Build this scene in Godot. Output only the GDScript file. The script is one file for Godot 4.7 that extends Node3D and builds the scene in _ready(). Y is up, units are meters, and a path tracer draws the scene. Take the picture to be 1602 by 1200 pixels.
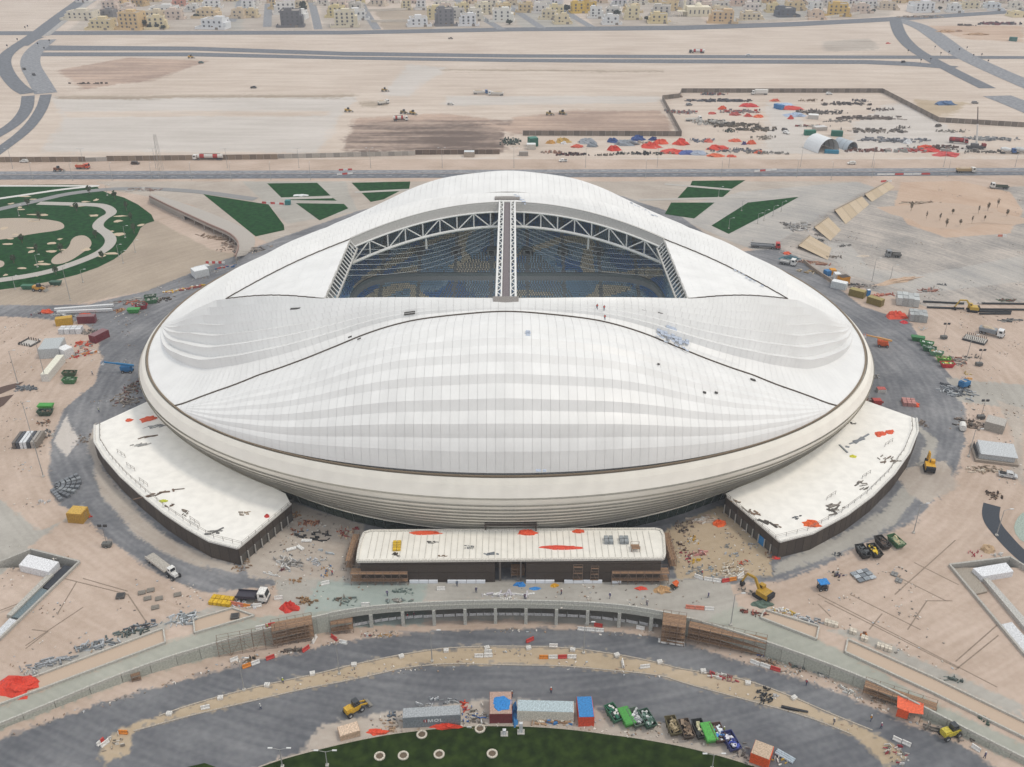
extends Node3D

# ---------------------------------------------------------------- camera model
const FL := 1476.0            # focal length in photograph pixels (1602 x 1200)
const HC := 150.0             # drone height
const PITCH := 28.757
const SX := -1.7              # stadium centre
const SZ := -284.0
var M := {}
var cnt := {}
var rng := RandomNumberGenerator.new()
var grunge: ImageTexture
var fine: ImageTexture
var clean: ImageTexture

func px(x: float, y: float, h := 0.0) -> Vector3:
	var p := deg_to_rad(PITCH)
	var t := (y - 600.0) / FL
	var z := (HC - h) / (cos(p) * (tan(p) + t))
	return Vector3((x - 801.0) * z / FL, h, -z * (cos(p) - t * sin(p)))

func hl(x: float) -> float:   # level of the sunken road in front of the plaza
	return -6.0 + clampf((absf(x) - 20.0) * 0.067, 0.0, 5.2)

func pl(x: float, y: float) -> Vector3:
	var h := -4.0
	var v := Vector3.ZERO
	for i in 6:
		v = px(x, y, h)
		h = hl(v.x)
	return v

const EDGE := [-120, 1180, 0, 1136, 219, 1044, 366, 1000, 490, 968, 555, 955, 640, 947, 792, 942, 950, 947, 1030, 959, 1100, 975, 1202, 1007, 1362, 1066, 1465, 1120, 1602, 1189, 1720, 1250]
func edge_y(x: float) -> float:
	for i in range(0, EDGE.size() - 2, 2):
		if x <= EDGE[i + 2]:
			return lerpf(EDGE[i + 1], EDGE[i + 3], (x - EDGE[i]) / float(EDGE[i + 2] - EDGE[i]))
	return 1250.0

func gp(x: float, y: float) -> Vector3:   # a point of the ground that the photograph shows at a pixel
	return pl(x, y) if y > edge_y(x) + 8.0 else px(x, y)

# ---------------------------------------------------------------- materials
func noise_tex(seed_: int, freq: float, lo: float, hi: float, size := 512, oct := 4) -> ImageTexture:
	var n := FastNoiseLite.new()
	n.seed = seed_; n.frequency = freq; n.noise_type = FastNoiseLite.TYPE_SIMPLEX_SMOOTH; n.fractal_octaves = oct
	var im := n.get_seamless_image(size, size, false, false, 0.1, true)
	im.convert(Image.FORMAT_RGB8)
	var d := im.get_data()
	var lut := PackedByteArray(); lut.resize(256)
	for i in 256: lut[i] = int(clampf(lerpf(lo, hi, i / 255.0), 0, 1) * 255)
	for i in d.size(): d[i] = lut[d[i]]
	im = Image.create_from_data(size, size, false, Image.FORMAT_RGB8, d)
	im.generate_mipmaps()
	return ImageTexture.create_from_image(im)

func mat(key: String, c: Color, rough := 0.8, metal := 0.0, tex := 1, scale := 0.15) -> StandardMaterial3D:
	if M.has(key): return M[key]
	var m := StandardMaterial3D.new()
	m.albedo_color = c; m.roughness = rough; m.metallic = metal
	if tex > 0:
		m.albedo_texture = [null, grunge, fine, clean][tex]
		m.uv1_triplanar = true; m.uv1_world_triplanar = true
		m.uv1_scale = Vector3.ONE * scale
	m.cull_mode = BaseMaterial3D.CULL_DISABLED
	M[key] = m
	return m

func cm(hex: String, rough := 0.75) -> StandardMaterial3D:
	return mat("c" + hex, Color(hex), rough)

# ---------------------------------------------------------------- objects
func uname(n: String) -> String:
	if not cnt.has(n):
		cnt[n] = 0
		return n
	cnt[n] += 1
	return "%s_%03d" % [n, cnt[n]]

func tag(o: Node, label: String, category: String, group := "", kind := ""):
	if label: o.set_meta("label", label)
	if category: o.set_meta("category", category)
	if group: o.set_meta("group", group)
	if kind: o.set_meta("kind", kind)

func thing(n: String, at: Vector3, turn: float, label: String, category: String, group := "") -> Node3D:
	var o := Node3D.new()
	o.name = uname(n)
	add_child(o)
	o.position = at
	o.rotation_degrees.y = turn
	tag(o, label, category, group)
	return o

func put(o: MeshInstance3D, n: String, parent: Node):
	o.name = n if parent != self else uname(n)
	parent.add_child(o, true)

var boxes := {}
func B(parent: Node, n: String, c: Vector3, s: Vector3, m: Material, rot := Vector3.ZERO) -> MeshInstance3D:
	var k := "%.2f_%.2f_%.2f" % [s.x, s.y, s.z]
	if not boxes.has(k):
		var b := BoxMesh.new(); b.size = s; boxes[k] = b
	var o := MeshInstance3D.new()
	o.mesh = boxes[k]; o.material_override = m; o.position = c; o.rotation_degrees = rot
	put(o, n, parent)
	return o

func C(parent: Node, n: String, a: Vector3, b: Vector3, r: float, m: Material, r2 := -1.0, seg := 8) -> MeshInstance3D:
	var st := mb()
	tube(st, a, b, r, r if r2 < 0 else r2, seg)
	return SM(parent, n, st, m)

func mb() -> SurfaceTool:
	var st := SurfaceTool.new()
	st.begin(Mesh.PRIMITIVE_TRIANGLES)
	st.set_smooth_group(-1)
	return st

func SM(parent: Node, n: String, st: SurfaceTool, m: Material) -> MeshInstance3D:
	st.generate_normals()
	var o := MeshInstance3D.new()
	o.mesh = st.commit(); o.material_override = m
	put(o, n, parent)
	return o

func struct(n: String, st: SurfaceTool, m: Material) -> MeshInstance3D:
	var o := SM(self, n, st, m)
	o.set_meta("kind", "structure")
	return o

func tri(st: SurfaceTool, a: Vector3, b: Vector3, c: Vector3):
	st.add_vertex(a); st.add_vertex(b); st.add_vertex(c)

func quad(st: SurfaceTool, a: Vector3, b: Vector3, c: Vector3, d: Vector3):   # clockwise seen from the front
	tri(st, a, b, c); tri(st, a, c, d)

func sbox(st: SurfaceTool, c: Vector3, s: Vector3, bas := Basis.IDENTITY):
	var v := []
	for i in 8:
		v.append(c + bas * Vector3(s.x * (0.5 if i & 1 else -0.5), s.y * (0.5 if i & 2 else -0.5), s.z * (0.5 if i & 4 else -0.5)))
	quad(st, v[2], v[3], v[7], v[6]); quad(st, v[0], v[4], v[5], v[1])
	quad(st, v[4], v[6], v[7], v[5]); quad(st, v[1], v[3], v[2], v[0])
	quad(st, v[5], v[7], v[3], v[1]); quad(st, v[0], v[2], v[6], v[4])

func bar(st: SurfaceTool, a: Vector3, b: Vector3, w: float, h: float):
	var d := b - a
	var L := d.length()
	if L < 0.001: return
	var up := Vector3.UP if absf(d.normalized().y) < 0.98 else Vector3.RIGHT
	sbox(st, (a + b) * 0.5, Vector3(w, h, L), Basis.looking_at(d / L, up))

func tube(st: SurfaceTool, a: Vector3, b: Vector3, r0: float, r1: float, n := 8, caps := true):
	var d := (b - a).normalized()
	var u := d.cross(Vector3.UP if absf(d.y) < 0.95 else Vector3.RIGHT).normalized()
	var w := d.cross(u)
	for i in n:
		var t0 := TAU * i / n
		var t1 := TAU * (i + 1) / n
		var e0 := u * cos(t0) + w * sin(t0)
		var e1 := u * cos(t1) + w * sin(t1)
		quad(st, a + e0 * r0, a + e1 * r0, b + e1 * r1, b + e0 * r1)
		if caps:
			tri(st, a, a + e1 * r0, a + e0 * r0)
			tri(st, b, b + e0 * r1, b + e1 * r1)

func flat(st: SurfaceTool, p: PackedVector2Array, y: float, uvr := Rect2()):   # a horizontal sheet, x and z
	var ix := Geometry2D.triangulate_polygon(p)
	for k in range(0, ix.size(), 3):
		var a := p[ix[k]]; var b := p[ix[k + 1]]; var c := p[ix[k + 2]]
		if (b - a).cross(c - a) < 0:
			var t := b; b = c; c = t
		for q in [a, b, c]:
			if uvr.size.x > 0: st.set_uv((q - uvr.position) / uvr.size)
			st.add_vertex(Vector3(q.x, y, q.y))

func prism(st: SurfaceTool, p: PackedVector2Array, y0: float, y1: float):
	flat(st, p, y1)
	var n := p.size()
	for i in n:
		var a := p[i]; var b := p[(i + 1) % n]
		quad(st, Vector3(a.x, y0, a.y), Vector3(a.x, y1, a.y), Vector3(b.x, y1, b.y), Vector3(b.x, y0, b.y))

func pp(l: Array, h := 0.0) -> PackedVector2Array:   # photograph points to the ground plane
	var r := PackedVector2Array()
	for i in range(0, l.size(), 2):
		var v := px(l[i], l[i + 1], h)
		r.append(Vector2(v.x, v.z))
	return r

func ppl(l: Array) -> PackedVector2Array:
	var r := PackedVector2Array()
	for i in range(0, l.size(), 2):
		var v := gp(l[i], l[i + 1])
		r.append(Vector2(v.x, v.z))
	return r

func smooth(p: PackedVector2Array, closed := true, times := 2) -> PackedVector2Array:
	for t in times:
		var r := PackedVector2Array()
		var n := p.size()
		if not closed: r.append(p[0])
		for i in (n if closed else n - 1):
			var a := p[i]; var b := p[(i + 1) % n]
			r.append(a.lerp(b, 0.25)); r.append(a.lerp(b, 0.75))
		if not closed: r.append(p[n - 1])
		p = r
	return p

func strip(p: PackedVector2Array, w: float) -> PackedVector2Array:   # a band along a line
	var l := PackedVector2Array(); var r := PackedVector2Array()
	for i in p.size():
		var d := (p[mini(i + 1, p.size() - 1)] - p[maxi(i - 1, 0)]).normalized()
		var n := Vector2(-d.y, d.x) * w * 0.5
		l.append(p[i] + n); r.append(p[i] - n)
	r.reverse()
	l.append_array(r)
	return l

# ---------------------------------------------------------------- ground colour, painted in plan
# Each entry: colour index, points. Edges are warped with noise so that dust and sand drift over them.
func paint(rect: Rect2, w: int, h: int, base: int, polys: Array, tone: Array, warp: float, swirl := true) -> ImageTexture:
	var cls := PackedByteArray(); cls.resize(w * h); cls.fill(base)
	for e in polys:
		var p: PackedVector2Array = e[1]
		var n := p.size()
		var q := PackedVector2Array()
		var y0 := 1e9; var y1 := -1e9
		for v in p:
			var t := (v - rect.position) / rect.size * Vector2(w, h)
			q.append(t); y0 = minf(y0, t.y); y1 = maxf(y1, t.y)
		for yy in range(maxi(0, int(y0)), mini(h - 1, int(y1) + 1) + 1):
			var xs := []
			var yc := yy + 0.5
			for i in n:
				var a := q[i]; var b := q[(i + 1) % n]
				if (a.y > yc) != (b.y > yc): xs.append(a.x + (yc - a.y) / (b.y - a.y) * (b.x - a.x))
			xs.sort()
			for k in range(0, xs.size() - 1, 2):
				for xx in range(clampi(int(xs[k]), 0, w), clampi(int(xs[k + 1]), 0, w)):
					cls[yy * w + xx] = e[0]
	var n1 := FastNoiseLite.new(); n1.seed = 5; n1.frequency = 0.02; n1.fractal_octaves = 5
	var n2 := FastNoiseLite.new(); n2.seed = 9; n2.frequency = 0.012; n2.fractal_octaves = 6
	var n3 := FastNoiseLite.new(); n3.seed = 21; n3.frequency = 0.22; n3.fractal_octaves = 2
	var a1 := n1.get_image(w, h, false, false, false).get_data()
	var a2 := n2.get_image(w, h, false, false, false).get_data()
	var a3 := n3.get_image(w, h, false, false, false).get_data()
	var out := PackedByteArray(); out.resize(w * h * 3)
	var lut := []
	for t in tone:
		var row := PackedByteArray(); row.resize(256 * 3)
		for i in 256:
			var f := clampf((i / 255.0 - 0.5) * float(t[2]) + 0.5, 0.0, 1.0)
			var c: Color = Color(t[0]).lerp(Color(t[1]), f)
			row[i * 3] = int(c.r * 255); row[i * 3 + 1] = int(c.g * 255); row[i * 3 + 2] = int(c.b * 255)
		lut.append(row)
	var amp := warp / 128.0
	var n4 := FastNoiseLite.new(); n4.seed = 33; n4.frequency = 1.0; n4.fractal_octaves = 3
	for yy in h:
		var wz := rect.position.y + rect.size.y * yy / h
		for xx in w:
			var i := yy * w + xx
			var b1 := a1[i]; var b2 := a2[i]; var b3 := a3[i]
			var wx := rect.position.x + rect.size.x * xx / w
			# wheel tracks: round the stadium near it, along the far roads beyond
			var tr := 0.0
			if swirl:
				var dx := wx - SX; var dz := (wz - SZ) * 1.16
				tr = n4.get_noise_2d(sqrt(dx * dx + dz * dz) * 0.45, atan2(dz, dx) * 5.0)
			else:
				tr = n4.get_noise_2d(wx * 0.012, wz * 0.11)
			var k := clampi(int(b2 * 0.40 + b1 * 0.25 + b3 * 0.20 + 19.0 + tr * (40.0 if swirl else 85.0)), 0, 255) * 3
			var sx := clampi(xx + int((b1 - 128) * amp + (b3 - 128) * amp * 0.6), 0, w - 1)
			var sy := clampi(yy + int((b2 - 128) * amp), 0, h - 1)
			var sx2 := clampi(xx - int((b2 - 128) * amp * 0.8), 0, w - 1)
			var sy2 := clampi(yy + int((b3 - 128) * amp * 0.9 + tr * warp), 0, h - 1)
			var row: PackedByteArray = lut[cls[sy * w + sx]]
			var row2: PackedByteArray = lut[cls[sy2 * w + sx2]]
			var o := i * 3
			out[o] = (row[k] + row2[k]) >> 1; out[o + 1] = (row[k + 1] + row2[k + 1]) >> 1; out[o + 2] = (row[k + 2] + row2[k + 2]) >> 1
	var im := Image.create_from_data(w, h, false, Image.FORMAT_RGB8, out)
	im.generate_mipmaps()
	return ImageTexture.create_from_image(im)

func ground_mat(tex: Texture2D, detail_scale: float) -> StandardMaterial3D:
	var m := StandardMaterial3D.new()
	m.albedo_texture = tex; m.roughness = 0.95; m.metallic_specular = 0.15
	m.detail_enabled = true
	m.detail_blend_mode = BaseMaterial3D.BLEND_MODE_MUL
	m.detail_albedo = fine
	m.detail_uv_layer = BaseMaterial3D.DETAIL_UV_2
	m.uv2_triplanar = true; m.uv2_world_triplanar = true
	m.uv2_scale = Vector3.ONE * detail_scale
	m.cull_mode = BaseMaterial3D.CULL_DISABLED
	return m

# ================================================================ the scene
func _ready():
	rng.seed = 77
	var cam := Camera3D.new()
	cam.name = "camera"
	cam.fov = rad_to_deg(2.0 * atan(600.0 / FL)); cam.far = 9000.0; cam.near = 1.0
	cam.position = Vector3(0, HC, 0); cam.rotation_degrees = Vector3(-PITCH, 0, 0)
	add_child(cam); cam.current = true
	var we := WorldEnvironment.new(); we.name = "world_environment"
	var env := Environment.new()
	var sm := ProceduralSkyMaterial.new()
	sm.sky_top_color = Color(0.97, 0.985, 1.0); sm.sky_horizon_color = Color(0.91, 0.90, 0.905); sm.sky_curve = 0.2
	sm.ground_bottom_color = Color(0.62, 0.57, 0.52); sm.ground_horizon_color = Color(0.88, 0.88, 0.88)
	sm.sun_angle_max = 1.0
	var sky := Sky.new(); sky.sky_material = sm
	env.background_mode = Environment.BG_SKY; env.sky = sky
	env.background_energy_multiplier = 1.0
	env.ambient_light_source = Environment.AMBIENT_SOURCE_SKY
	env.tonemap_mode = Environment.TONE_MAPPER_LINEAR
	env.tonemap_exposure = 1.01
	env.sdfgi_enabled = true; env.ssao_enabled = true; env.ssil_enabled = true
	env.fog_enabled = true; env.fog_density = 0.00018; env.fog_light_color = Color(0.86, 0.88, 0.92)
	we.environment = env
	add_child(we)
	var sun := DirectionalLight3D.new(); sun.name = "sun"
	sun.light_energy = 0.45; sun.light_angular_distance = 12.0; sun.light_color = Color(1.0, 0.96, 0.9)
	sun.rotation_degrees = Vector3(-62, 85, 0); sun.shadow_enabled = true
	add_child(sun)

	grunge = noise_tex(3, 0.03, 0.74, 1.08, 512, 5)
	clean = noise_tex(8, 0.02, 0.95, 1.02, 256, 5)
	fine = noise_tex(4, 0.12, 0.80, 1.10, 512, 4)
	build_ground()
	build_stadium()
	build_podiums()
	build_front()
	build_pits()
	build_far()
	build_town()
	build_site()

# ---------------------------------------------------------------- ground
const TONES := [
	["ad9a8b", "cbb9ac", 2.0],   # 0 sand
	["67696e", "939395", 2.6],   # 1 dusty asphalt
	["a8977f", "bfae98", 1.8],   # 2 tan verge
	["9c9891", "b7b3ac", 2.0],   # 3 concrete
	["96a09b", "aab2ac", 1.8],   # 4 teal membrane
	["9c8f81", "b7a999", 1.8],   # 5 brown lot
	["a69b91", "c0b7ad", 2.2],   # 6 paving
	["8f8c89", "c3b9b0", 2.6],   # 7 churned pale ground
	["b49a86", "ccb6a4", 1.8],   # 8 earth mound
	["606267", "828386", 2.6],   # 9 darker asphalt
	["bdb6af", "d0c9c3", 1.6],   # 10 pale graded sand
	["a08c80", "c2ab9b", 2.4],   # 11 scorched brown
	["6f625b", "b09d90", 2.6],   # 12 dark burnt patch
	["bfb0a3", "d2c5b9", 2.0],   # 13 far sand
	["96988f", "b0b0a6", 1.8],   # 14 grey green concrete road
	["9d9b99", "c0bab3", 2.2],   # 15 asphalt under sand
]

func edge_line() -> PackedVector2Array:
	return smooth(pp(EDGE), false, 2)

func build_ground():
	# far land, reaching the horizon
	var st := mb()
	flat(st, PackedVector2Array([Vector2(-5000, -505), Vector2(5000, -505), Vector2(5000, -7000), Vector2(-5000, -7000)]), -0.25)
	struct("terrain", st, mat("far", Color("cfc1b4"), 0.95, 0, 1, 0.004))
	var fr := Rect2(-760, -1420, 1520, 960)
	var fp := []
	for e in [
		[10, [80, 150, 560, 150, 530, 190, 500, 238, 60, 238, 100, 190]],
		[13, [100, 95, 300, 92, 560, 100, 640, 105, 560, 150, 120, 150]],
		[11, [200, 90, 330, 95, 240, 125, 130, 140, 90, 110]],
		[10, [640, 100, 700, 105, 640, 150, 600, 150]],
		[11, [800, 185, 900, 172, 1035, 172, 1060, 208, 800, 208]],
		[11, [560, 185, 700, 178, 800, 190, 800, 205, 545, 205]],
		[12, [548, 195, 600, 190, 700, 192, 790, 200, 790, 236, 700, 238, 540, 236]],
		[12, [660, 188, 800, 188, 800, 195, 660, 195]],
		[5, [560, 160, 600, 158, 610, 165, 570, 168]],
		[2, [1430, 155, 1520, 160, 1470, 190, 1440, 190]],
		[8, [1430, 40, 1602, 40, 1602, 66, 1520, 62]],
		[6, [1290, 65, 1360, 60, 1380, 78, 1290, 80]],
		[10, [1200, 160, 1240, 160, 1280, 240, 1200, 240]],
		[10, [1380, 165, 1420, 160, 1540, 235, 1320, 240, 1340, 190]],
		[10, [-200, 252, 1800, 248, 1800, 262, -200, 264]],
		[6, [110, 47, 160, 0, 300, -12, 370, -12, 360, 47]], [6, [380, 47, 380, -12, 480, -12, 490, 47]], [3, [360, 47, 370, -12, 384, -12, 380, 47]], [6, [505, 47, 500, -12, 560, -12, 590, 46]], [5, [600, 46, 590, 14, 670, 10, 680, 46]], [6, [680, 46, 690, -12, 850, -12, 930, 44]], [3, [820, 44, 770, -12, 860, -12, 910, 44]], [6, [930, 43, 900, -12, 1060, -12, 1110, 40]], [3, [1150, 36, 1120, -12, 1280, -12, 1290, 30]], [6, [1300, 30, 1290, -12, 1420, -12, 1390, 25]], [6, [1430, 24, 1420, -12, 1700, -12, 1700, 6]],
		[5, [90, 150, 560, 148, 560, 152, 90, 155]], [13, [100, 175, 520, 173, 515, 180, 100, 184]], [5, [690, 108, 1040, 110, 1040, 112, 690, 111]], [10, [700, 150, 1030, 150, 1030, 160, 700, 165]],
	]:
		fp.append([e[0], pp(e[1])])
	var ft := paint(fr, 1216, 768, 13, fp, TONES, 7.0, false)
	st = mb()
	flat(st, PackedVector2Array([fr.position, Vector2(fr.end.x, fr.position.y), fr.end, Vector2(fr.position.x, fr.end.y)]), -0.08, fr)
	struct("desert_ground", st, ground_mat(ft, 0.03))

	# the building site, painted in plan
	var sr := Rect2(-330, -545, 660, 465)
	var sp := []
	for e in [
		[5, [0, 455, 60, 440, 215, 350, 245, 345, 330, 390, 380, 400, 330, 420, 230, 455, 120, 475, 0, 478, -80, 480, -80, 460]],
		[6, [150, 284, 1350, 284, 1300, 330, 1160, 390, 440, 390, 300, 320, 190, 300]],
		[3, [380, 284, 540, 284, 560, 330, 450, 350]],
		[15, [1040, 330, 1160, 300, 1340, 284, 1380, 296, 1280, 350, 1210, 400, 1150, 380]],
		[7, [1180, 400, 1350, 300, 1640, 290, 1660, 470, 1450, 480, 1320, 440, 1240, 420]],
		[15, [1280, 380, 1330, 380, 1360, 420, 1440, 430, 1602, 400, 1602, 440, 1440, 460, 1330, 430]],
		[8, [1410, 285, 1500, 283, 1580, 300, 1602, 330, 1580, 365, 1480, 372, 1420, 350, 1400, 320]],
		[1, [-80, 492, -80, 479, 140, 476, 230, 455, 330, 415, 440, 372, 560, 330, 700, 300, 950, 300, 1060, 335, 1150, 395, 1215, 388, 1250, 402, 1300, 442, 1350, 480, 1420, 500, 1452, 545, 1490, 590, 1512, 640, 1508, 700, 1490, 760, 1430, 815, 1350, 852, 1290, 885, 1225, 908, 1130, 915, 600, 905, 500, 905, 430, 915, 330, 928, 270, 908, 215, 875, 170, 842, 135, 805, 92, 790, 75, 740, 82, 690, 100, 640, 150, 600, 162, 560, 150, 520, 130, 505, 60, 497]],
		[6, [138, 690, 148, 660, 150, 690, 165, 730, 200, 780, 250, 830, 310, 864, 372, 884, 372, 900, 290, 880, 215, 840, 160, 775]],
		[3, [1430, 660, 1450, 690, 1430, 740, 1380, 800, 1310, 840, 1215, 880, 1210, 900, 1310, 870, 1400, 820, 1450, 760, 1470, 690]],
		[10, [85, 690, 105, 650, 125, 690, 105, 715]],
		[6, [1400, 735, 1480, 720, 1500, 760, 1450, 790, 1420, 770]],
		[6, [440, 780, 570, 820, 560, 905, 390, 905, 380, 870, 455, 800]],
		[2, [1040, 830, 1130, 790, 1200, 850, 1210, 900, 1060, 905]],
		[3, [430, 905, 1140, 905, 1165, 985, 1030, 955, 800, 938, 640, 943, 450, 975]],
		[4, [500, 908, 668, 915, 665, 945, 560, 955, 470, 972]],
		[14, [-90, 1150, -90, 1140, 0, 1106, 135, 1054, 263, 1006, 303, 993, 398, 966, 489, 958, 555, 952, 490, 970, 366, 1002, 219, 1046, 0, 1138]],
		[14, [1100, 973, 1150, 950, 1197, 960, 1325, 1022, 1466, 1099, 1602, 1163, 1700, 1200, 1700, 1250, 1602, 1191, 1465, 1122, 1362, 1068, 1202, 1009]],
		[3, [0, 1080, 256, 984, 300, 970, 400, 940, 400, 930, 250, 975, 0, 1068]],
		[3, [1290, 985, 1340, 1000, 1602, 1125, 1602, 1105, 1340, 985]],
		[3, [1480, 590, 1660, 608, 1660, 648, 1500, 628]],
		[6, [1560, 625, 1602, 640, 1602, 760, 1580, 740, 1590, 690]],
		[3, [0, 780, 60, 830, 140, 800, 130, 790, 60, 845, -40, 930, -40, 900]],
	]:
		sp.append([e[0], pp(e[1])])
	for e in [
		[9, [-160, 1225, 0, 1157, 150, 1103, 250, 1076, 370, 1041, 450, 1024, 530, 1005, 660, 988, 800, 982, 940, 986, 1019, 995, 1090, 1012, 1173, 1039, 1264, 1066, 1399, 1120, 1500, 1163, 1560, 1200, 1640, 1245, 1500, 1330, 1177, 1199, 1129, 1183, 1062, 1166, 968, 1150, 867, 1138, 766, 1135, 631, 1145, 530, 1163, 440, 1188, 380, 1210, 200, 1300, -100, 1300]],
		[2, [160, 1165, 185, 1140, 249, 1120, 300, 1102, 380, 1080, 440, 1066, 490, 1056, 560, 1038, 665, 1017, 732, 1012, 800, 1011, 901, 1014, 968, 1024, 1035, 1038, 1062, 1047, 1153, 1059, 1230, 1086, 1298, 1116, 1365, 1143, 1400, 1160, 1420, 1185, 1390, 1200, 1370, 1180, 1332, 1149, 1264, 1121, 1163, 1094, 1062, 1067, 1035, 1056, 901, 1042, 800, 1041, 665, 1037, 560, 1062, 480, 1077, 420, 1091, 360, 1105, 300, 1119, 209, 1144, 205, 1180, 170, 1192, 155, 1180]],
		[6, [470, 1178, 500, 1135, 560, 1122, 640, 1110, 760, 1095, 900, 1100, 1000, 1125, 1100, 1140, 1180, 1185, 1190, 1205, 1062, 1166, 868, 1139, 766, 1136, 631, 1146, 530, 1164]],
	]:
		sp.append([e[0], ppl(e[1])])
	var stx := paint(sr, 1650, 1163, 0, sp, TONES, 4.5)
	var gm := ground_mat(stx, 0.35)
	M["site"] = gm
	# upper level: everything behind the plaza edge
	var up := edge_line()
	up.append(Vector2(330, px(1720, 1250).z)); up.append(Vector2(330, -545)); up.append(Vector2(-330, -545)); up.append(Vector2(-330, px(-120, 1180).z))
	st = mb()
	var cuts := [-330.0, px(30, 930).x, px(1590, 960).x, 330.0]
	for k in 3:
		var band := PackedVector2Array([Vector2(cuts[k], -600), Vector2(cuts[k + 1], -600), Vector2(cuts[k + 1], 0), Vector2(cuts[k], 0)])
		for piece in Geometry2D.intersect_polygons(up, band):
			var rest := [piece]
			for pit in [PITL, PITR]:
				var nxt := []
				for q in rest: nxt.append_array(Geometry2D.clip_polygons(q, pp(pit)))
				rest = nxt
			for q in rest: flat(st, q, 0.0, sr)
	struct("site_ground", st, gm)
	# lower level: the sunken road bed, dipping towards the bridge
	st = mb()
	var nx := 66; var nz := 24
	for i in nx:
		for j in nz:
			var q := []
			for c in [[0, 0], [0, 1], [1, 1], [1, 0]]:
				var x: float = lerpf(-330, 330, (i + c[0]) / float(nx))
				var z: float = lerpf(-80, -181, (j + c[1]) / float(nz))
				q.append(Vector3(x, hl(x), z))
			for k in [0, 1, 2, 0, 2, 3]:
				var v: Vector3 = q[k]
				st.set_uv((Vector2(v.x, v.z) - sr.position) / sr.size)
				st.add_vertex(v)
	struct("road_bed", st, gm)

	# lawns
	var gmat := StandardMaterial3D.new()
	gmat.albedo_texture = noise_color(11, 0.02, Color("1b2a10"), Color("36461e"))
	gmat.uv1_triplanar = true; gmat.uv1_world_triplanar = true; gmat.uv1_scale = Vector3.ONE * 0.03; gmat.roughness = 1.0; gmat.metallic_specular = 0.05
	gmat.detail_enabled = true; gmat.detail_blend_mode = BaseMaterial3D.BLEND_MODE_MUL; gmat.detail_albedo = fine
	gmat.detail_uv_layer = BaseMaterial3D.DETAIL_UV_2; gmat.uv2_triplanar = true; gmat.uv2_world_triplanar = true; gmat.uv2_scale = Vector3.ONE * 0.5
	gmat.cull_mode = BaseMaterial3D.CULL_DISABLED
	M["lawn"] = gmat
	var g2: StandardMaterial3D = gmat.duplicate()
	g2.albedo_texture = noise_color(12, 0.02, Color("183a1f"), Color("26542c"))
	M["lawn2"] = g2
	var lawns := [
		["dark green lawn wedge beside the curved ramp wall", [318, 304, 420, 320, 444, 352, 445, 360, 400, 370]],
		["green lawn rectangle next to the white tarpaulin", [418, 287, 496, 286, 517, 306, 440, 309]],
		["narrow green lawn strip along the paved footpath", [448, 309, 521, 310, 527, 314, 452, 313]],
		["green lawn wedge between footpath and stadium roof", [463, 318, 538, 319, 545, 326, 500, 345]],
		["green lawn strip right behind the stadium shell", [550, 286, 642, 284, 640, 296, 564, 300]],
		["small green lawn corner touching the stadium shell", [566, 302, 625, 299, 600, 312, 580, 316]],
		["green lawn with tan path, right of the stadium", [1083, 283, 1166, 282, 1144, 296, 1080, 290]],
		["green lawn block in front of the tan path", [1076, 292, 1143, 298, 1128, 311, 1060, 310]],
		["green lawn against the right shoulder of the stadium", [1050, 317, 1118, 317, 1086, 342, 1040, 335]],
		["long green lawn wedge with lamp posts by the service road", [1170, 317, 1250, 308, 1225, 322, 1140, 366, 1113, 353]],
	]
	for l in lawns:
		st = mb()
		flat(st, pp(l[1]), 0.05)
		var o := SM(self, "lawn", st, g2)
		tag(o, l[0], "lawn", "", "stuff")
	st = mb()
	var lw := ppl([380, 1212, 404, 1201, 440, 1188, 500, 1172, 560, 1158, 631, 1145, 700, 1138, 766, 1135, 867, 1138, 968, 1150, 1062, 1166, 1129, 1183, 1177, 1198, 1260, 1240, 1200, 1300, 400, 1300])
	drape(st, lw, 0.06)
	tag(SM(self, "lawn", st, gmat), "broad mown lawn with tree pits below the container yard", "lawn", "", "stuff")
	st = mb()
	drape(st, ppl([290, 1201, 320, 1194, 345, 1203, 340, 1260, 250, 1260]), 0.06)
	tag(SM(self, "lawn", st, gmat), "small tip of lawn at the asphalt's edge", "lawn", "", "stuff")
	# the park with its winding path
	st = mb()
	flat(st, smooth(pp([-60, 292, 100, 288, 150, 290, 160, 300, 205, 312, 248, 344, 222, 352, 213, 372, 190, 400, 140, 425, 60, 445, -60, 462]), true, 1), 0.03)
	tag(SM(self, "lawn", st, g2), "park lawn dotted with sandy planting holes beside winding path", "lawn", "", "stuff")
	var pathm := mat("path", Color("b9b4ad"), 0.9)
	st = mb()
	flat(st, strip(smooth(pp([-40, 444, 60, 430, 110, 415, 160, 395, 176, 378, 168, 365, 150, 355, 160, 342, 178, 333, 165, 322, 140, 320, 60, 318]), false, 3), 5.0), 0.09)
	struct("footpath", st, pathm)
	st = mb()
	flat(st, strip(smooth(pp([-40, 336, 60, 314, 110, 302, 190, 294, 300, 298, 400, 312]), false, 2), 5.5), 0.10)
	struct("footpath", st, mat("path2", Color("8f8f8f"), 0.9))
	st = mb()
	flat(st, strip(smooth(pp([-30, 315, 40, 305, 100, 296, 152, 291]), false, 2), 3.0), 0.11)
	struct("footpath", st, mat("pathw", Color("dcdad6"), 0.9))
	st = mb()
	flat(st, strip(pp([-30, 291, 155, 291]), 2.5), 0.115)
	struct("footpath", st, M["pathw"])
	var bed := mat("bed", Color("b8a999"), 0.95)
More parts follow.
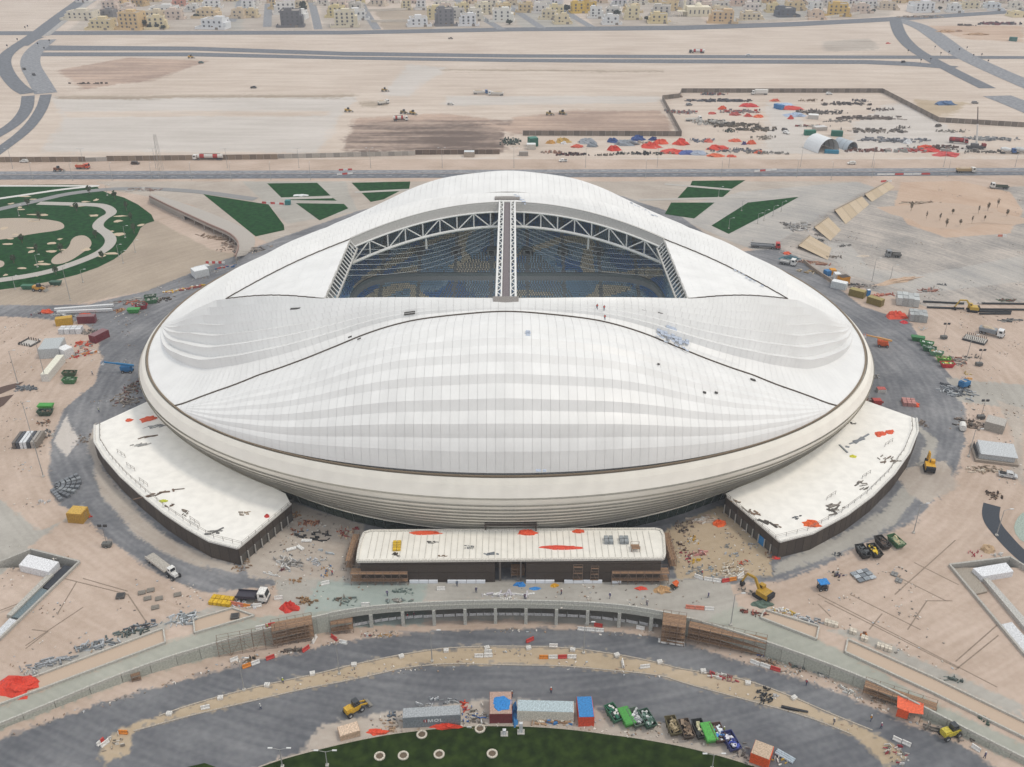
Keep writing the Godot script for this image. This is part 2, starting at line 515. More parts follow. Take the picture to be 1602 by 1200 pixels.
	for l in [[-40, 345, 30, 340, 90, 345, 102, 352, 98, 360, 50, 366, 0, 376, -40, 378], [112, 372, 130, 367, 142, 374, 144, 385, 130, 395, 108, 410, 85, 415, 78, 408, 90, 397, 108, 388], [-30, 405, 5, 407, 8, 415, -2, 420, -30, 418]]:
		st = mb()
		flat(st, smooth(pp(l), true, 2), 0.07)
		struct("sand_bed", st, bed)
	st = mb()
	for i in 46:
		var a := 0.0
		var c := px(rng.randf_range(5, 225), rng.randf_range(300, 440))
		var poly := PackedVector2Array()
		var rx := rng.randf_range(1.0, 4.0); var rz := rng.randf_range(0.8, 2.2)
		for k in 9: poly.append(Vector2(c.x, c.z) + Vector2(cos(k * TAU / 9) * rx, sin(k * TAU / 9) * rz) * rng.randf_range(0.6, 1.2))
		if Geometry2D.is_point_in_polygon(Vector2(c.x, c.z), pp([0, 300, 150, 296, 200, 316, 235, 344, 205, 370, 180, 398, 60, 440, 0, 448])): flat(st, poly, 0.075)
	var o2 := struct("planting_holes", st, mat("hole", Color("cbb89f"), 0.95))
	# pale paths across the small lawns
	for l in [[440, 311, 520, 309], [555, 301, 640, 297], [1040, 288, 1145, 297], [1000, 313, 1250, 307]]:
		st = mb()
		flat(st, strip(pp(l), 3.0), 0.09)
		struct("footpath", st, pathm)

func drape(st: SurfaceTool, p: PackedVector2Array, dy: float):   # a sheet that follows the sunken road bed
	var x := -330.0
	while x < 330.0:
		for q in Geometry2D.intersect_polygons(p, PackedVector2Array([Vector2(x, -10), Vector2(x + 5, -10), Vector2(x + 5, -300), Vector2(x, -300)])):
			var ix := Geometry2D.triangulate_polygon(q)
			for k in range(0, ix.size(), 3):
				var a: Vector2 = q[ix[k]]; var b: Vector2 = q[ix[k + 1]]; var c: Vector2 = q[ix[k + 2]]
				if (b - a).cross(c - a) < 0:
					var t := b; b = c; c = t
				for v in [a, b, c]: st.add_vertex(Vector3(v.x, hl(v.x) + dy, v.y))
		x += 5.0

func noise_color(seed_: int, freq: float, a: Color, b: Color) -> ImageTexture:
	var n := FastNoiseLite.new()
	n.seed = seed_; n.frequency = freq; n.fractal_octaves = 5
	var im := n.get_seamless_image(512, 512, false, false, 0.1, true)
	im.convert(Image.FORMAT_RGB8)
	var d := im.get_data()
	for i in range(0, d.size(), 3):
		var c := a.lerp(b, clampf((d[i] / 255.0 - 0.5) * 1.2 + 0.5, 0, 1))
		d[i] = int(c.r * 255); d[i + 1] = int(c.g * 255); d[i + 2] = int(c.b * 255)
	im = Image.create_from_data(512, 512, false, Image.FORMAT_RGB8, d)
	im.generate_mipmaps()
	return ImageTexture.create_from_image(im)

const PITL := [-140, 945, -20, 890, 49, 862, 125, 881, 0, 1002, -150, 1120]
const PITR := [1485, 886, 1580, 874, 1720, 960, 1800, 1180, 1602, 1026]

# ================================================================ stadium
const RA := 114.7
const RB := 96.8
const SEAM := [0.0, 45.0, 15.0, 43.9, 26.0, 42.3, 36.6, 39.2, 47.8, 34.6, 58.5, 30.4, 68.0, 27.2, 75.0, 24.4, 82.0, 22.0, 91.8, 18.8]
const PROF := [0.0, 0.0, 1.0, 0.133, 0.166, 1.078, 0.273, 0.347, 1.099, 0.398, 0.506, 1.043, 0.532, 0.664, 0.914, 0.688, 0.823, 0.677, 0.839, 0.936, 0.375, 1.0, 1.0, 0.0]

func rim_h(s: float) -> float:
	return 16.5 + 5.3 * pow(absf(s), 1.68)

func rim(x: float) -> Vector3:      # the front half of the roof rim at x
	var s := sqrt(maxf(0.0, 1.0 - x * x / (RA * RA)))
	return Vector3(x, rim_h(s), RB * s)

func seam(x: float) -> Vector3:
	var a := absf(x)
	var n := SEAM.size() / 2
	var i := 0
	while i < n - 2 and a > SEAM[(i + 1) * 2]: i += 1
	var g := func(k): return SEAM[clampi(k, -1, n - 1) * 2 + 1] if k >= 0 else SEAM[3]
	var t: float = clampf((a - SEAM[i * 2]) / (SEAM[i * 2 + 2] - SEAM[i * 2]), 0, 1)
	return Vector3(x, cubic_interpolate(g.call(i), g.call(i + 1), g.call(i - 1), g.call(i + 2), t), 52.7 + 5.3 * pow(a / 91.8, 2))

func prof(v: float) -> Vector2:
	var n := PROF.size() / 3
	var i := 0
	while i < n - 2 and v > PROF[(i + 1) * 3]: i += 1
	var t: float = (v - PROF[i * 3]) / (PROF[i * 3 + 3] - PROF[i * 3])
	var r := Vector2.ZERO
	for c in 2:
		var a: float = PROF[maxi(i - 1, 0) * 3 + 1 + c]; var b: float = PROF[i * 3 + 1 + c]
		var d: float = PROF[(i + 1) * 3 + 1 + c]; var e: float = PROF[mini(i + 2, n - 1) * 3 + 1 + c]
		r[c] = cubic_interpolate(b, d, a, e, t)
	return r

func leaf(x: float, v: float) -> Vector3:
	var s := seam(x); var r := rim(x); var p := prof(v)
	return Vector3(x, r.y + p.y * (s.y - r.y), lerpf(s.z, r.z, p.x))

func near_edge(x: float) -> Vector3:     # near side of the roof opening
	var k := pow(x / 54.2, 2)
	return Vector3(x, 44.3 - 7.5 * k, 42.6 - 17.0 * k)

func wing(s: float, v: float) -> Vector3:
	# lower line: seam, then rim; upper line: opening edge, side seam, side point
	var lo: Vector3
	var k := 0.64
	if s < k: lo = seam(91.8 * s / k)
	else:
		var th := lerpf(asin(58.0 / RB), 0.0, (s - k) / (1 - k))
		lo = Vector3(RA * cos(th), rim_h(sin(th)), RB * sin(th))
	var hi: Vector3
	var O := near_edge(54.2); var P := Vector3(92, 25.6, 0.0); var S := Vector3(RA, 16.5, 0)
	if s < 0.36: hi = near_edge(54.2 * s / 0.36)
	elif s < 0.74:
		var t := (s - 0.36) / 0.38
		hi = O.lerp(P, t); hi.y += 1.2 * sin(PI * t)
	else: hi = P.lerp(S, (s - 0.74) / 0.26)
	# rounded version of the lower line for the pleats further in
	var A := seam(91.8 * clampf(s / k, 0, 1)); var tt := smoothstep(0.30, 1.0, s)
	var rd := lo
	if s > 0.30:
		var p0 := seam(91.8 * 0.30 / k)
		var p1 := Vector3(101.0, 17.0, 68.0)
		var u := (s - 0.30) / 0.70
		rd = p0.lerp(p1, u).lerp(p1.lerp(Vector3(RA, 16.5, 0), u), u)
		rd.y = lerpf(lo.y, rd.y, 0.5)
	var w := smoothstep(0.0, 0.13, v)
	var q := lo.lerp(rd, w).lerp(hi, v)
	q.y += 2.6 * sin(PI * v) * sin(PI * clampf(s * 0.95 + 0.05, 0, 1))
	return q

var stad: Node3D
var pm := []

func panel(st: SurfaceTool, f: Callable, u0: float, u1: float, v0: float, v1: float, h0: float, h1: float, gap_u: float, gap_v: float, nu := 1, nv := 2):
	# one roof sheet between two lines of the loft, raised h0 at its upper and h1 at its lower edge
	var g := []
	for j in nv + 1:
		var row := []
		for i in nu + 1:
			var uu := lerpf(u0 + gap_u, u1 - gap_u, i / float(nu)); var vv := lerpf(v0 + gap_v, v1 - gap_v, j / float(nv))
			row.append(f.call(uu, vv, lerpf(h0, h1, j / float(nv))))
		g.append(row)
	for j in nv:
		for i in nu: quad(st, g[j][i], g[j][i + 1], g[j + 1][i + 1], g[j + 1][i])

func foot(w: float) -> float:   # how far the lower edge of the outer skin steps back under the rim
	return 1.0 + 3.0 * clampf((1.0 - w) / 0.13, 0.0, 1.0)

func mirror(v: Vector3, sx: float, sz: float) -> Vector3:
	return Vector3(v.x * sx, v.y, v.z * sz)

func build_stadium():
	stad = thing("stadium", Vector3(SX, 0, SZ), 0, "white pleated dhow shaped stadium with open roof over blue seats", "stadium")
	for i in 4:
		pm.append(mat("roof%d" % i, Color("e1e1e0").darkened([0.0, 0.008, 0.016, 0.022][i]), 0.45, 0.0, 3, 0.02))
	# --- front and back leaves
	var bands := [0.0, 0.10, 0.256, 0.30, 0.362, 0.395, 0.457, 0.493, 0.561, 0.599, 0.669, 0.716, 0.773, 0.832, 0.884, 0.975]
	var rise := [0, 1, 0, 1, 0, 1, 0, 1, 0, 1, 0, 1, 0, 0.6, 0, 0]
	for sz in [1.0, -1.0]:
		var joined := mb()
		var nu := 84
		for b in bands.size() - 1:
			var riser: bool = b % 2 == 0
			for i in nu:
				var u0 := -1.0 + 2.0 * i / nu; var u1 := -1.0 + 2.0 * (i + 1) / nu
				var wv: float = (bands[b + 1] - bands[b])
				var am := func(u): return 0.8 * clampf(1.0 - u * u, 0, 1)
				var f := func(u, v, h):
					var x: float = 91.6 * u
					var p := leaf(x, v)
					var e := leaf(x, minf(v + 0.01, 1.0)) - leaf(x, maxf(v - 0.01, 0.0))
					var n := Vector3(0, e.z, -e.y).normalized()
					return mirror(p + n * h * am.call(u), 1, sz)
				var h0 := 0.0; var h1 := 0.0
				if b == 0: pass
				elif riser: h0 = rise[b - 1]
				else: h1 = rise[b]
				if b == bands.size() - 2: h1 = 0.0
				var own: bool = sz > 0 and not riser and b >= 3 and b <= 13 and i >= 16 and i < 68
				var st := mb() if own else joined
				panel(st, f, u0, u1, bands[b], bands[b + 1], h0, h1, 0.00022, 0.0, 1, 3 if wv > 0.05 else 1)
				if own: SM(stad, "roof_panel", st, pm[(i * 7 + b * 3 + (i * i) % 5) % 4])
		var o := SM(stad, "roof_cladding", joined, pm[1])
		if sz > 0: o.set_meta("kind", "stuff")
		else: o.set_meta("kind", "stuff")
	# --- side wings
	var vb := [0.0, 0.06, 0.13, 0.165, 0.235, 0.275, 0.35, 0.39, 0.465, 0.505, 0.585, 0.625, 0.705, 0.745, 0.83, 0.87, 1.0]
	for sx in [1.0, -1.0]:
		for sz in [1.0, -1.0]:
			var joined := mb()
			var ns := 72
			for b in vb.size() - 1:
				var riser: bool = b % 2 == 0 and b > 0
				for i in ns:
					var f := func(s, v, h):
						var p := wing(s, v)
						var n := (wing(minf(s + 0.01, 1), v) - wing(maxf(s - 0.01, 0), v)).cross(wing(s, minf(v + 0.01, 1)) - wing(s, maxf(v - 0.01, 0))).normalized()
						if n.y < 0: n = -n
						var w := (wing(s, 0.0) - wing(s, 1.0)).length()
						return mirror(p + n * h * clampf(w * 0.05, 0.0, 2.3) * clampf((1.0 - s) * 6.0, 0, 1), sx, sz)
					var h0 := 0.0; var h1 := 0.0
					# v rises away from the camera: treads climb to their lower edge
					if b > 1:
						if riser: h1 = 1.0
						else: h0 = 1.0
					if b == vb.size() - 2: h0 = 1.0
					panel(joined, f, i / float(ns), (i + 1) / float(ns), vb[b], vb[b + 1], h0, h1, 0.00012, 0.0, 1, 3 if b == 0 else 1)
			var o := SM(stad, "roof_cladding", joined, pm[1 if sz > 0 else 0])
			o.set_meta("kind", "stuff")
		# triangle between the opening and the side point
		var st := mb()
		for i in 12:
			for w in 10:
				var f := func(t, q, h):
					var e := Vector3(54.2 + 0.0 * q, 36.8, 25.6 * q)
					var p := e.lerp(Vector3(92, 25.6, 0), t)
					p.y += 1.2 * sin(PI * t) + h * 0.5 * (1.0 - t) * (1.0 if t > 0.001 else 1.0)
					return mirror(p, sx, 1)
				panel(st, f, i / 12.0, (i + 1) / 12.0, -1.0 + w * 0.2, -0.8 + w * 0.2, 0.9 if w % 2 == 1 else 0.0, 0.9 if w % 2 == 0 else 0.0, 0.0002, 0.0, 1, 1)
		SM(stad, "roof_side_panel", st, pm[0])
	# --- inner lining that closes the roof from below
	var lin := mb()
	for sx in [1.0, -1.0]:
		for sz in [1.0, -1.0]:
			for i in 20:
				for j in 8:
					var q := []
					for c in [[0, 0], [1, 0], [1, 1], [0, 1]]:
						var p := wing((i + c[0]) / 20.0, (j + c[1]) / 8.0)
						q.append(mirror(Vector3(p.x * 0.985, p.y - 1.9, p.z * 0.985 if (j + c[1]) < 8 else p.z + 0.3), sx, sz))
					quad(lin, q[0], q[1], q[2], q[3])
	for sz in [1.0, -1.0]:
		for i in 30:
			for j in 8:
				var q := []
				for c in [[0, 0], [1, 0], [1, 1], [0, 1]]:
					var p := leaf(lerpf(-90.5, 90.5, (i + c[0]) / 30.0), (j + c[1]) / 8.0)
					q.append(mirror(Vector3(p.x * 0.985, p.y - 1.9, p.z * 0.985), 1, sz))
				quad(lin, q[0], q[1], q[2], q[3])
	SM(stad, "roof_lining", lin, mat("lining", Color("e1e1e0"), 0.8))
	# --- dark seams and the rim gutter
	var dark := mat("gutter", Color("6e5f50"), 0.9)
	for sz in [1.0, -1.0]:
		var st := mb()
		for i in 80:
			var a := seam(lerpf(-91.6, 91.6, i / 80.0)); var b := seam(lerpf(-91.6, 91.6, (i + 1) / 80.0))
			bar(st, mirror(a + Vector3(0, 0.12, 0), 1, sz), mirror(b + Vector3(0, 0.12, 0), 1, sz), 0.4, 0.35)
		SM(stad, "arch_seam", st, mat("seamdark", Color("54493f"), 0.9))
	for sx in [1.0, -1.0]:
		for sz in [1.0, -1.0]:
			var st := mb()
			for i in 12:
				var a := wing(0.36 + 0.38 * i / 12.0, 1.0); var b := wing(0.36 + 0.38 * (i + 1) / 12.0, 1.0)
				bar(st, mirror(a + Vector3(0, 0.3, 0), sx, sz), mirror(b + Vector3(0, 0.2, 0), sx, sz), 0.16, 0.3)
			SM(stad, "side_seam", st, M["seamdark"])
	var gut := mb()
	for i in 220:
		var t0 := TAU * i / 220; var t1 := TAU * (i + 1) / 220
		var a := Vector3(RA * cos(t0), rim_h(sin(t0)) + 0.1, RB * sin(t0)); var b := Vector3(RA * cos(t1), rim_h(sin(t1)) + 0.1, RB * sin(t1))
		bar(gut, a, b, 0.5, 0.35)
	SM(stad, "rim_gutter", gut, mat("gut", Color("877865"), 0.9))
	# --- lapped outer skin under the rim
	var q := [0.0, 0.10, 0.30, 0.42, 0.50, 0.57, 0.64, 0.71, 0.78, 0.85, 0.92, 1.0]
	for b in q.size() - 1:
		var st := mb()
		var n := 240
		for i in n:
			var vv := []
			for c in [[0, 0], [1, 0], [1, 1], [0, 1]]:
				var th: float = TAU * (i + c[0]) / n
				var w: float = absf(sin(th))
				var k: float = q[b + c[1]] - (0.011 if c[1] == 1 and b >= 1 and b < 10 else 0.0)
				var hr := rim_h(sin(th))
				var lap: float = (0.5 * ((1 - c[1]) if b >= 2 else 0)) * (0.35 + 0.65 * w)
				var off := (2.3 + 1.6 * (1.0 - w)) * sin(PI * pow(k, 0.75)) - foot(w) * k * k + lap + (0.6 if c[1] == 0 and b == 0 else 0.0)
				var nrm := Vector2(cos(th) / RA, sin(th) / RB).normalized()
				vv.append(Vector3(RA * cos(th) + nrm.x * off, lerpf(hr, 5.0, k) - (0.0), RB * sin(th) + nrm.y * off))
			quad(st, vv[0], vv[1], vv[2], vv[3])
			if b >= 2 and b < q.size() - 2:   # underside of the lap
				pass
				var e0 := Vector3(vv[3].x, vv[3].y, vv[3].z) ; var e1 := Vector3(vv[2].x, vv[2].y, vv[2].z)
				var c0 := Vector3(e0.x, 0, e0.z).normalized() * 0.5; var c1 := Vector3(e1.x, 0, e1.z).normalized() * 0.5
				quad(st, e0, e1, e1 - c1 + Vector3(0, 0.04, 0), e0 - c0 + Vector3(0, 0.04, 0))
		SM(stad, "facade_band", st, mat("facade%d" % (b % 2), Color("efebe2") if b % 2 else Color("ece8de"), 0.45, 0, 3, 0.03))
	var bk := mb()
	for b in 12:
		for i in 160:
			var vv := []
			for c in [[0, 0], [1, 0], [1, 1], [0, 1]]:
				var th: float = TAU * (i + c[0]) / 160.0
				var k: float = (b + c[1]) / 12.0
				var w: float = absf(sin(th))
				var off := (2.3 + 1.6 * (1.0 - w)) * sin(PI * pow(k, 0.75)) - foot(w) * k * k - 0.35
				var nrm := Vector2(cos(th) / RA, sin(th) / RB).normalized()
				vv.append(Vector3(RA * cos(th) + nrm.x * off, lerpf(rim_h(sin(th)), 5.0, k) - 0.1, RB * sin(th) + nrm.y * off))
			quad(bk, vv[0], vv[1], vv[2], vv[3])
	SM(stad, "facade_backing", bk, mat("facback", Color("ece8de"), 0.6))
	# soffit and the sloping glass wall below
	var sf := mb()
	var gl := mb()
	for i in 120:
		var vv := []
		for c in [[0, 1.0, 5.0], [1, 1.0, 5.0], [1, 0.0, 5.4], [0, 0.0, 5.4]]:
			var th: float = TAU * (i + c[0]) / 120.0
			var nrm := Vector2(cos(th) / RA, sin(th) / RB).normalized()
			var off: float = -foot(absf(sin(th))) + (0.3 if c[1] > 0.5 else -1.6)
			vv.append(Vector3(RA * cos(th) + nrm.x * off, c[2], RB * sin(th) + nrm.y * off))
		quad(sf, vv[0], vv[1], vv[2], vv[3])
		var gg := []
		for c in [[0, -1.0, 5.3], [1, -1.0, 5.3], [1, -2.9, 0.0], [0, -2.9, 0.0]]:
			var th: float = TAU * (i + c[0]) / 120.0
			var nrm := Vector2(cos(th) / RA, sin(th) / RB).normalized()
			var of2: float = -foot(absf(sin(th))) + c[1]
			gg.append(Vector3(RA * cos(th) + nrm.x * of2, c[2], RB * sin(th) + nrm.y * of2))
		quad(gl, gg[0], gg[1], gg[2], gg[3])
	SM(stad, "soffit", sf, M["facade0"])
	SM(stad, "base_wall", gl, mat("basewall", Color("2f3a33"), 0.5))
	var glass := mat("greenglass", Color("24362c"), 0.12, 0.0, 0)
	var mull := mat("mullion", Color("8d918c"), 0.5)
	for sx in [1.0, -1.0]:
		for i in 17:
			for r in 2:
				var th0: float = PI / 2 - sx * (0.20 + 0.0275 * i); var th1: float = PI / 2 - sx * (0.20 + 0.0275 * (i + 0.94))
				var st := mb()
				var g := []
				for c in [[th0, 0.5 * r], [th1, 0.5 * r], [th1, 0.5 * r + 0.47], [th0, 0.5 * r + 0.47]]:
					var off := -foot(absf(sin(c[0]))) - 2.7 + 1.8 * float(c[1])
					var nrm := Vector2(cos(c[0]) / RA, sin(c[0]) / RB).normalized()
					g.append(Vector3(RA * cos(c[0]) + nrm.x * off, 5.2 * c[1], RB * sin(c[0]) + nrm.y * off))
				quad(st, g[0], g[1], g[2], g[3])
				SM(stad, "window_pane", st, glass)
			if sx > 0 or i % 3 == 0:
				var th: float = PI / 2 - sx * (0.20 + 0.0275 * (i - 0.03))
				var nrm := Vector2(cos(th) / RA, sin(th) / RB).normalized()
				var f0 := -foot(absf(sin(th)))
				var a := Vector3(RA * cos(th) + nrm.x * (f0 - 2.6), 0, RB * sin(th) + nrm.y * (f0 - 2.6))
				var b2 := Vector3(RA * cos(th) + nrm.x * (f0 - 0.8), 5.2, RB * sin(th) + nrm.y * (f0 - 0.8))
				C(stad, "mullion", a, b2, 0.07, mull, -1, 5)
	# --- edges of the opening
	var fas := mat("fascia", Color("c9c7c3"), 0.6)
	for sz in [1.0, -1.0]:
		var st := mb()
		for i in 48:
			var a := near_edge(lerpf(-54.2, 54.2, i / 48.0)); var b := near_edge(lerpf(-54.2, 54.2, (i + 1) / 48.0))
			var dn := Vector3(0, -2.8, -0.6)
			quad(st, mirror(a, 1, sz), mirror(b, 1, sz), mirror(b + dn, 1, sz), mirror(a + dn, 1, sz))
			bar(st, mirror(a + Vector3(0, 0.2, 0.5), 1, sz), mirror(b + Vector3(0, 0.2, 0.5), 1, sz), 0.9, 0.5)
		SM(stad, "opening_fascia", st, fas)
	var steel := mat("whitesteel", Color("dcdcda"), 0.5, 0, 0)
	# ring truss below the opening edge
	for sz in [-1.0, 1.0]:
		var lower := func(x): return mirror(near_edge(x) + Vector3(0, -8.2, -1.6), 1, sz)
		var upper := func(x): return mirror(near_edge(x) + Vector3(0, -2.9, -1.0), 1, sz)
		var st := mb()
		for i in 40:
			tube(st, lower.call(lerpf(-54, 54, i / 40.0)), lower.call(lerpf(-54, 54, (i + 1) / 40.0)), 0.55, 0.55, 8, false)
		SM(stad, "truss_chord", st, steel)
		st = mb()
		for i in 40:
			tube(st, upper.call(lerpf(-54, 54, i / 40.0)), upper.call(lerpf(-54, 54, (i + 1) / 40.0)), 0.35, 0.35, 6, false)
		SM(stad, "truss_chord", st, steel)
		var nb := 18
		for i in nb + 1:
			var x := lerpf(-54, 54, i / float(nb))
			C(stad, "truss_post", lower.call(x), upper.call(x), 0.26, steel, -1, 6)
			if i < nb:
				var x2 := lerpf(-54, 54, (i + 1) / float(nb))
				if i % 2 == 0: C(stad, "truss_brace", lower.call(x), upper.call(x2), 0.24, steel, -1, 6)
				else: C(stad, "truss_brace", upper.call(x), lower.call(x2), 0.24, steel, -1, 6)
	# ladder frames along the short sides of the opening
	for sx in [1.0, -1.0]:
		var st := mb()
		for k in [0.0, 2.2]:
			bar(st, Vector3(sx * (54.2 - k), 36.6 - k * 1.4, -25.6), Vector3(sx * (54.2 - k), 36.6 - k * 1.4, 25.6), 0.5, 0.7)
		SM(stad, "side_frame", st, fas)
		for i in 19:
			var z := lerpf(-25, 25, i / 18.0)
			C(stad, "side_rung", Vector3(sx * 54.2, 36.5, z), Vector3(sx * 52.0, 33.6, z), 0.22, steel, -1, 6)
	# --- central bridge beam
	var deck := mat("deck", Color("7d7578"), 0.9)
	for sx in [-1.0, 1.0]:
		for hy in [0.0, -3.6]:
			C(stad, "beam_chord", Vector3(sx * 2.7, 44.8 + hy, -44.5), Vector3(sx * 2.7, 44.8 + hy, 44.5), 0.33, steel, -1, 8)
			C(stad, "beam_chord", Vector3(sx * 1.3, 44.8 + hy, -44.5), Vector3(sx * 1.3, 44.8 + hy, 44.5), 0.22, steel, -1, 8)
		var n := 34
		for i in n:
			var z0 := lerpf(-44, 44, i / float(n)); var z1 := lerpf(-44, 44, (i + 1) / float(n))
			var a := 2.7 if i % 2 == 0 else 1.3
			C(stad, "beam_lacing", Vector3(sx * a, 44.9, z0), Vector3(sx * (4.0 - a), 44.9, z1), 0.16, steel, -1, 5)
			C(stad, "beam_lacing", Vector3(sx * 2.75, 44.8 if i % 2 else 41.2, z0), Vector3(sx * 2.75, 41.2 if i % 2 else 44.8, z1), 0.16, steel, -1, 5)
	B(stad, "beam_walkway", Vector3(0, 44.3, 0), Vector3(2.2, 0.3, 89), deck)
	B(stad, "beam_landing", Vector3(0, 45.2, 45.6), Vector3(7.0, 0.8, 4.0), mat("landing", Color("8d8884"), 0.9))
	B(stad, "beam_landing", Vector3(0, 45.2, -45.4), Vector3(9.0, 0.6, 3.0), M["landing"])
	build_bowl()
	# things left on the roof: hatches, protective film, fixings
	for e in [[465, 481, 4.2, 1.5], [641, 491, 3.0, 1.2], [1117, 491, 2.2, 0.8], [1033, 491, 1.4, 0.6], [1008, 486, 1.4, 0.6], [1178, 593, 1.4, 0.9], [548, 531, 1.0, 0.5], [562, 530, 1.0, 0.5], [1102, 614, 0.8, 0.5], [1120, 617, 0.8, 0.5], [843, 534, 1.0, 0.5], [1030, 570, 0.6, 0.4]]:
		var p := on_roof(e[0], e[1])
		B(stad, "roof_hatch", p[0] + p[1] * 0.12, Vector3(e[2], 0.25, e[3]), cm("4a4744"), p[2])
	var film := cm("b9c4d6", 0.4)
	for i in 9:
		for j in 3:
			var p := on_roof(1030 + i * 5.6, 519 + i * 2.3 + j * 5.0)
			B(stad, "protective_film", p[0] + p[1] * 0.1, Vector3(1.0, 0.08, 0.9), film, p[2])
	for i in 8:
		for qq in [[1045, 510, 1.6, 1.4], [1150, 425, 6.0, 3.6], [842, 737, 10.0, 0.2], [806, 305, 2.2, 2.0], [988, 318, 5.5, 2.8], [1060, 400, 2.0, 5.0], [826, 517, 0.0, 2.0]]:
			var p := on_roof(qq[0] + i * qq[2], qq[1] + i * qq[3])
			B(stad, "protective_film", p[0] + p[1] * 0.1, Vector3(rng.randf_range(0.6, 1.6), 0.08, rng.randf_range(0.5, 1.0)), film, p[2])

var roofpts := []
func on_roof(x: float, y: float) -> Array:   # point, normal and tilt of the roof skin at a photograph pixel, in stadium space
	if roofpts.is_empty():
		for sx in [1.0, -1.0]:
			for sz in [1.0, -1.0]:
				for i in 41:
					for j in 17: roofpts.append([mirror(wing(i / 40.0, j / 16.0), sx, sz), sx])
		for sz in [1.0, -1.0]:
			for i in 61:
				for j in 21: roofpts.append([mirror(leaf(-90.0 + i * 3.0, j * 0.045 + 0.02), 1, sz), 0])
	var best := Vector3.ZERO
	var bd := 1e9
	var h := 50.0
	while h > 15.0:
		var p := px(x, y, h) - Vector3(SX, 0, SZ)
		var near := 1e9; var nh := 0.0
		for q in roofpts:
			var d := Vector2(q[0].x - p.x, q[0].z - p.z).length_squared()
			if d < near: near = d; nh = q[0].y
		if h <= nh + 0.6:
			best = Vector3(p.x, h, p.z)
			break
		h -= 0.5
	# fit a plane through the nearest samples
	var s := []
	for q in roofpts:
		var d := Vector2(q[0].x - best.x, q[0].z - best.z).length_squared()
		if d < 30.0: s.append(q[0])
	var c := Vector3.ZERO
	for q in s: c += q
	c /= maxf(1, s.size())
	var xx := 0.001; var zz := 0.001; var xz := 0.0; var xy := 0.0; var zy := 0.0
	for q in s:
		var d: Vector3 = q - c
		xx += d.x * d.x; zz += d.z * d.z; xz += d.x * d.z; xy += d.x * d.y; zy += d.z * d.y
	var det := xx * zz - xz * xz
	var a := 0.0; var b := 0.0
	if absf(det) > 0.01:
		a = (xy * zz - zy * xz) / det; b = (zy * xx - xy * xz) / det
	var n := Vector3(-a, 1, -b).normalized()
	best.y = c.y + a * (best.x - c.x) + b * (best.z - c.z) + 0.5
	var bs := Basis(Vector3.RIGHT.slide(n).normalized(), n, Vector3.RIGHT.slide(n).normalized().cross(n))
	return [best, n, bs.get_euler() * 180.0 / PI]

func bowl_ring(r: float, y: float, n := 96) -> Array:   # rounded rectangle ring of the stands, r outward from the pitch side
	var out := []
	var hx := 44.0; var hz := 30.0
	for i in n + 1:
		var t := TAU * i / n
		var c := cos(t); var s := sin(t)
		var e := lerpf(7.0, 2.2, clampf((r - 26.0) / 28.0, 0, 1))
		var k := pow(pow(absf(c), e) + pow(absf(s), e), -1.0 / e)
		out.append(Vector3(c * k * (hx + r * 0.55), y, s * k * (hz + r)))
	return out

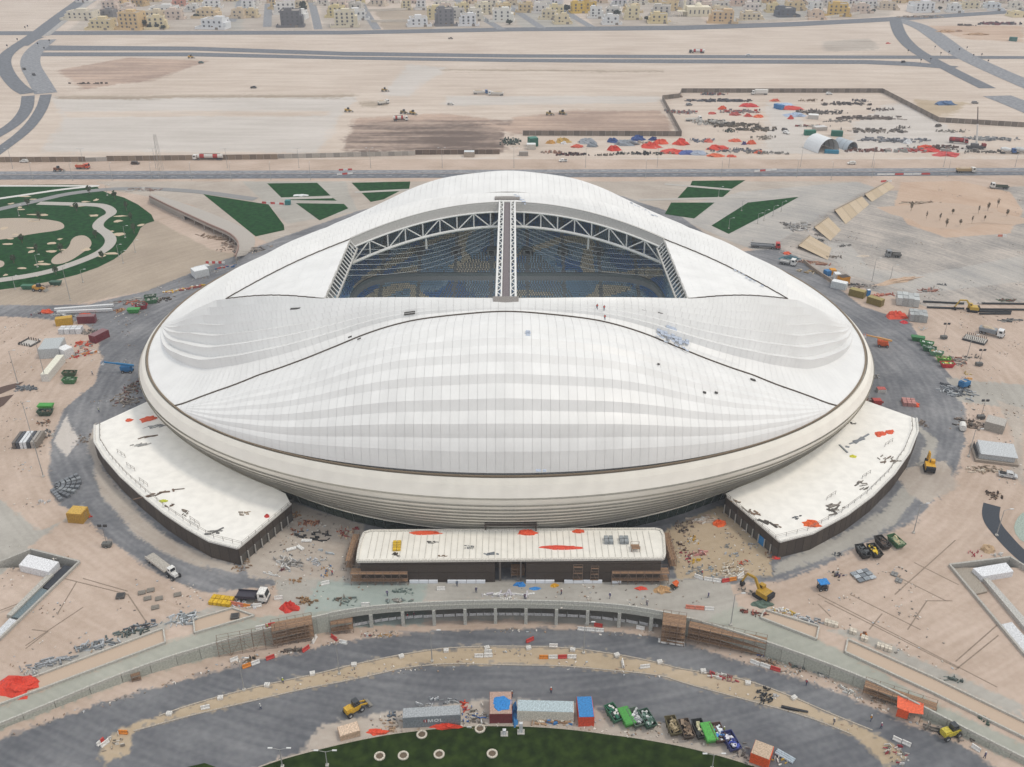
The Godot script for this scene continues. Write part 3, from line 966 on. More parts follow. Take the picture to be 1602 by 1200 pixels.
func build_bowl():
	var conc := mat("standconc", Color("b3b6b8"), 0.9)
	# pitch
	var st := mb()
	flat(st, PackedVector2Array([Vector2(-60, -46), Vector2(60, -46), Vector2(60, 46), Vector2(-60, 46)]), 1.0)
	SM(stad, "pitch", st, mat("pitch", Color("3e6b35"), 0.95))
	# stepped rakes: [r0, y0, r1, y1]
	var rows := []
	for i in 14: rows.append([10.0 + i * 0.85, 4.6 + i * 0.42])
	var y2 := 4.6 + 14 * 0.42 + 1.0
	for i in 33: rows.append([24.2 + i * 0.86, y2 + 1.4 + i * 0.43])
	st = mb()
	var prev: Array = bowl_ring(9.0, 1.0)
	for rw in rows:
		var a := bowl_ring(rw[0], rw[1])
		var b := bowl_ring(rw[0] + 0.86, rw[1])
		for i in 96:
			quad(st, prev[i], prev[i + 1], a[i + 1], a[i])
			quad(st, a[i], a[i + 1], b[i + 1], b[i])
		prev = b
	SM(stad, "stand_terrace", st, conc)
	# balcony wall of the upper tier
	st = mb()
	var w0 := bowl_ring(23.4, y2 + 1.6); var w1 := bowl_ring(23.4, y2 - 1.0); var w2 := bowl_ring(24.3, y2 + 1.6)
	for i in 96:
		quad(st, w0[i], w0[i + 1], w1[i + 1], w1[i]); quad(st, w2[i], w2[i + 1], w0[i + 1], w0[i])
	SM(stad, "balcony_wall", st, mat("balcony", Color("a3abaf"), 0.7))
	# seats on the far side, in the order that the photograph shows
	var seat := mb()
	sbox(seat, Vector3(0, 0.22, 0.0), Vector3(0.42, 0.08, 0.40))
	sbox(seat, Vector3(0, 0.45, -0.20), Vector3(0.42, 0.50, 0.08))
	seat.generate_normals()
	var mesh := seat.commit()
	var cream := [[190, 300, 345, 150, 480, 15], []]
	var places := []
	var cols := []
	# cream waves, as photograph outlines carried onto the rake of each tier
	var up_w := [
		[600, 404, 640, 404, 660, 392, 690, 378, 716, 372, 706, 366, 670, 378, 640, 390, 610, 405],
		[536, 440, 560, 437, 600, 424, 632, 410, 650, 396, 640, 394, 590, 416, 560, 428, 538, 434],
		[598, 438, 650, 440, 654, 416, 630, 420, 605, 432],
		[712, 366, 748, 361, 732, 372, 728, 395, 740, 408, 776, 412, 796, 404, 796, 417, 776, 422, 740, 428, 715, 427, 700, 418, 724, 408, 712, 390],
		[806, 404, 812, 395, 840, 386, 870, 374, 905, 369, 925, 372, 930, 382, 925, 372, 934, 392, 922, 396, 916, 384, 880, 381, 862, 388, 830, 397, 810, 404],
		[912, 390, 926, 388, 928, 405, 931, 425, 928, 434, 916, 432, 908, 418],
		[934, 424, 980, 424, 1010, 412, 1030, 404, 1030, 412, 1010, 430, 984, 434, 938, 433],
	]
	var lo_w := [
		[556, 452, 590, 450, 584, 446, 640, 445, 650, 448, 652, 470, 642, 470, 642, 452, 622, 456, 600, 468, 560, 468],
		[652, 450, 662, 462, 678, 470, 655, 470], [806, 456, 822, 456, 860, 460, 866, 464, 830, 464, 806, 468],
		[934, 446, 985, 446, 986, 452, 950, 466, 910, 470, 930, 458], [1010, 464, 1026, 458, 1020, 468],
	]
	var polys := [[], []]
	for tier in 2:
		for l in [lo_w, up_w][tier]:
			var p := PackedVector2Array()
			for i in range(0, l.size(), 2):
				# meet the rake plane of the tier
				var best := Vector3.ZERO
				var h := 10.0
				for k in 12:
					best = px(l[i], l[i + 1], h)
					var r := -(best.z - SZ) - 30.0
					var hh := 4.6 + (r - 10.0) / 0.85 * 0.42 if tier == 0 else y2 + 1.4 + (r - 24.2) * 0.5
					h = lerpf(h, hh, 0.6)
				p.append(Vector2(best.x - SX, -(best.z - SZ) - 30.0))
			polys[tier].append(p)
	var blues := [Color("a6c3da"), Color("b4cfe3"), Color("c3d9e8"), Color("94b5d2"), Color("7ba2d6")]
	var nz := FastNoiseLite.new(); nz.seed = 4; nz.frequency = 0.035
	for k in rows.size():
		var tier := 0 if k < 14 else 1
		var r: float = rows[k][0]
		var ring := bowl_ring(r + 0.5, rows[k][1], 720)
		for side in [[380, 700]]:
			var acc := 0.0
			for i in range(side[0], side[1]):
				var a: Vector3 = ring[i]; var b: Vector3 = ring[i + 1]
				acc += a.distance_to(b)
				if acc < 0.56: continue
				acc = 0.0
				if a.z > 8.0: continue
				# gangways
				var g := fposmod(a.x + 6.9, 13.9)
				if g < 1.3: continue
				if tier == 1 and k > 22 and k < 28 and (g < 2.6 or g > 12.6): continue
				if rng.randf() < 0.02: continue
				var d := (b - a).normalized()
				var fw := Vector3(-d.z, 0, d.x)
				if fw.dot(-a) < 0: fw = -fw
				var bs := Basis(Vector3.UP.cross(fw).normalized(), Vector3.UP, fw)
				places.append(Transform3D(bs, a))
				var c: Color
				var key := Vector2(a.x, r)
				var isc := false
				for p in polys[tier]:
					if Geometry2D.is_point_in_polygon(key, p): isc = true
				if isc: c = Color("f6ecd8").darkened(rng.randf() * 0.08)
				else:
					var nn := nz.get_noise_2d(a.x * 1.2, r * 1.4) * 1.6 + 0.5
					c = blues[clampi(int(nn * 5.0 + rng.randf_range(-0.7, 0.7)), 0, 4)]
				cols.append(c.srgb_to_linear())
	var mm := MultiMesh.new()
	mm.transform_format = MultiMesh.TRANSFORM_3D; mm.use_colors = true; mm.mesh = mesh
	mm.instance_count = places.size()
	for i in places.size():
		mm.set_instance_transform(i, places[i]); mm.set_instance_color(i, cols[i])
	var mi := MultiMeshInstance3D.new()
	var smat := StandardMaterial3D.new(); smat.vertex_color_use_as_albedo = true; smat.roughness = 0.5
	mi.multimesh = mm; mi.material_override = smat; mi.name = "seats"
	mi.set_meta("kind", "stuff")
	stad.add_child(mi)
	# entrances in the upper tier
	for i in range(-4, 5):
		var x := -6.9 + 13.9 * i + 0.65
		if absf(x) > 52: continue
		var k := 24
		var zz: float = -(30.0 + rows[k][0])
		var tw := Node3D.new(); tw.name = "entrance"; stad.add_child(tw, true)
		for s in [-1, 1]: B(tw, "side_wall", Vector3(x + s * 1.25, rows[k][1] + 0.9, zz - 0.6), Vector3(0.6, 2.2, 3.8), conc)
		B(tw, "lintel", Vector3(x, rows[k][1] + 2.1, zz - 0.6), Vector3(3.1, 0.3, 3.8), conc)
		B(tw, "back_wall", Vector3(x, rows[k][1] + 0.9, zz - 2.4), Vector3(1.9, 2.0, 0.2), conc)
	# roof cables over the stands
	var cab := mat("cable", Color("aab2b8"), 0.4, 0.3, 0)
	for sx in [1.0, -1.0]:
		for i in 6:
			var a := Vector3(sx * 3.0, 38.5, lerpf(-41, -20, i / 5.0)); var b := Vector3(sx * 52.0, 33.2, lerpf(-26, -2, i / 5.0))
			var st2 := mb()
			for j in 8:
				var p0 := a.lerp(b, j / 8.0) - Vector3(0, 4.0 * sin(PI * j / 8.0), 0); var p1 := a.lerp(b, (j + 1) / 8.0) - Vector3(0, 4.0 * sin(PI * (j + 1) / 8.0), 0)
				tube(st2, p0, p1, 0.045, 0.045, 4, false)
			SM(stad, "roof_cable", st2, cab)
	for x in [-29.0, 29.0]:
		var p := near_edge(x) + Vector3(0, -8.5, -1.6); p.z = -p.z
		C(stad, "hanging_speaker", p, p - Vector3(0, 4.2, 0), 0.35, steel_m(), 0.45, 6)
	# goal-end rail frame seen through the left corner
	C(stad, "gantry_rail", Vector3(-53, 26, -44), Vector3(-40, 27.5, -48), 0.14, steel_m(), -1, 5)
	C(stad, "gantry_rail", Vector3(-40, 27.5, -48), Vector3(-40, 33.0, -48), 0.14, steel_m(), -1, 5)

func steel_m() -> Material:
	return M["whitesteel"]

# ================================================================ makers of things
func v2(v: Vector3) -> Vector2: return Vector2(v.x, v.z)

func loc(o: Node3D, v: Vector3) -> Vector3: return o.global_transform.affine_inverse() * v

func span(x1: float, y1: float, x2: float, y2: float) -> Array:   # base, turn, length of a thing lying between two ground pixels
	var a := gp(x1, y1); var b := gp(x2, y2)
	var d := b - a
	return [(a + b) * 0.5, rad_to_deg(atan2(-d.z, d.x)), Vector2(d.x, d.z).length()]

func heap_mesh(rx: float, rz: float, h: float, sd: int, rough := 0.5, n := 14, rings := 5) -> SurfaceTool:
	var r := RandomNumberGenerator.new(); r.seed = sd
	var g := []
	for j in rings + 1:
		var row := []
		var k := j / float(rings)
		for i in n:
			var t := TAU * i / n
			var w := 1.0 + r.randf_range(-0.42, 0.34) * rough * (0.4 + k)
			var y := h * (1.0 - pow(k, 3.0)) * (1.0 + r.randf_range(-0.75, 0.3) * rough) if j > 0 else h * (1.0 - 0.35 * rough)
			if j == rings: y = -0.05
			row.append(Vector3(cos(t) * rx * k * w, y, sin(t) * rz * k * w))
		g.append(row)
	var st := mb()
	for j in rings:
		for i in n:
			var i2 := (i + 1) % n
			if j == 0: tri(st, g[0][0], g[1][i], g[1][i2])
			else: quad(st, g[j][i2], g[j][i], g[j + 1][i], g[j + 1][i2])
	return st

func heap(n: String, label: String, cat: String, at: Vector3, rx: float, rz: float, h: float, m: Material, turn := 0.0, group := "") -> Node3D:
	var o := SM(self, n, heap_mesh(rx, rz, h, int(absf(at.x * 13 + at.z * 7)) + 1, 0.6), m)
	o.position = at; o.rotation_degrees.y = turn
	tag(o, label, cat, group)
	return o

# loose building material: each colour is one part of the pile
func pile(label: String, cat: String, at: Vector3, rx: float, rz: float, cols: Array, count: int, turn := 0.0, long := 2.5, high := 0.8, group := "", n := "material_pile"):
	var o := thing(n, at, turn, label, cat, group)
	var cross := 0.06 if n == "roof_material" else 0.3
	var r := RandomNumberGenerator.new(); r.seed = int(absf(at.x * 31 + at.z * 17)) + 3
	for c in cols:
		var st := mb()
		for i in maxi(3, int(count * 1.7) / cols.size()):
			var p := Vector3((r.randf() + r.randf() - 1.0) * rx * 1.2, 0, (r.randf() + r.randf() - 1.0) * rz * 1.2)
			var L := r.randf_range(0.2, 0.9) * long
			var w := r.randf_range(0.12, 0.4) * (long * 0.4)
			var h := r.randf_range(0.15, 1.0) * high
			var yaw := r.randf_range(-0.5, 0.5) + (PI / 2 if r.randf() < cross else 0.0)
			sbox(st, p + Vector3(0, h * 0.5 - 0.02, 0), Vector3(L, h, w), Basis(Vector3.UP, yaw) * Basis(Vector3.RIGHT, r.randf_range(-0.12, 0.12)))
		var part := SM(o, "material_pieces", st, cm(c))
		part.set_meta("kind", "stuff")
	return o

func stack(label: String, cat: String, at: Vector3, turn: float, nx: int, nz: int, ny: int, s: Vector3, c: String, n := "pallet_stack", group := ""):
	var o := thing(n, at, turn, label, cat, group)
	var k := 0
	for i in nx:
		for j in nz:
			for l in ny:
				k += 1
				B(o, "bundle", Vector3((i - (nx - 1) * 0.5) * s.x * 1.12, s.y * (l + 0.5) + 0.02 * l, (j - (nz - 1) * 0.5) * s.z * 1.15), s, cm(Color(c).darkened(0.03 * (k % 4)).to_html(false)), Vector3(0, (k * 37 % 9) - 4, 0))
	return o

func wheel(o: Node3D, c: Vector3, r: float, w: float):
	var a := C(o, "wheel", c - Vector3(0, 0, w * 0.5), c + Vector3(0, 0, w * 0.5), r, mat("tyre", Color("26272a"), 0.9, 0, 0), -1, 10)
	C(a, "rim", c - Vector3(0, 0, w * 0.53), c + Vector3(0, 0, w * 0.53), r * 0.5, mat("rimm", Color("9a9c9e"), 0.5, 0, 0), -1, 8)

func cabin(o: Node3D, n: String, x0: float, x1: float, y0: float, y1: float, w: float, m: Material, rake := 0.35):
	# a driver's cab facing +x with a raked windscreen
	var st := mb()
	var p := [Vector2(x0, y0), Vector2(x1, y0), Vector2(x1, lerpf(y0, y1, 0.45)), Vector2(x1 - rake, y1), Vector2(x0, y1)]
	side_prism(st, p, w)
	var c := SM(o, n, st, m)
	var gl := mat("autoglass", Color("1c242b"), 0.08, 0, 0)
	var a := p[2] as Vector2; var b := p[3] as Vector2
	var st2 := mb()
	var off := Vector3(0.02, 0.012, 0)
	quad(st2, Vector3(a.x, a.y, -w * 0.44) + off, Vector3(b.x, b.y - 0.08, -w * 0.42) + off, Vector3(b.x, b.y - 0.08, w * 0.42) + off, Vector3(a.x, a.y, w * 0.44) + off)
	SM(c, "windscreen", st2, gl)
	for s in [-1, 1]:
		B(c, "side_window", Vector3(lerpf(x0, x1, 0.5), lerpf(y0, y1, 0.70), s * (w * 0.5 + 0.012)), Vector3((x1 - x0) * 0.5, (y1 - y0) * 0.34, 0.03), gl)
	return c

func side_prism(st: SurfaceTool, p: Array, w: float):   # profile in x, y; depth along z
	var n := p.size()
	var pv := PackedVector2Array(p)
	var ix := Geometry2D.triangulate_polygon(pv)
	for k in range(0, ix.size(), 3):
		for s in [-1.0, 1.0]:
			tri(st, Vector3(p[ix[k]].x, p[ix[k]].y, s * w * 0.5), Vector3(p[ix[k + 1]].x, p[ix[k + 1]].y, s * w * 0.5), Vector3(p[ix[k + 2]].x, p[ix[k + 2]].y, s * w * 0.5))
	for i in n:
		var a: Vector2 = p[i]; var b: Vector2 = p[(i + 1) % n]
		quad(st, Vector3(a.x, a.y, -w * 0.5), Vector3(b.x, b.y, -w * 0.5), Vector3(b.x, b.y, w * 0.5), Vector3(a.x, a.y, w * 0.5))

func truck(label: String, at: Vector3, turn: float, kind: String, cab: String, body: String, L := 8.5, n := "lorry") -> Node3D:
	var o := thing(n, at, turn, label, "truck")
	var w := 2.5
	B(o, "chassis", Vector3(0, 0.85, 0), Vector3(L * 0.96, 0.3, 1.1), mat("chassis", Color("2b2b2d"), 0.9, 0, 0))
	var cx := L * 0.5
	cabin(o, "cab", cx - 2.1, cx, 0.75, 3.0, w, cm(cab, 0.4))
	B(o, "bumper", Vector3(cx + 0.08, 0.75, 0), Vector3(0.2, 0.4, w), mat("bump", Color("55575a"), 0.7, 0, 0))
	for s in [-1, 1]: B(o, "headlight", Vector3(cx + 0.04, 1.15, s * 0.95), Vector3(0.1, 0.22, 0.4), mat("lampglass", Color("e8e8e4"), 0.2, 0, 0))
	var bm := cm(body, 0.6)
	var bl := L - 2.6
	var bc := -L * 0.5 + bl * 0.5
	if kind == "tanker":
		C(o, "tank", Vector3(bc - bl * 0.5, 2.3, 0), Vector3(bc + bl * 0.5, 2.3, 0), 1.2, bm, -1, 14)
		for k in 2:
			C(o, "tank_band", Vector3(bc - bl * 0.30 + k * bl * 0.52, 2.3, 0), Vector3(bc - bl * 0.12 + k * bl * 0.52, 2.3, 0), 1.22, cm("b23a34"), -1, 14)
		B(o, "tank_walkway", Vector3(bc, 3.55, 0), Vector3(bl * 0.8, 0.1, 0.6), mat("chassis", Color("2b2b2d"), 0.9, 0, 0))
	elif kind == "box":
		B(o, "cargo_box", Vector3(bc, 2.45, 0), Vector3(bl, 2.7, w), bm)
	elif kind == "flat":
		B(o, "bed", Vector3(bc, 1.25, 0), Vector3(bl, 0.25, w), bm)
		for s in [-1, 1]: B(o, "side_board", Vector3(bc, 1.6, s * (w * 0.5 - 0.04)), Vector3(bl, 0.5, 0.08), bm)
		B(o, "headboard", Vector3(bc + bl * 0.5 - 0.05, 1.8, 0), Vector3(0.1, 1.0, w - 0.2), bm)
	elif kind == "mixer":
		C(o, "drum", Vector3(bc - bl * 0.5, 3.0, 0), Vector3(bc - bl * 0.1, 2.6, 0), 0.7, bm, 1.3, 12)
		C(o, "drum", Vector3(bc - bl * 0.1, 2.6, 0), Vector3(bc + bl * 0.42, 2.2, 0), 1.3, bm, 0.8, 12)
	else:   # tipper: a tapered open hopper
		var st := mb()
		side_prism(st, [Vector2(bc - bl * 0.5, 1.5), Vector2(bc - bl * 0.42, 1.1), Vector2(bc + bl * 0.5, 1.1), Vector2(bc + bl * 0.5, 2.6), Vector2(bc - bl * 0.5, 2.4)], w)
		SM(o, "hopper", st, bm)
		var hs := SM(o, "load", heap_mesh(bl * 0.45, 1.1, 0.7, 5, 0.4, 10, 3), cm("c9b79f"))
		hs.position = Vector3(bc, 2.45, 0)
	var xs := [cx - 1.1, -L * 0.5 + 0.9, -L * 0.5 + 2.1]
	if L > 12: xs.append(-L * 0.5 + 3.3); xs.append(cx - 3.4)
	for x in xs:
		for s in [-1, 1]: wheel(o, Vector3(x, 0.5, s * 1.05), 0.5, 0.35)
	return o

func car(label: String, at: Vector3, turn: float, c: String, pickup := false, group := "") -> Node3D:
	var o := thing("car", at, turn, label, "car", group)
	var st := mb()
	side_prism(st, [Vector2(-2.4, 0.4), Vector2(2.35, 0.4), Vector2(2.4, 0.85), Vector2(1.3, 1.0), Vector2(-2.4, 1.05)], 1.85)
	SM(o, "body", st, cm(c, 0.3))
	if pickup:
		cabin(o, "cab", -0.5, 1.5, 1.0, 1.75, 1.65, cm(c, 0.3), 0.6)
		B(o, "bed", Vector3(-1.4, 1.12, 0), Vector3(1.6, 0.2, 1.4), mat("chassis", Color("2b2b2d"), 0.9, 0, 0))
	else:
		cabin(o, "cab", -2.0, 1.3, 1.0, 1.8, 1.65, cm(c, 0.3), 0.6)
	for x in [-1.5, 1.5]:
		for s in [-1, 1]: wheel(o, Vector3(x, 0.36, s * 0.85), 0.36, 0.24)
	return o

func excavator(label: String, at: Vector3, turn: float, c: String, reach := 1.0) -> Node3D:
	var o := thing("excavator", at, turn, label, "excavator")
	var blk := mat("tyre", Color("26272a"), 0.9, 0, 0)
	for s in [-1, 1]:
		var st := mb()
		side_prism(st, [Vector2(-1.9, 0.25), Vector2(-1.5, 0.0), Vector2(1.5, 0.0), Vector2(1.9, 0.25), Vector2(1.9, 0.6), Vector2(1.5, 0.9), Vector2(-1.5, 0.9), Vector2(-1.9, 0.6)], 0.6)
		SM(o, "track", st, blk).position.z = s * 1.15
	var m := cm(c, 0.5)
	B(o, "body", Vector3(-0.6, 1.6, 0), Vector3(3.2, 1.2, 2.6), m)
	B(o, "counterweight", Vector3(-2.2, 1.6, 0), Vector3(0.7, 1.3, 2.5), blk)
	cabin(o, "cab", 0.1, 1.6, 1.2, 3.0, 1.1, m, 0.2).position.z = 0.7
	var st2 := mb()
	bar(st2, Vector3(0.8, 1.9, -0.3), Vector3(2.6 * reach, 4.4, -0.3), 0.45, 0.6)
	bar(st2, Vector3(2.6 * reach, 4.4, -0.3), Vector3(5.0 * reach, 4.2, -0.3), 0.4, 0.5)
	SM(o, "boom", st2, m)
	st2 = mb()
	bar(st2, Vector3(4.9 * reach, 4.4, -0.3), Vector3(6.3 * reach, 1.3, -0.3), 0.32, 0.4)
	SM(o, "stick", st2, m)
	st2 = mb()
	side_prism(st2, [Vector2(6.6 * reach, 1.4), Vector2(6.1 * reach, 1.2), Vector2(5.5 * reach, 0.5), Vector2(5.8 * reach, 0.1), Vector2(6.5 * reach, 0.3)], 1.1)
	SM(o, "bucket", st2, blk).position.z = -0.3
	return o

func loader(label: String, at: Vector3, turn: float, c: String, n := "wheel_loader") -> Node3D:
	var o := thing(n, at, turn, label, "loader")
	var m := cm(c, 0.5)
	B(o, "body", Vector3(-0.8, 1.3, 0), Vector3(3.2, 1.0, 1.7), m)
	B(o, "engine_hood", Vector3(-1.7, 1.9, 0), Vector3(1.5, 0.5, 1.4), m)
	cabin(o, "cab", -0.6, 0.8, 1.7, 3.1, 1.3, mat("loadercab", Color("33373b"), 0.3, 0, 0), 0.2)
	for s in [-1, 1]:
		var st := mb()
		bar(st, Vector3(0.6, 1.6, s * 0.5), Vector3(2.6, 0.8, s * 0.5), 0.22, 0.3)
		SM(o, "lift_arm", st, m)
	var st2 := mb()
	side_prism(st2, [Vector2(2.5, 1.1), Vector2(2.5, 0.15), Vector2(3.5, 0.15), Vector2(2.9, 0.4)], 2.3)
	SM(o, "bucket", st2, mat("bucketm", Color("7d7a74"), 0.8, 0, 0))
	for x in [-1.9, 0.9]:
		for s in [-1, 1]: wheel(o, Vector3(x, 0.65, s * 0.95), 0.65, 0.45)
	return o

func boom_lift(label: String, at: Vector3, turn: float, c: String, L := 10.0) -> Node3D:
	var o := thing("boom_lift", at, turn, label, "boom lift")
	B(o, "base", Vector3(0, 0.9, 0), Vector3(3.6, 0.6, 1.8), cm(c))
	for x in [-1.3, 1.3]:
		for s in [-1, 1]: wheel(o, Vector3(x, 0.5, s * 1.0), 0.5, 0.4)
	B(o, "turret", Vector3(-0.3, 1.8, 0), Vector3(3.4, 1.3, 2.2), cm(c))
	var bm := cm("e0a865") if c != "2272a8" else cm("2a80b5")
	var st := mb()
	bar(st, Vector3(2.6, 2.6, 0.3), Vector3(2.6 - L * 0.6, 3.4, 0.3), 0.5, 0.6)
	SM(o, "lower_boom", st, bm)
	st = mb()
	bar(st, Vector3(2.6 - L * 0.55, 3.35, 0.3), Vector3(2.4 - L, 3.9, 0.3), 0.36, 0.42)
	SM(o, "upper_boom", st, bm)
	var b := Node3D.new(); b.name = "basket"; o.add_child(b)
	B(b, "floor", Vector3(1.9 - L, 3.2, 0.3), Vector3(0.9, 0.1, 2.0), cm("b8b8b8"))
	for y in [3.7, 4.2]:
		for s in [-1, 1]: B(b, "rail", Vector3(1.9 - L + s * 0.42, y, 0.3), Vector3(0.06, 0.06, 2.0), cm(c))
	return o

func container(label: String, cat: String, x1: float, y1: float, x2: float, y2: float, w: float, h: float, c: String, roof := "", n := "shipping_container") -> Node3D:
	var s := span(x1, y1, x2, y2)
	var o := thing(n, s[0], s[1], label, cat)
	var L: float = s[2]
	o.translate_object_local(Vector3(0, 0, -w * 0.5))    # the given line is the foot of the wall that faces the camera
	var st := mb()
	var nb := int(L / 0.6)
	sbox(st, Vector3(0, h * 0.5, 0), Vector3(L, h, w - 0.08))
	for i in nb:
		var x := -L * 0.5 + (i + 0.5) * L / nb
		for z in [-1, 1]: sbox(st, Vector3(x, h * 0.5, z * (w * 0.5 - 0.02)), Vector3(L / nb * 0.5, h - 0.3, 0.06))
	SM(o, "body", st, cm(c, 0.6))
	for x in [-1, 1]:
		for z in [-1, 1]: B(o, "corner_post", Vector3(x * (L * 0.5 - 0.08), h * 0.5, z * (w * 0.5 - 0.06)), Vector3(0.2, h + 0.02, 0.2), cm(c, 0.6))
	B(o, "roof", Vector3(0, h + 0.05, 0), Vector3(L - 0.1, 0.1, w - 0.1), cm(roof if roof else c, 0.6))
	var d := B(o, "door", Vector3(L * 0.5 + 0.03, h * 0.5, 0), Vector3(0.06, h - 0.25, w - 0.3), cm(c, 0.6))
	for z in [-0.4, 0.4]: B(d, "lock_bar", Vector3(0.05, 0, z), Vector3(0.05, h - 0.4, 0.05), cm("9a9a98"))
	return o

func skip(label: String, x: float, y: float, turn: float, c: String, fill_: Array, n := "skip", L := 4.6, w := 2.2) -> Node3D:
	var o := thing(n, gp(x, y), turn, label, "skip")
	var h := 1.6
	var st := mb()
	var a := [Vector3(-L * 0.36, 0.1, w * 0.5), Vector3(L * 0.36, 0.1, w * 0.5), Vector3(L * 0.5, h, w * 0.5), Vector3(-L * 0.5, h, w * 0.5)]
	var t := 0.1
	for s in [-1.0, 1.0]:
		quad(st, Vector3(a[0].x, a[0].y, s * w * 0.42), Vector3(a[1].x, a[1].y, s * w * 0.42), Vector3(a[2].x, h, s * w * 0.5), Vector3(a[3].x, h, s * w * 0.5))
	quad(st, Vector3(a[0].x, 0.1, -w * 0.42), Vector3(a[0].x, 0.1, w * 0.42), Vector3(a[3].x, h, w * 0.5), Vector3(a[3].x, h, -w * 0.5))
	quad(st, Vector3(a[1].x, 0.1, -w * 0.42), Vector3(a[1].x, 0.1, w * 0.42), Vector3(a[2].x, h, w * 0.5), Vector3(a[2].x, h, -w * 0.5))
	quad(st, Vector3(a[0].x, 0.1, -w * 0.42), Vector3(a[1].x, 0.1, -w * 0.42), Vector3(a[1].x, 0.1, w * 0.42), Vector3(a[0].x, 0.1, w * 0.42))
	SM(o, "hopper", st, cm(c, 0.6))
	for s in [-1, 1]:
		B(o, "top_rail", Vector3(0, h, s * w * 0.5), Vector3(L, 0.14, 0.14), cm(c, 0.6))
		B(o, "end_rail", Vector3(s * L * 0.5, h, 0), Vector3(0.14, 0.14, w), cm(c, 0.6))
		B(o, "side_rib", Vector3(s * L * 0.15, h * 0.55, w * 0.49), Vector3(0.14, h * 0.9, 0.14), cm(c, 0.6))
	var r := RandomNumberGenerator.new(); r.seed = int(x * 3 + y)
	if fill_.size() == 1 and fill_[0] == "lid":
		B(o, "cover", Vector3(0, h + 0.06, 0), Vector3(L * 0.96, 0.16, w * 0.96), cm(c, 0.6))
	else:
		for q in fill_:
			var st2 := mb()
			for i in 9:
				sbox(st2, Vector3(r.randf_range(-0.36, 0.36) * L, h * 0.75 + r.randf() * 0.35, r.randf_range(-0.34, 0.34) * w), Vector3(r.randf_range(0.3, 1.2), r.randf_range(0.1, 0.5), r.randf_range(0.2, 0.7)), Basis(Vector3(0.2, 1, 0.1).normalized(), r.randf() * TAU))
			SM(o, "rubbish", st2, cm(q)).set_meta("kind", "stuff")
	return o

func barriers(label: String, group: String, x1: float, y1: float, x2: float, y2: float, cols: Array):
	var s := span(x1, y1, x2, y2)
	var n := cols.size()
	var a := gp(x1, y1); var b := gp(x2, y2)
	var L: float = s[2] / n
	for i in n:
		var nm: String = {"e9e7e3": "white", "c8403a": "red", "e28a2e": "orange", "d9826a": "pink"}.get(cols[i], "pale")
		var p := a.lerp(b, (i + 0.5) / n)
		if p.y < -0.01: p.y = hl(p.x)
		var o := thing("road_barrier", p, s[1] + ((i * 7) % 5 - 2), label.replace("#", nm), "barrier", group)
		var st := mb()
		var l := L * 0.94
		# moulded profile: wide foot, narrow top, extruded along the barrier
		var pr := [Vector2(-0.28, 0), Vector2(0.28, 0), Vector2(0.28, 0.22), Vector2(0.14, 0.42), Vector2(0.10, 0.95), Vector2(-0.10, 0.95), Vector2(-0.14, 0.42), Vector2(-0.28, 0.22)]
		side_prism(st, pr, l)
		var bd := SM(o, "body", st, cm(cols[i], 0.5))
		bd.rotation_degrees.y = 90
		B(o, "connector", Vector3(l * 0.5 + 0.02, 0.5, 0), Vector3(0.06, 0.6, 0.1), cm("8f8f8f"))

func person(label: String, x: float, y: float, vest: String, turn := 0.0, base := Vector3.INF, group := "site workers"):
	var at := gp(x, y) if base == Vector3.INF else base
	var o := thing("person", at, turn, label, "person", group)
	var st := mb()
	var st_leg := 0.12
	for s in [-1.0, 1.0]:
		tube(st, Vector3(s * 0.13, 0.0, s * st_leg), Vector3(s * 0.12, 0.48, s * st_leg * 0.6), 0.065, 0.075, 6)
		tube(st, Vector3(s * 0.12, 0.46, s * st_leg * 0.6), Vector3(s * 0.09, 0.92, 0), 0.08, 0.11, 6)
		tube(st, Vector3(s * 0.21, 1.42, 0), Vector3(s * 0.27, 1.14, -s * 0.05), 0.06, 0.05, 6)
		tube(st, Vector3(s * 0.27, 1.14, -s * 0.05), Vector3(s * 0.25, 0.88, -s * 0.16), 0.05, 0.04, 6)
	tube(st, Vector3(0, 0.85, 0), Vector3(0, 1.2, 0), 0.16, 0.15, 8)
	tube(st, Vector3(0, 1.2, 0), Vector3(0, 1.48, 0), 0.16, 0.13, 8)
	tube(st, Vector3(0, 1.45, 0), Vector3(0, 1.58, 0), 0.055, 0.055, 6)
	tube(st, Vector3(0, 1.54, 0.01), Vector3(0, 1.66, 0.01), 0.085, 0.10, 8)
	tube(st, Vector3(0, 1.66, 0.01), Vector3(0, 1.76, 0.01), 0.10, 0.05, 8)
	SM(o, "body", st, cm("46506b"))
	st = mb()
	tube(st, Vector3(0, 1.0, 0), Vector3(0, 1.25, 0), 0.19, 0.185, 8)
	tube(st, Vector3(0, 1.25, 0), Vector3(0, 1.47, 0), 0.185, 0.15, 8)
	SM(o, "vest", st, cm(vest))
	st = mb()
	tube(st, Vector3(0, 1.68, 0.02), Vector3(0, 1.71, 0.02), 0.15, 0.13, 8)
	tube(st, Vector3(0, 1.71, 0.01), Vector3(0, 1.82, 0.01), 0.125, 0.05, 8)
	SM(o, "helmet", st, cm("e9e6df"))

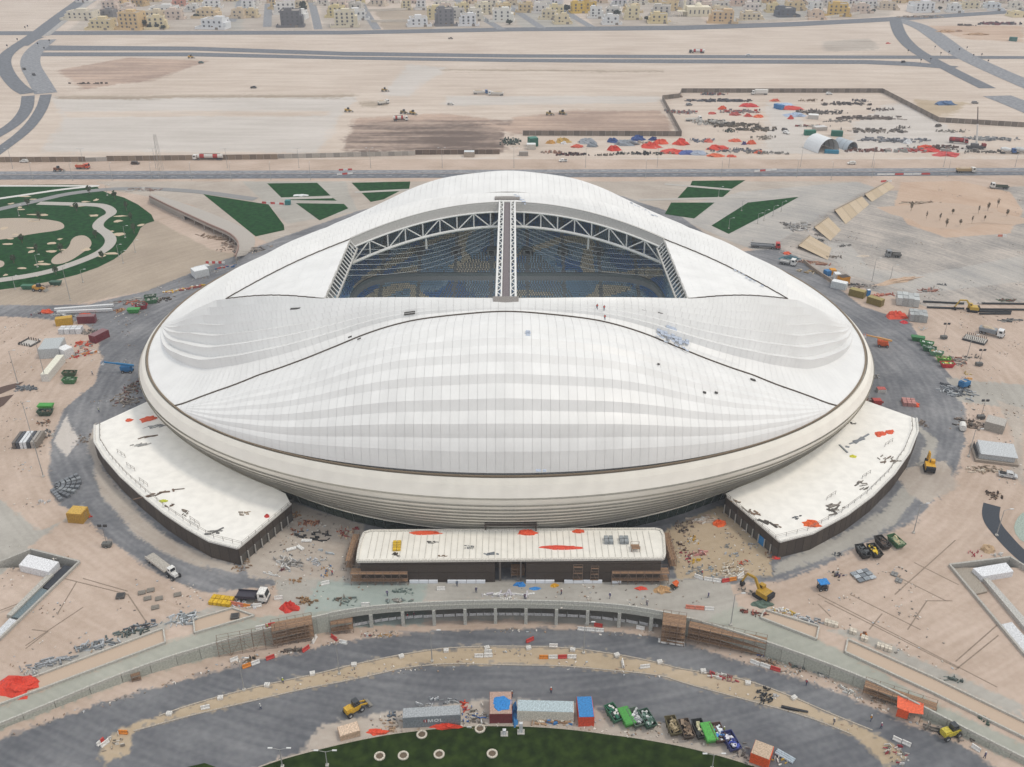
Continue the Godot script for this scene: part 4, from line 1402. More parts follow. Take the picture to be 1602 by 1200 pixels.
func lamp_post(label: String, group: String, at: Vector3, h: float, arms := 1, turn := 0.0):
	var o := thing("lamp_post", at, turn, label, "lamp post", group)
	var m := mat("galv", Color("9b9c9b"), 0.5, 0.2, 0)
	C(o, "pole", Vector3.ZERO, Vector3(0, h, 0), 0.13, m, 0.07, 7)
	B(o, "base", Vector3(0, 0.2, 0), Vector3(0.6, 0.4, 0.6), mat("basec", Color("b9b5ae"), 0.9, 0, 0))
	for i in arms:
		var s := 1.0 if i == 0 else -1.0
		C(o, "arm", Vector3(0, h - 0.1, 0), Vector3(s * 1.4, h + 0.35, 0), 0.05, m, 0.04, 5)
		B(o, "lamp_head", Vector3(s * 1.8, h + 0.38, 0), Vector3(0.9, 0.14, 0.3), mat("lamphead", Color("c6c8c8"), 0.5, 0, 0))

func scaffold(label: String, at: Vector3, turn: float, L: float, w: float, h: float, bays: int, lifts: int, plank := "a07f63", boarded := true) -> Node3D:
	var o := thing("scaffold", at, turn, label, "scaffold")
	var m := cm("8a7566")
	for i in bays + 1:
		for z in [-0.5, 0.5]:
			var x := -L * 0.5 + L * i / bays
			C(o, "standard", Vector3(x, 0, z * w), Vector3(x, h, z * w), 0.06, m, -1, 5)
	for l in lifts:
		var y := h * (l + 1) / lifts - 0.9
		for z in [-0.5, 0.5]:
			C(o, "ledger", Vector3(-L * 0.5, y, z * w), Vector3(L * 0.5, y, z * w), 0.05, m, -1, 4)
			C(o, "guard_rail", Vector3(-L * 0.5, y + 0.9, z * w), Vector3(L * 0.5, y + 0.9, z * w), 0.05, m, -1, 4)
		if boarded:
			var nb := maxi(2, int(w / 0.45))
			for k in nb:
				B(o, "plank", Vector3(0, y + 0.08, -w * 0.5 + (k + 0.5) * w / nb), Vector3(L, 0.06, w / nb * 0.86), cm(Color(plank).darkened(0.05 * (k % 3)).to_html(false)))
	for i in bays:
		var x0 := -L * 0.5 + L * i / bays; var x1 := -L * 0.5 + L * (i + 1) / bays
		C(o, "brace", Vector3(x0 if i % 2 else x1, 0.1, w * 0.5), Vector3(x1 if i % 2 else x0, h - 0.9, w * 0.5), 0.045, m, -1, 4)
	return o

func sheet_wall(o: Node3D, n: String, a: Vector2, b: Vector2, y0: float, y1: float, th: float, m: Material) -> MeshInstance3D:
	var d := b - a
	return B(o, n, Vector3((a.x + b.x) * 0.5, (y0 + y1) * 0.5, (a.y + b.y) * 0.5), Vector3(d.length(), y1 - y0, th), m, Vector3(0, rad_to_deg(atan2(-d.y, d.x)), 0))

# ================================================================ podium buildings round the bowl
const POD_L := [148, 666, 148, 692, 162, 715, 189, 746, 219, 773, 256, 803, 290, 826, 327, 847, 372, 858.5, 455, 789]
const POD_R := [1138, 778, 1220, 848, 1271, 835, 1325, 806, 1365, 776, 1399, 742, 1423, 708, 1436, 675, 1434, 655]

func build_podiums():
	var white := mat("podroof", Color("e6e4df"), 0.7, 0, 3, 0.05)
	var clad := [cm("4a4038"), cm("463c35"), cm("50463d")]
	for side in 2:
		var l: Array = [POD_L, POD_R][side]
		var pts := pp(l, 5.0)
		var label: String = ["curved brown podium wing with white roof beside the scattered skips and yellow generator", "curved brown podium wing with white roof above the blue doors"][side]
		var o := thing("podium_wing", Vector3.ZERO, 0, label, "building")
		# outline closed under the bowl
		var inner := []
		if side == 0: inner = [[-58, 80], [-78, 66], [-92, 48], [-104, 22]]
		else: inner = [[104, 24], [92, 48], [78, 66], [58, 80]]
		var poly := PackedVector2Array(pts)
		for q in inner: poly.append(Vector2(q[0] + SX, SZ + q[1]))
		var st := mb()
		flat(st, poly, 5.0)
		SM(o, "roof", st, white)
		st = mb()
		var n := poly.size()
		for i in n:
			var a := poly[i]; var b := poly[(i + 1) % n]
			quad(st, Vector3(a.x, 0, a.y), Vector3(a.x, 4.99, a.y), Vector3(b.x, 4.99, b.y), Vector3(b.x, 0, b.y))
		SM(o, "wall", st, clad[1])
		st = mb()
		for i in pts.size() - 1:
			var a := pts[i]; var b := pts[i + 1]
			bar(st, Vector3(a.x, 5.15, a.y), Vector3(b.x, 5.15, b.y), 0.5, 0.45)
		SM(o, "parapet", st, cm("dcdad5"))
		# cladding panels
		var ctr := Vector2(SX, SZ)
		for i in pts.size() - 1:
			var a := pts[i]; var b := pts[i + 1]
			var cut: bool = (side == 0 and i == pts.size() - 2) or (side == 1 and i == 0)
			var L := a.distance_to(b)
			var k := maxi(1, int(round(L / 2.4)))
			for j in k:
				var p := a.lerp(b, (j + 0.02) / k); var q := a.lerp(b, (j + 0.98) / k)
				var nn := ((p + q) * 0.5 - ctr).normalized() * 0.09
				if cut:
					nn = (b - a).normalized(); nn = Vector2(-nn.y, nn.x) * 0.09
					if nn.y < 0: nn = -nn
					sheet_wall(o, "fascia_panel", p + nn, q + nn, 2.7, 4.9, 0.1, clad[(i + j) % 3])
					var pc: Vector2 = p + nn * 6
					C(o, "column", Vector3(pc.x, 0, pc.y), Vector3(pc.x, 2.8, pc.y), 0.16, cm("b9b6b0"), -1, 7)
					if side == 1 and j > k / 2 and j < k - 2 and j % 2 == 0:
						var mid := (p + q) * 0.5 + nn * 3
						sheet_wall(o, "door", p + nn * 3, q + nn * 3, 0.05, 2.5, 0.1, cm("2f86c4"))
					else:
						sheet_wall(o, "wall_bay", p + nn, q + nn, 0.05, 2.6, 0.06, cm("5a5650"))
				else:
					sheet_wall(o, "cladding_panel", p + nn, q + nn, 0.1, 4.9, 0.1, clad[(i * 5 + j) % 3])
		# guard rail along the outer roof edge
		var r := thing("guard_rail", Vector3.ZERO, 0, ["thin tube guard rail along the roof edge of the podium wing beside the skips", "thin tube guard rail along the roof edge of the podium wing with blue doors"][side], "railing")
		var rm := cm("8c8680")
		for i in pts.size() - 1:
			var a := pts[i].lerp(ctr, 0.012); var b := pts[i + 1].lerp(ctr, 0.012)
			if a.distance_to(b) > 0.5:
				C(r, "rail", Vector3(a.x, 6.2, a.y), Vector3(b.x, 6.2, b.y), 0.05, rm, -1, 4)
				C(r, "rail", Vector3(a.x, 5.7, a.y), Vector3(b.x, 5.7, b.y), 0.05, rm, -1, 4)
			var k := maxi(1, int(a.distance_to(b) / 2.5))
			for j in k:
				var p := a.lerp(b, j / float(k))
				C(r, "post", Vector3(p.x, 5.0, p.y), Vector3(p.x, 6.25, p.y), 0.06, rm, -1, 4)
	# what lies on the wing roofs
	var R := func(x, y): return px(x, y, 5.02)
	var orange := cm("e5603a")
	for e in [[233, 656, 2.6, 1.6], [202, 658, 1.2, 0.8]]:
		heap("tarpaulin", ("larger" if e[2] > 2 else "smaller") + " crumpled orange tarpaulin on the podium roof by the far parapet", "tarpaulin", R.call(e[0], e[1]), e[2], e[3], 0.7, orange, 20, "orange tarpaulins on the left podium roof")
	for e in [[1377, 679, 2.0, 1.3], [1392, 676, 1.8, 1.0]]:
		heap("tarpaulin", ("orange tarpaulin on the podium roof closest to the grey cable tray" if e[0] < 1385 else "orange tarpaulin on the podium roof closest to the outer rail corner"), "tarpaulin", R.call(e[0], e[1]), e[2], e[3], 0.5, orange, 30, "orange tarpaulins on the right podium roof")
	heap("tarpaulin", "large bright orange tarpaulin at the podium roof corner above the blue doors", "tarpaulin", R.call(1270, 820), 2.3, 1.7, 0.9, cm("ee6a2c"))
	heap("tarpaulin", "yellow sheet lying alone in the middle of the podium roof", "tarpaulin", R.call(1334, 714), 1.1, 0.8, 0.3, cm("d8d436"))
	heap("tarpaulin", "small yellow green sheet beside brown planks on podium roof", "tarpaulin", R.call(256, 784), 1.2, 0.7, 0.3, cm("c9cf3e"))
	heap("bag", "red bag on podium roof beside its inner corner", "bag", R.call(418, 808), 0.7, 0.6, 0.7, cm("c7362f"))
	var pl_ := [
		["grey bundle of sheeting near orange tarpaulins on podium roof", 244, 667, 3.0, 0.8, ["8d8f90", "b0b2b2"], 10, 10],
		["brown plank bundle on podium roof between orange tarpaulin and rail frames", 234, 683, 2.6, 0.4, ["8b7763", "6f5f50"], 6, 20],
		["pale grey profiles stacked on podium roof beside brown planks", 222, 696, 3.2, 0.6, ["9a9a98", "b7b6b2"], 8, 15],
		["long dark brown planks lying slantwise on podium roof", 250, 772, 4.6, 0.6, ["5b4a3e", "77604f"], 7, 24],
		["short brown timber on podium roof next to yellow green sheet", 262, 792, 1.2, 0.6, ["6b5748", "4b3d34"], 5, 10],
		["light timber trestle pieces on podium roof towards the rail corner", 378, 803, 1.8, 0.9, ["b9a48c", "8f8274"], 6, 0],
		["dark steel pieces on podium roof above the curved cladding", 290, 803, 1.6, 1.2, ["6b625a", "8a7f73"], 6, -35],
		["tangle of grey tubes at podium roof edge", 335, 832, 2.5, 1.0, ["6f6f6e", "a2a09c"], 10, 20],
		["long grey cable tray lying across the podium roof", 1340, 690, 6.0, 0.3, ["8b9096"], 4, 40],
		["dark equipment crate and bars near the shell on podium roof", 1330, 662, 1.6, 0.8, ["3a3a3a", "55524e"], 6, -20],
		["black round bundle against the shell on podium roof", 1323, 659, 0.8, 0.7, ["2b2b2b"], 4, 0],
		["thin brown battens scattered along podium roof rail", 1390, 722, 2.6, 3.0, ["7a6a5c", "8d867e"], 10, 30],
		["scattered short bars at podium roof edge near brown cladding", 1350, 760, 2.5, 2.5, ["66615b", "8d867e"], 10, 30],
		["dark bars by the rail over the curved cladding", 1305, 795, 3.0, 2.2, ["5f5a54", "8d867e"], 12, 25],
		["two grey blocks beside the large orange tarpaulin", 1246, 810, 1.4, 0.6, ["5c6063", "70757a"], 4, 10],
		["rusty bars lying at podium roof corner over blue doors", 1205, 820, 4.0, 0.6, ["7a6656", "55504b"], 7, -32],
		["thin battens along the podium roof edge over blue doors", 1170, 798, 3.5, 0.7, ["8a7361", "6f665c"], 7, -36],
		["planks and clips beside the podium roof inner corner", 1148, 784, 1.6, 0.7, ["9c7f63", "6f665c"], 7, -30],
	]
	for e in pl_: pile(e[0], "material", R.call(e[1], e[2]), e[3], e[4], e[5], e[6], e[7], e[3] * 0.9, 0.35, "", "roof_material")
	# rail frames standing on the roofs
	for e in [[190, 712], [205, 733], [225, 757], [305, 818], [1355, 745], [1300, 778], [1390, 695]]:
		var o := thing("rail_frame", R.call(e[0], e[1]), -40 if e[0] < 800 else 40, "small grey tube frame standing inside the podium roof parapet", "frame", "tube frames on podium roofs")
		for x in [-2.0, 0.0, 2.0]: C(o, "post", Vector3(x, 0, 0), Vector3(x, 1.2, 0), 0.06, cm("8c8680"), -1, 4)
		for y in [0.6, 1.2]: C(o, "rail", Vector3(-2, y, 0), Vector3(2, y, 0), 0.05, cm("8c8680"), -1, 4)
	build_entrance()

func build_entrance():
	# long low entrance building in front of the bowl
	var h := 6.5
	var outline := pp([559, 878, 561, 862, 565, 845, 570, 834, 580, 831, 1025, 828, 1034, 830, 1038, 838, 1040, 866, 1038, 874], h)
	var o := thing("entrance_building", Vector3.ZERO, 0, "long low entrance building with white ribbed roof and dark brown front", "building")
	var st := mb()
	flat(st, outline, h)
	SM(o, "roof", st, mat("entroof", Color("dfdcd4"), 0.7, 0, 3, 0.05))
	var a := px(559, 878, h); var b := px(1038, 874, h)
	var z0 := a.z; var z1 := px(800, 829, h).z
	var brown := [cm("453b34"), cm("4b4139"), cm("40372f")]
	# standing ribs of the roof
	var nr := 46
	for i in nr:
		var x := lerpf(a.x + 2.2, b.x - 2.2, i / float(nr - 1))
		B(o, "roof_rib", Vector3(x, h + 0.05, (z0 + z1) * 0.5 - 0.3), Vector3(0.12, 0.1, absf(z1 - z0) - 1.6), cm("cfccc4"))
	st = mb()
	for i in outline.size():
		var p := outline[i]; var q := outline[(i + 1) % outline.size()]
		bar(st, Vector3(p.x, h + 0.02, p.y), Vector3(q.x, h + 0.02, q.y), 0.6, 0.6)
	SM(o, "eaves", st, cm("dad6cd"))
	# front wall in two blocks with a recess between them
	var xs := [a.x + 0.6, px(774, 880, h).x, px(823, 880, h).x, b.x - 0.6]
	for k in 2:
		var x0: float = xs[k * 2]; var x1: float = xs[k * 2 + 1]
		B(o, "wall", Vector3((x0 + x1) * 0.5, 3.0, z0 - 5.2), Vector3(x1 - x0, 6.0, 10.0), brown[0])
		var n := int((x1 - x0) / 2.2)
		for i in n:
			var xx := x0 + (i + 0.5) * (x1 - x0) / n
			for r in 2:
				B(o, "cladding_panel", Vector3(xx, 1.95 + r * 2.3, z0 - 0.14 + 0.0), Vector3((x1 - x0) / n - 0.06, 2.2, 0.12), brown[(i * 3 + r) % 3])
			if (k == 0 and i > 4) or (k == 1 and i < n - 4):
				if i % 5 != 3: B(o, "wrapped_sill", Vector3(xx, 0.45, z0 + 0.1), Vector3((x1 - x0) / n - 0.1, 0.8, 0.5), mat("wrap", Color("dfe3ea"), 0.5, 0, 0))
	B(o, "recess_wall", Vector3((xs[1] + xs[2]) * 0.5, 3.0, z0 - 6.0), Vector3(xs[2] - xs[1] - 0.1, 6.0, 1.0), cm("5d564e"))
	for x in [xs[1] + 1.2, xs[2] - 1.2]: C(o, "column", Vector3(x, 0, z0 - 0.8), Vector3(x, h - 0.3, z0 - 0.8), 0.25, cm("77706a"), -1, 8)
	# doorway between shell and roof, an open frame
	var dx := px(799, 826, 7.4).x
	B(o, "door_lintel", Vector3(dx, 8.2, z1 - 0.3), Vector3(12.8, 0.25, 1.6), cm("453b34"))
	for s in [-1, 1]: B(o, "door_jamb", Vector3(dx + s * 6.2, 7.3, z1 - 0.3), Vector3(0.3, 1.6, 1.6), cm("453b34"))
	# roof objects
	var R := func(x, y): return px(x, y, h + 0.02)
	var og := cm("e4592f")
	heap("tarpaulin", "long orange tarpaulin strip at the rear edge of the entrance roof beside the yellow pile", "tarpaulin", R.call(664, 834), 4.0, 0.7, 0.5, og)
	heap("tarpaulin", "orange tarpaulin block at the rear edge of the entrance roof under the dark doorway", "tarpaulin", R.call(825, 834), 2.4, 0.9, 0.9, cm("e9542a"))
	heap("tarpaulin", "small orange tarpaulin at the rear edge of the entrance roof near grey crates", "tarpaulin", R.call(905, 832), 1.5, 0.6, 0.7, og)
	heap("tarpaulin", "long red orange tarpaulin lying along the middle of the entrance roof", "tarpaulin", R.call(876, 857), 5.6, 0.7, 0.5, cm("e2523a"))
	stack("yellow and white sack stack on the entrance roof", "sacks", R.call(621, 855), 4, 2, 4, 1, Vector3(0.9, 0.5, 0.8), "e0b92e", "sack_stack")
	pile("dark tool heap in front of the yellow sacks on entrance roof", "material", R.call(620, 868), 0.9, 0.6, ["3a3530", "6b6259"], 8, 0, 0.8, 0.6, "", "roof_material")
	pile("flat dark sheet on entrance roof right of the yellow sacks", "material", R.call(678, 848), 1.3, 0.5, ["4b4a48"], 4, 12, 1.8, 0.25, "", "roof_material")
	pile("small grey fittings at the centre of the entrance roof", "material", R.call(735, 857), 1.2, 0.7, ["8f9192", "b6b6b2"], 10, 0, 0.9, 0.5, "", "roof_material")
	pile("grey pipe bundle near the front eaves of the entrance roof", "material", R.call(770, 867), 1.8, 0.3, ["7f868c"], 5, 0, 2.2, 0.35, "", "roof_material")
	pile("brown battens by the front eaves of the entrance roof", "material", R.call(693, 870), 1.0, 0.3, ["8b7560"], 5, 0, 1.4, 0.3, "", "roof_material")
	for x in [952, 976]: stack(("grey steel crate on the entrance roof beside the red orange tarpaulin" if x < 960 else "grey steel crate on the entrance roof beside the scaffold tower"), "crate", R.call(x, 847), 0, 2, 2, 1, Vector3(1.0, 0.9, 1.1), "9aa0a4", "crate", "grey crates on entrance roof")
	# timber scaffolds round the entrance building
	scaffold("brown timber scaffold wrapping the entrance front beside the teal membrane", px(595, 911), 0, 13.5, 2.2, 4.2, 7, 2)
	scaffold("brown timber scaffold wrapping the entrance front beside the orange mixer", px(1000, 910), 0, 13.5, 2.2, 4.2, 7, 2)
	scaffold("tall narrow scaffold tower at the dark entrance front", px(903, 908), 0, 2.2, 2.0, 5.6, 1, 3)
	scaffold("slim scaffold tower next to the wrapped entrance corner", px(929, 908), 0, 1.8, 2.0, 5.2, 1, 3)
	scaffold("small scaffold tower rising over the entrance eaves", px(991, 893), 0, 2.0, 1.8, 8.2, 1, 4)
	scaffold("low scaffold platform in the entrance recess", px(810, 900), 0, 3.2, 2.0, 3.4, 2, 2)
	scaffold("side scaffold of brown boards at the entrance end by stored slabs", px(1046, 870), 92, 10.5, 1.6, 4.0, 5, 2)
	scaffold("side scaffold of brown boards at the entrance end by the glazed courtyard", px(553, 872), 88, 10.5, 1.6, 4.0, 5, 2)

# ================================================================ plaza edge, bridge and retaining walls
func build_front():
	var line := edge_line()
	var wall := [mat("retw0", Color("b3b6ac"), 0.9), mat("retw1", Color("adb0a6"), 0.9)]
	var xl := px(553, 955).x; var xr := px(1030, 959).x
	var names := ["pale green grey retaining wall below the planter left of the bridge", "pale green grey retaining wall beside the orange shelter"]
	var o: Node3D
	for side in 2:
		o = thing("retaining_wall", Vector3.ZERO, 0, names[side], "wall")
		for i in line.size() - 1:
			var a := line[i]; var b := line[i + 1]
			var mx := (a.x + b.x) * 0.5
			if (side == 0 and mx > xl) or (side == 1 and mx < xr) or absf(mx) > 180: continue
			var k := maxi(1, int(a.distance_to(b) / 5.0))
			for j in k:
				var p := a.lerp(b, j / float(k)); var q := a.lerp(b, (j + 0.985) / float(k))
				var m := (p + q) * 0.5
				sheet_wall(o, "wall_panel", p, q, hl(m.x) - 0.4, -0.02, 0.5, wall[(i + j) % 2])
				sheet_wall(o, "coping", p, q, 0.0, 0.75, 0.4, cm("bdbcb4"))
	o = thing("bridge", Vector3.ZERO, 0, "concrete bridge deck edge with square columns over the sunken road", "bridge")
	var pts := []
	for i in line.size():
		if line[i].x > xl - 6 and line[i].x < xr + 6: pts.append(line[i])
	for i in pts.size() - 1:
		var a: Vector2 = pts[i]; var b: Vector2 = pts[i + 1]
		sheet_wall(o, "edge_beam", a, b, -1.3, -0.05, 0.7, cm("b5b6ae"))
		sheet_wall(o, "parapet", a, b, -0.04, 0.9, 0.3, cm("c2c2bb"))
		var back := Vector2(0, -7.5)
		sheet_wall(o, "abutment_wall", a + back, b + back, -6.2, -1.35, 0.4, cm("9c9d97"))
		var st := mb()
		quad(st, Vector3(a.x, -1.3, a.y), Vector3(b.x, -1.3, b.y), Vector3(b.x, -1.3, b.y - 7.5), Vector3(a.x, -1.3, a.y - 7.5))
		SM(o, "deck_soffit", st, cm("96978f"))
	for x in [579, 629, 678, 727, 775, 823, 871, 920, 970, 1020]:
		var e := px(x, edge_y(x) + 2)
		B(o, "column", Vector3(e.x, (hl(e.x) - 1.3) * 0.5, e.z - 0.2), Vector3(0.75, -1.3 - hl(e.x), 0.9), cm("bfc0b9"))
	# site fence of white mesh panels at the foot of the bridge
	o = thing("mesh_fence", Vector3.ZERO, 0, "white mesh site fence along the foot of the bridge", "fence")
	var fl := smooth(ppl([553, 981, 590, 974, 640, 968, 700, 965, 792, 963, 880, 965, 950, 969, 1030, 982]), false, 2)
	for i in fl.size() - 1:
		var a := fl[i]; var b := fl[i + 1]
		var k := maxi(1, int(round(a.distance_to(b) / 2.2)))
		for j in k:
			var p := a.lerp(b, j / float(k)); var q := a.lerp(b, (j + 0.9) / float(k))
			var y := hl(p.x)
			sheet_wall(o, "mesh_panel", p, q, y + 0.15, y + 1.0, 0.04, cm("d9dadb"))
			C(o, "post", Vector3(p.x, y, p.y), Vector3(p.x, y + 1.6, p.y), 0.05, cm("b9bbbb"), -1, 5)
	# planters with low walls on the plaza
	var pls := [
		["long tan planter with low concrete rim beside the red tarpaulin", [-60, 1104, 0, 1081, 256, 985, 259, 1007, 0, 1104, -60, 1127]],
		["small tan planter with low concrete rim holding a grey manhole", [303, 971, 364, 953, 398, 965, 305, 992]],
		["small tan planter with low rim beside the stacked white panels", [1197, 956, 1281, 982, 1277, 1002, 1190, 968]],
		["long tan planter with low concrete rim above the orange shelter", [1326, 1002, 1460, 1062, 1602, 1131, 1680, 1170, 1680, 1195, 1602, 1156, 1460, 1086, 1322, 1022]],
	]
	for e in pls:
		o = thing("planter", Vector3.ZERO, 0, e[0], "planter")
		var p := pp(e[1])
		var st := mb()
		flat(st, p, 0.12)
		SM(o, "soil", st, mat("psoil", Color("bda996"), 0.95, 0, 2, 0.4))
		for i in p.size(): sheet_wall(o, "rim_wall", p[i], p[(i + 1) % p.size()], 0.0, 0.6, 0.35, cm("bfbcb4"))
	# paving joints of the plaza: thin saw cuts with a raised lip
	var jt := mb()
	for l in [[130, 905, 200, 925], [0, 955, 40, 940], [40, 1010, 130, 950], [50, 985, 75, 988, 40, 1015], [90, 960, 120, 910], [100, 905, 200, 930, 230, 975],
		[1400, 930, 1495, 845], [1290, 940, 1500, 1046], [1330, 930, 1440, 985], [1390, 895, 1480, 940], [1420, 985, 1450, 940, 1490, 940], [1280, 945, 1300, 965], [1495, 1035, 1560, 978], [1495, 1048, 1562, 994], [1280, 930, 1560, 1075], [1360, 985, 1380, 960], [1430, 880, 1500, 915]]:
		for i in range(0, l.size() - 2, 2):
			var a := px(l[i], l[i + 1]); var b := px(l[i + 2], l[i + 3])
			bar(jt, a, b, 0.28, 0.05)
	struct("pavement_joints", jt, cm("8f7f70"))
	# kerbs of the sunken road
	var kb := mb()
	for l in [[249, 1120, 300, 1102, 380, 1080, 440, 1066, 490, 1056, 560, 1038, 665, 1017, 732, 1012, 800, 1011, 901, 1014, 968, 1024, 1035, 1038, 1062, 1047, 1153, 1059, 1230, 1086, 1298, 1116, 1365, 1143],
		[209, 1144, 300, 1119, 360, 1105, 420, 1091, 480, 1077, 560, 1062, 665, 1037, 800, 1041, 901, 1042, 1035, 1056, 1062, 1067, 1163, 1094, 1264, 1121, 1332, 1149],
		[404, 1201, 440, 1188, 500, 1172, 560, 1158, 631, 1145, 700, 1138, 766, 1135, 867, 1138, 968, 1150, 1062, 1166, 1129, 1183, 1177, 1198]]:
		var p := smooth(ppl(l), false, 2)
		for i in p.size() - 1:
			bar(kb, Vector3(p[i].x, hl(p[i].x) + 0.05, p[i].y), Vector3(p[i + 1].x, hl(p[i + 1].x) + 0.05, p[i + 1].y), 0.28, 0.2)
	struct("kerb", kb, cm("b3a99c"))
	# dark strip of new asphalt in the channel, teal basin beside it
	var st := mb()
	flat(st, strip(smooth(pp([1552, 790, 1549, 805, 1553, 820, 1570, 840, 1590, 862, 1640, 905]), false, 2), 4.2), 0.06)
	struct("asphalt_path", st, mat("newasphalt", Color("2f3742"), 0.7))
	st = mb()
	flat(st, smooth(pp([1602, 800, 1590, 812, 1585, 830, 1600, 850, 1680, 880, 1680, 790]), true, 1), 0.06)
	struct("basin_floor", st, mat("basin", Color("a3b0a6"), 0.8))

# ================================================================ concrete basements at both lower sides
func build_pits():
	for side in 2:
		var l: Array = [PITL, PITR][side]
		var p := pp(l)
		var o := thing("basement", Vector3.ZERO, 0, ["sunken concrete basement with white stair roof and blue grey glass panels", "sunken concrete basement with white slab and dark open pit"][side], "basement")
		var st := mb()
		flat(st, p, -6.5)
		SM(o, "floor", st, cm("807970"))
		for i in p.size():
			var a := p[i]; var b := p[(i + 1) % p.size()]
			sheet_wall(o, "wall", a, b, -6.6, 0.7, 0.5, cm("b4b1aa"))
		var slabs := []
		if side == 0:
			slabs = [["stair_roof", [44, 867, 92, 879, 76, 895, 29, 884], -4.0, 1.2, "e8e9ec"], ["roof_glass", [64, 917, 101, 884, 117, 888, 80, 923], -0.9, -0.2, "262c36"],
				["roof_glass", [17, 965, 61, 919, 75, 923, 32, 967], -0.9, -0.15, "6c7c82"], ["white_slab", [-20, 1003, 15, 967, 30, 971, -4, 1008], -0.9, -0.1, "d5d8dc"],
				["deck_strip", [10, 962, 76, 896, 84, 898, 18, 963], -1.2, 0.25, "b9b6ae"], ["lower_deck", [-80, 960, 28, 905, 40, 915, -70, 985], -3.2, -2.6, "a9a59d"]]
		else:
			slabs = [["white_slab", [1522, 889, 1574, 880, 1586, 894, 1537, 902], -1.0, 0.9, "e8eaee"], ["deck", [1490, 889, 1518, 888, 1545, 925, 1522, 930], -1.0, -0.25, "a2988b"],
				["trough", [1526, 930, 1534, 929, 1570, 972, 1562, 974], -5.0, -3.6, "a5a29c"], ["trough", [1538, 928, 1546, 927, 1582, 970, 1574, 972], -5.0, -3.6, "a5a29c"],
				["rim_beam", [1537, 903, 1545, 902, 1625, 990, 1615, 996], -6.0, 0.3, "bdbbb6"], ["white_slab", [1565, 977, 1583, 973, 1625, 1020, 1606, 1030], -1.2, -0.3, "dadcdf"]]
		for s in slabs:
			var st2 := mb()
			prism(st2, pp(s[1], s[3]), s[2], s[3])
			SM(o, s[0], st2, cm(s[4], 0.5))

# ================================================================ land beyond the stadium
func road(l: Array, w: float, m: Material, y := 0.06, times := 2) -> void:
	var st := mb()
	flat(st, strip(smooth(pp(l), false, times), w), y)
	struct("road", st, m)

func hoarding(label: String, l: Array, h: float, c: String, step := 4.0):
	var o := thing("hoarding", Vector3.ZERO, 0, label, "fence")
	var p := pp(l)
	var k2 := 0
	for i in p.size() - 1:
		var k := maxi(1, int(p[i].distance_to(p[i + 1]) / step))
		for j in k:
			var a := p[i].lerp(p[i + 1], j / float(k)); var b := p[i].lerp(p[i + 1], (j + 0.97) / float(k))
			k2 += 1
			sheet_wall(o, "panel", a, b, 0.0, h, 0.12, cm(Color(c).darkened([0.0, 0.12, 0.05, 0.18][k2 * 7 % 4]).to_html(false)))
			C(o, "post", Vector3(a.x, 0, a.y + 0.15), Vector3(a.x, h + 0.15, a.y + 0.15), 0.12, cm(Color(c).lightened(0.25).to_html(false)), -1, 5)

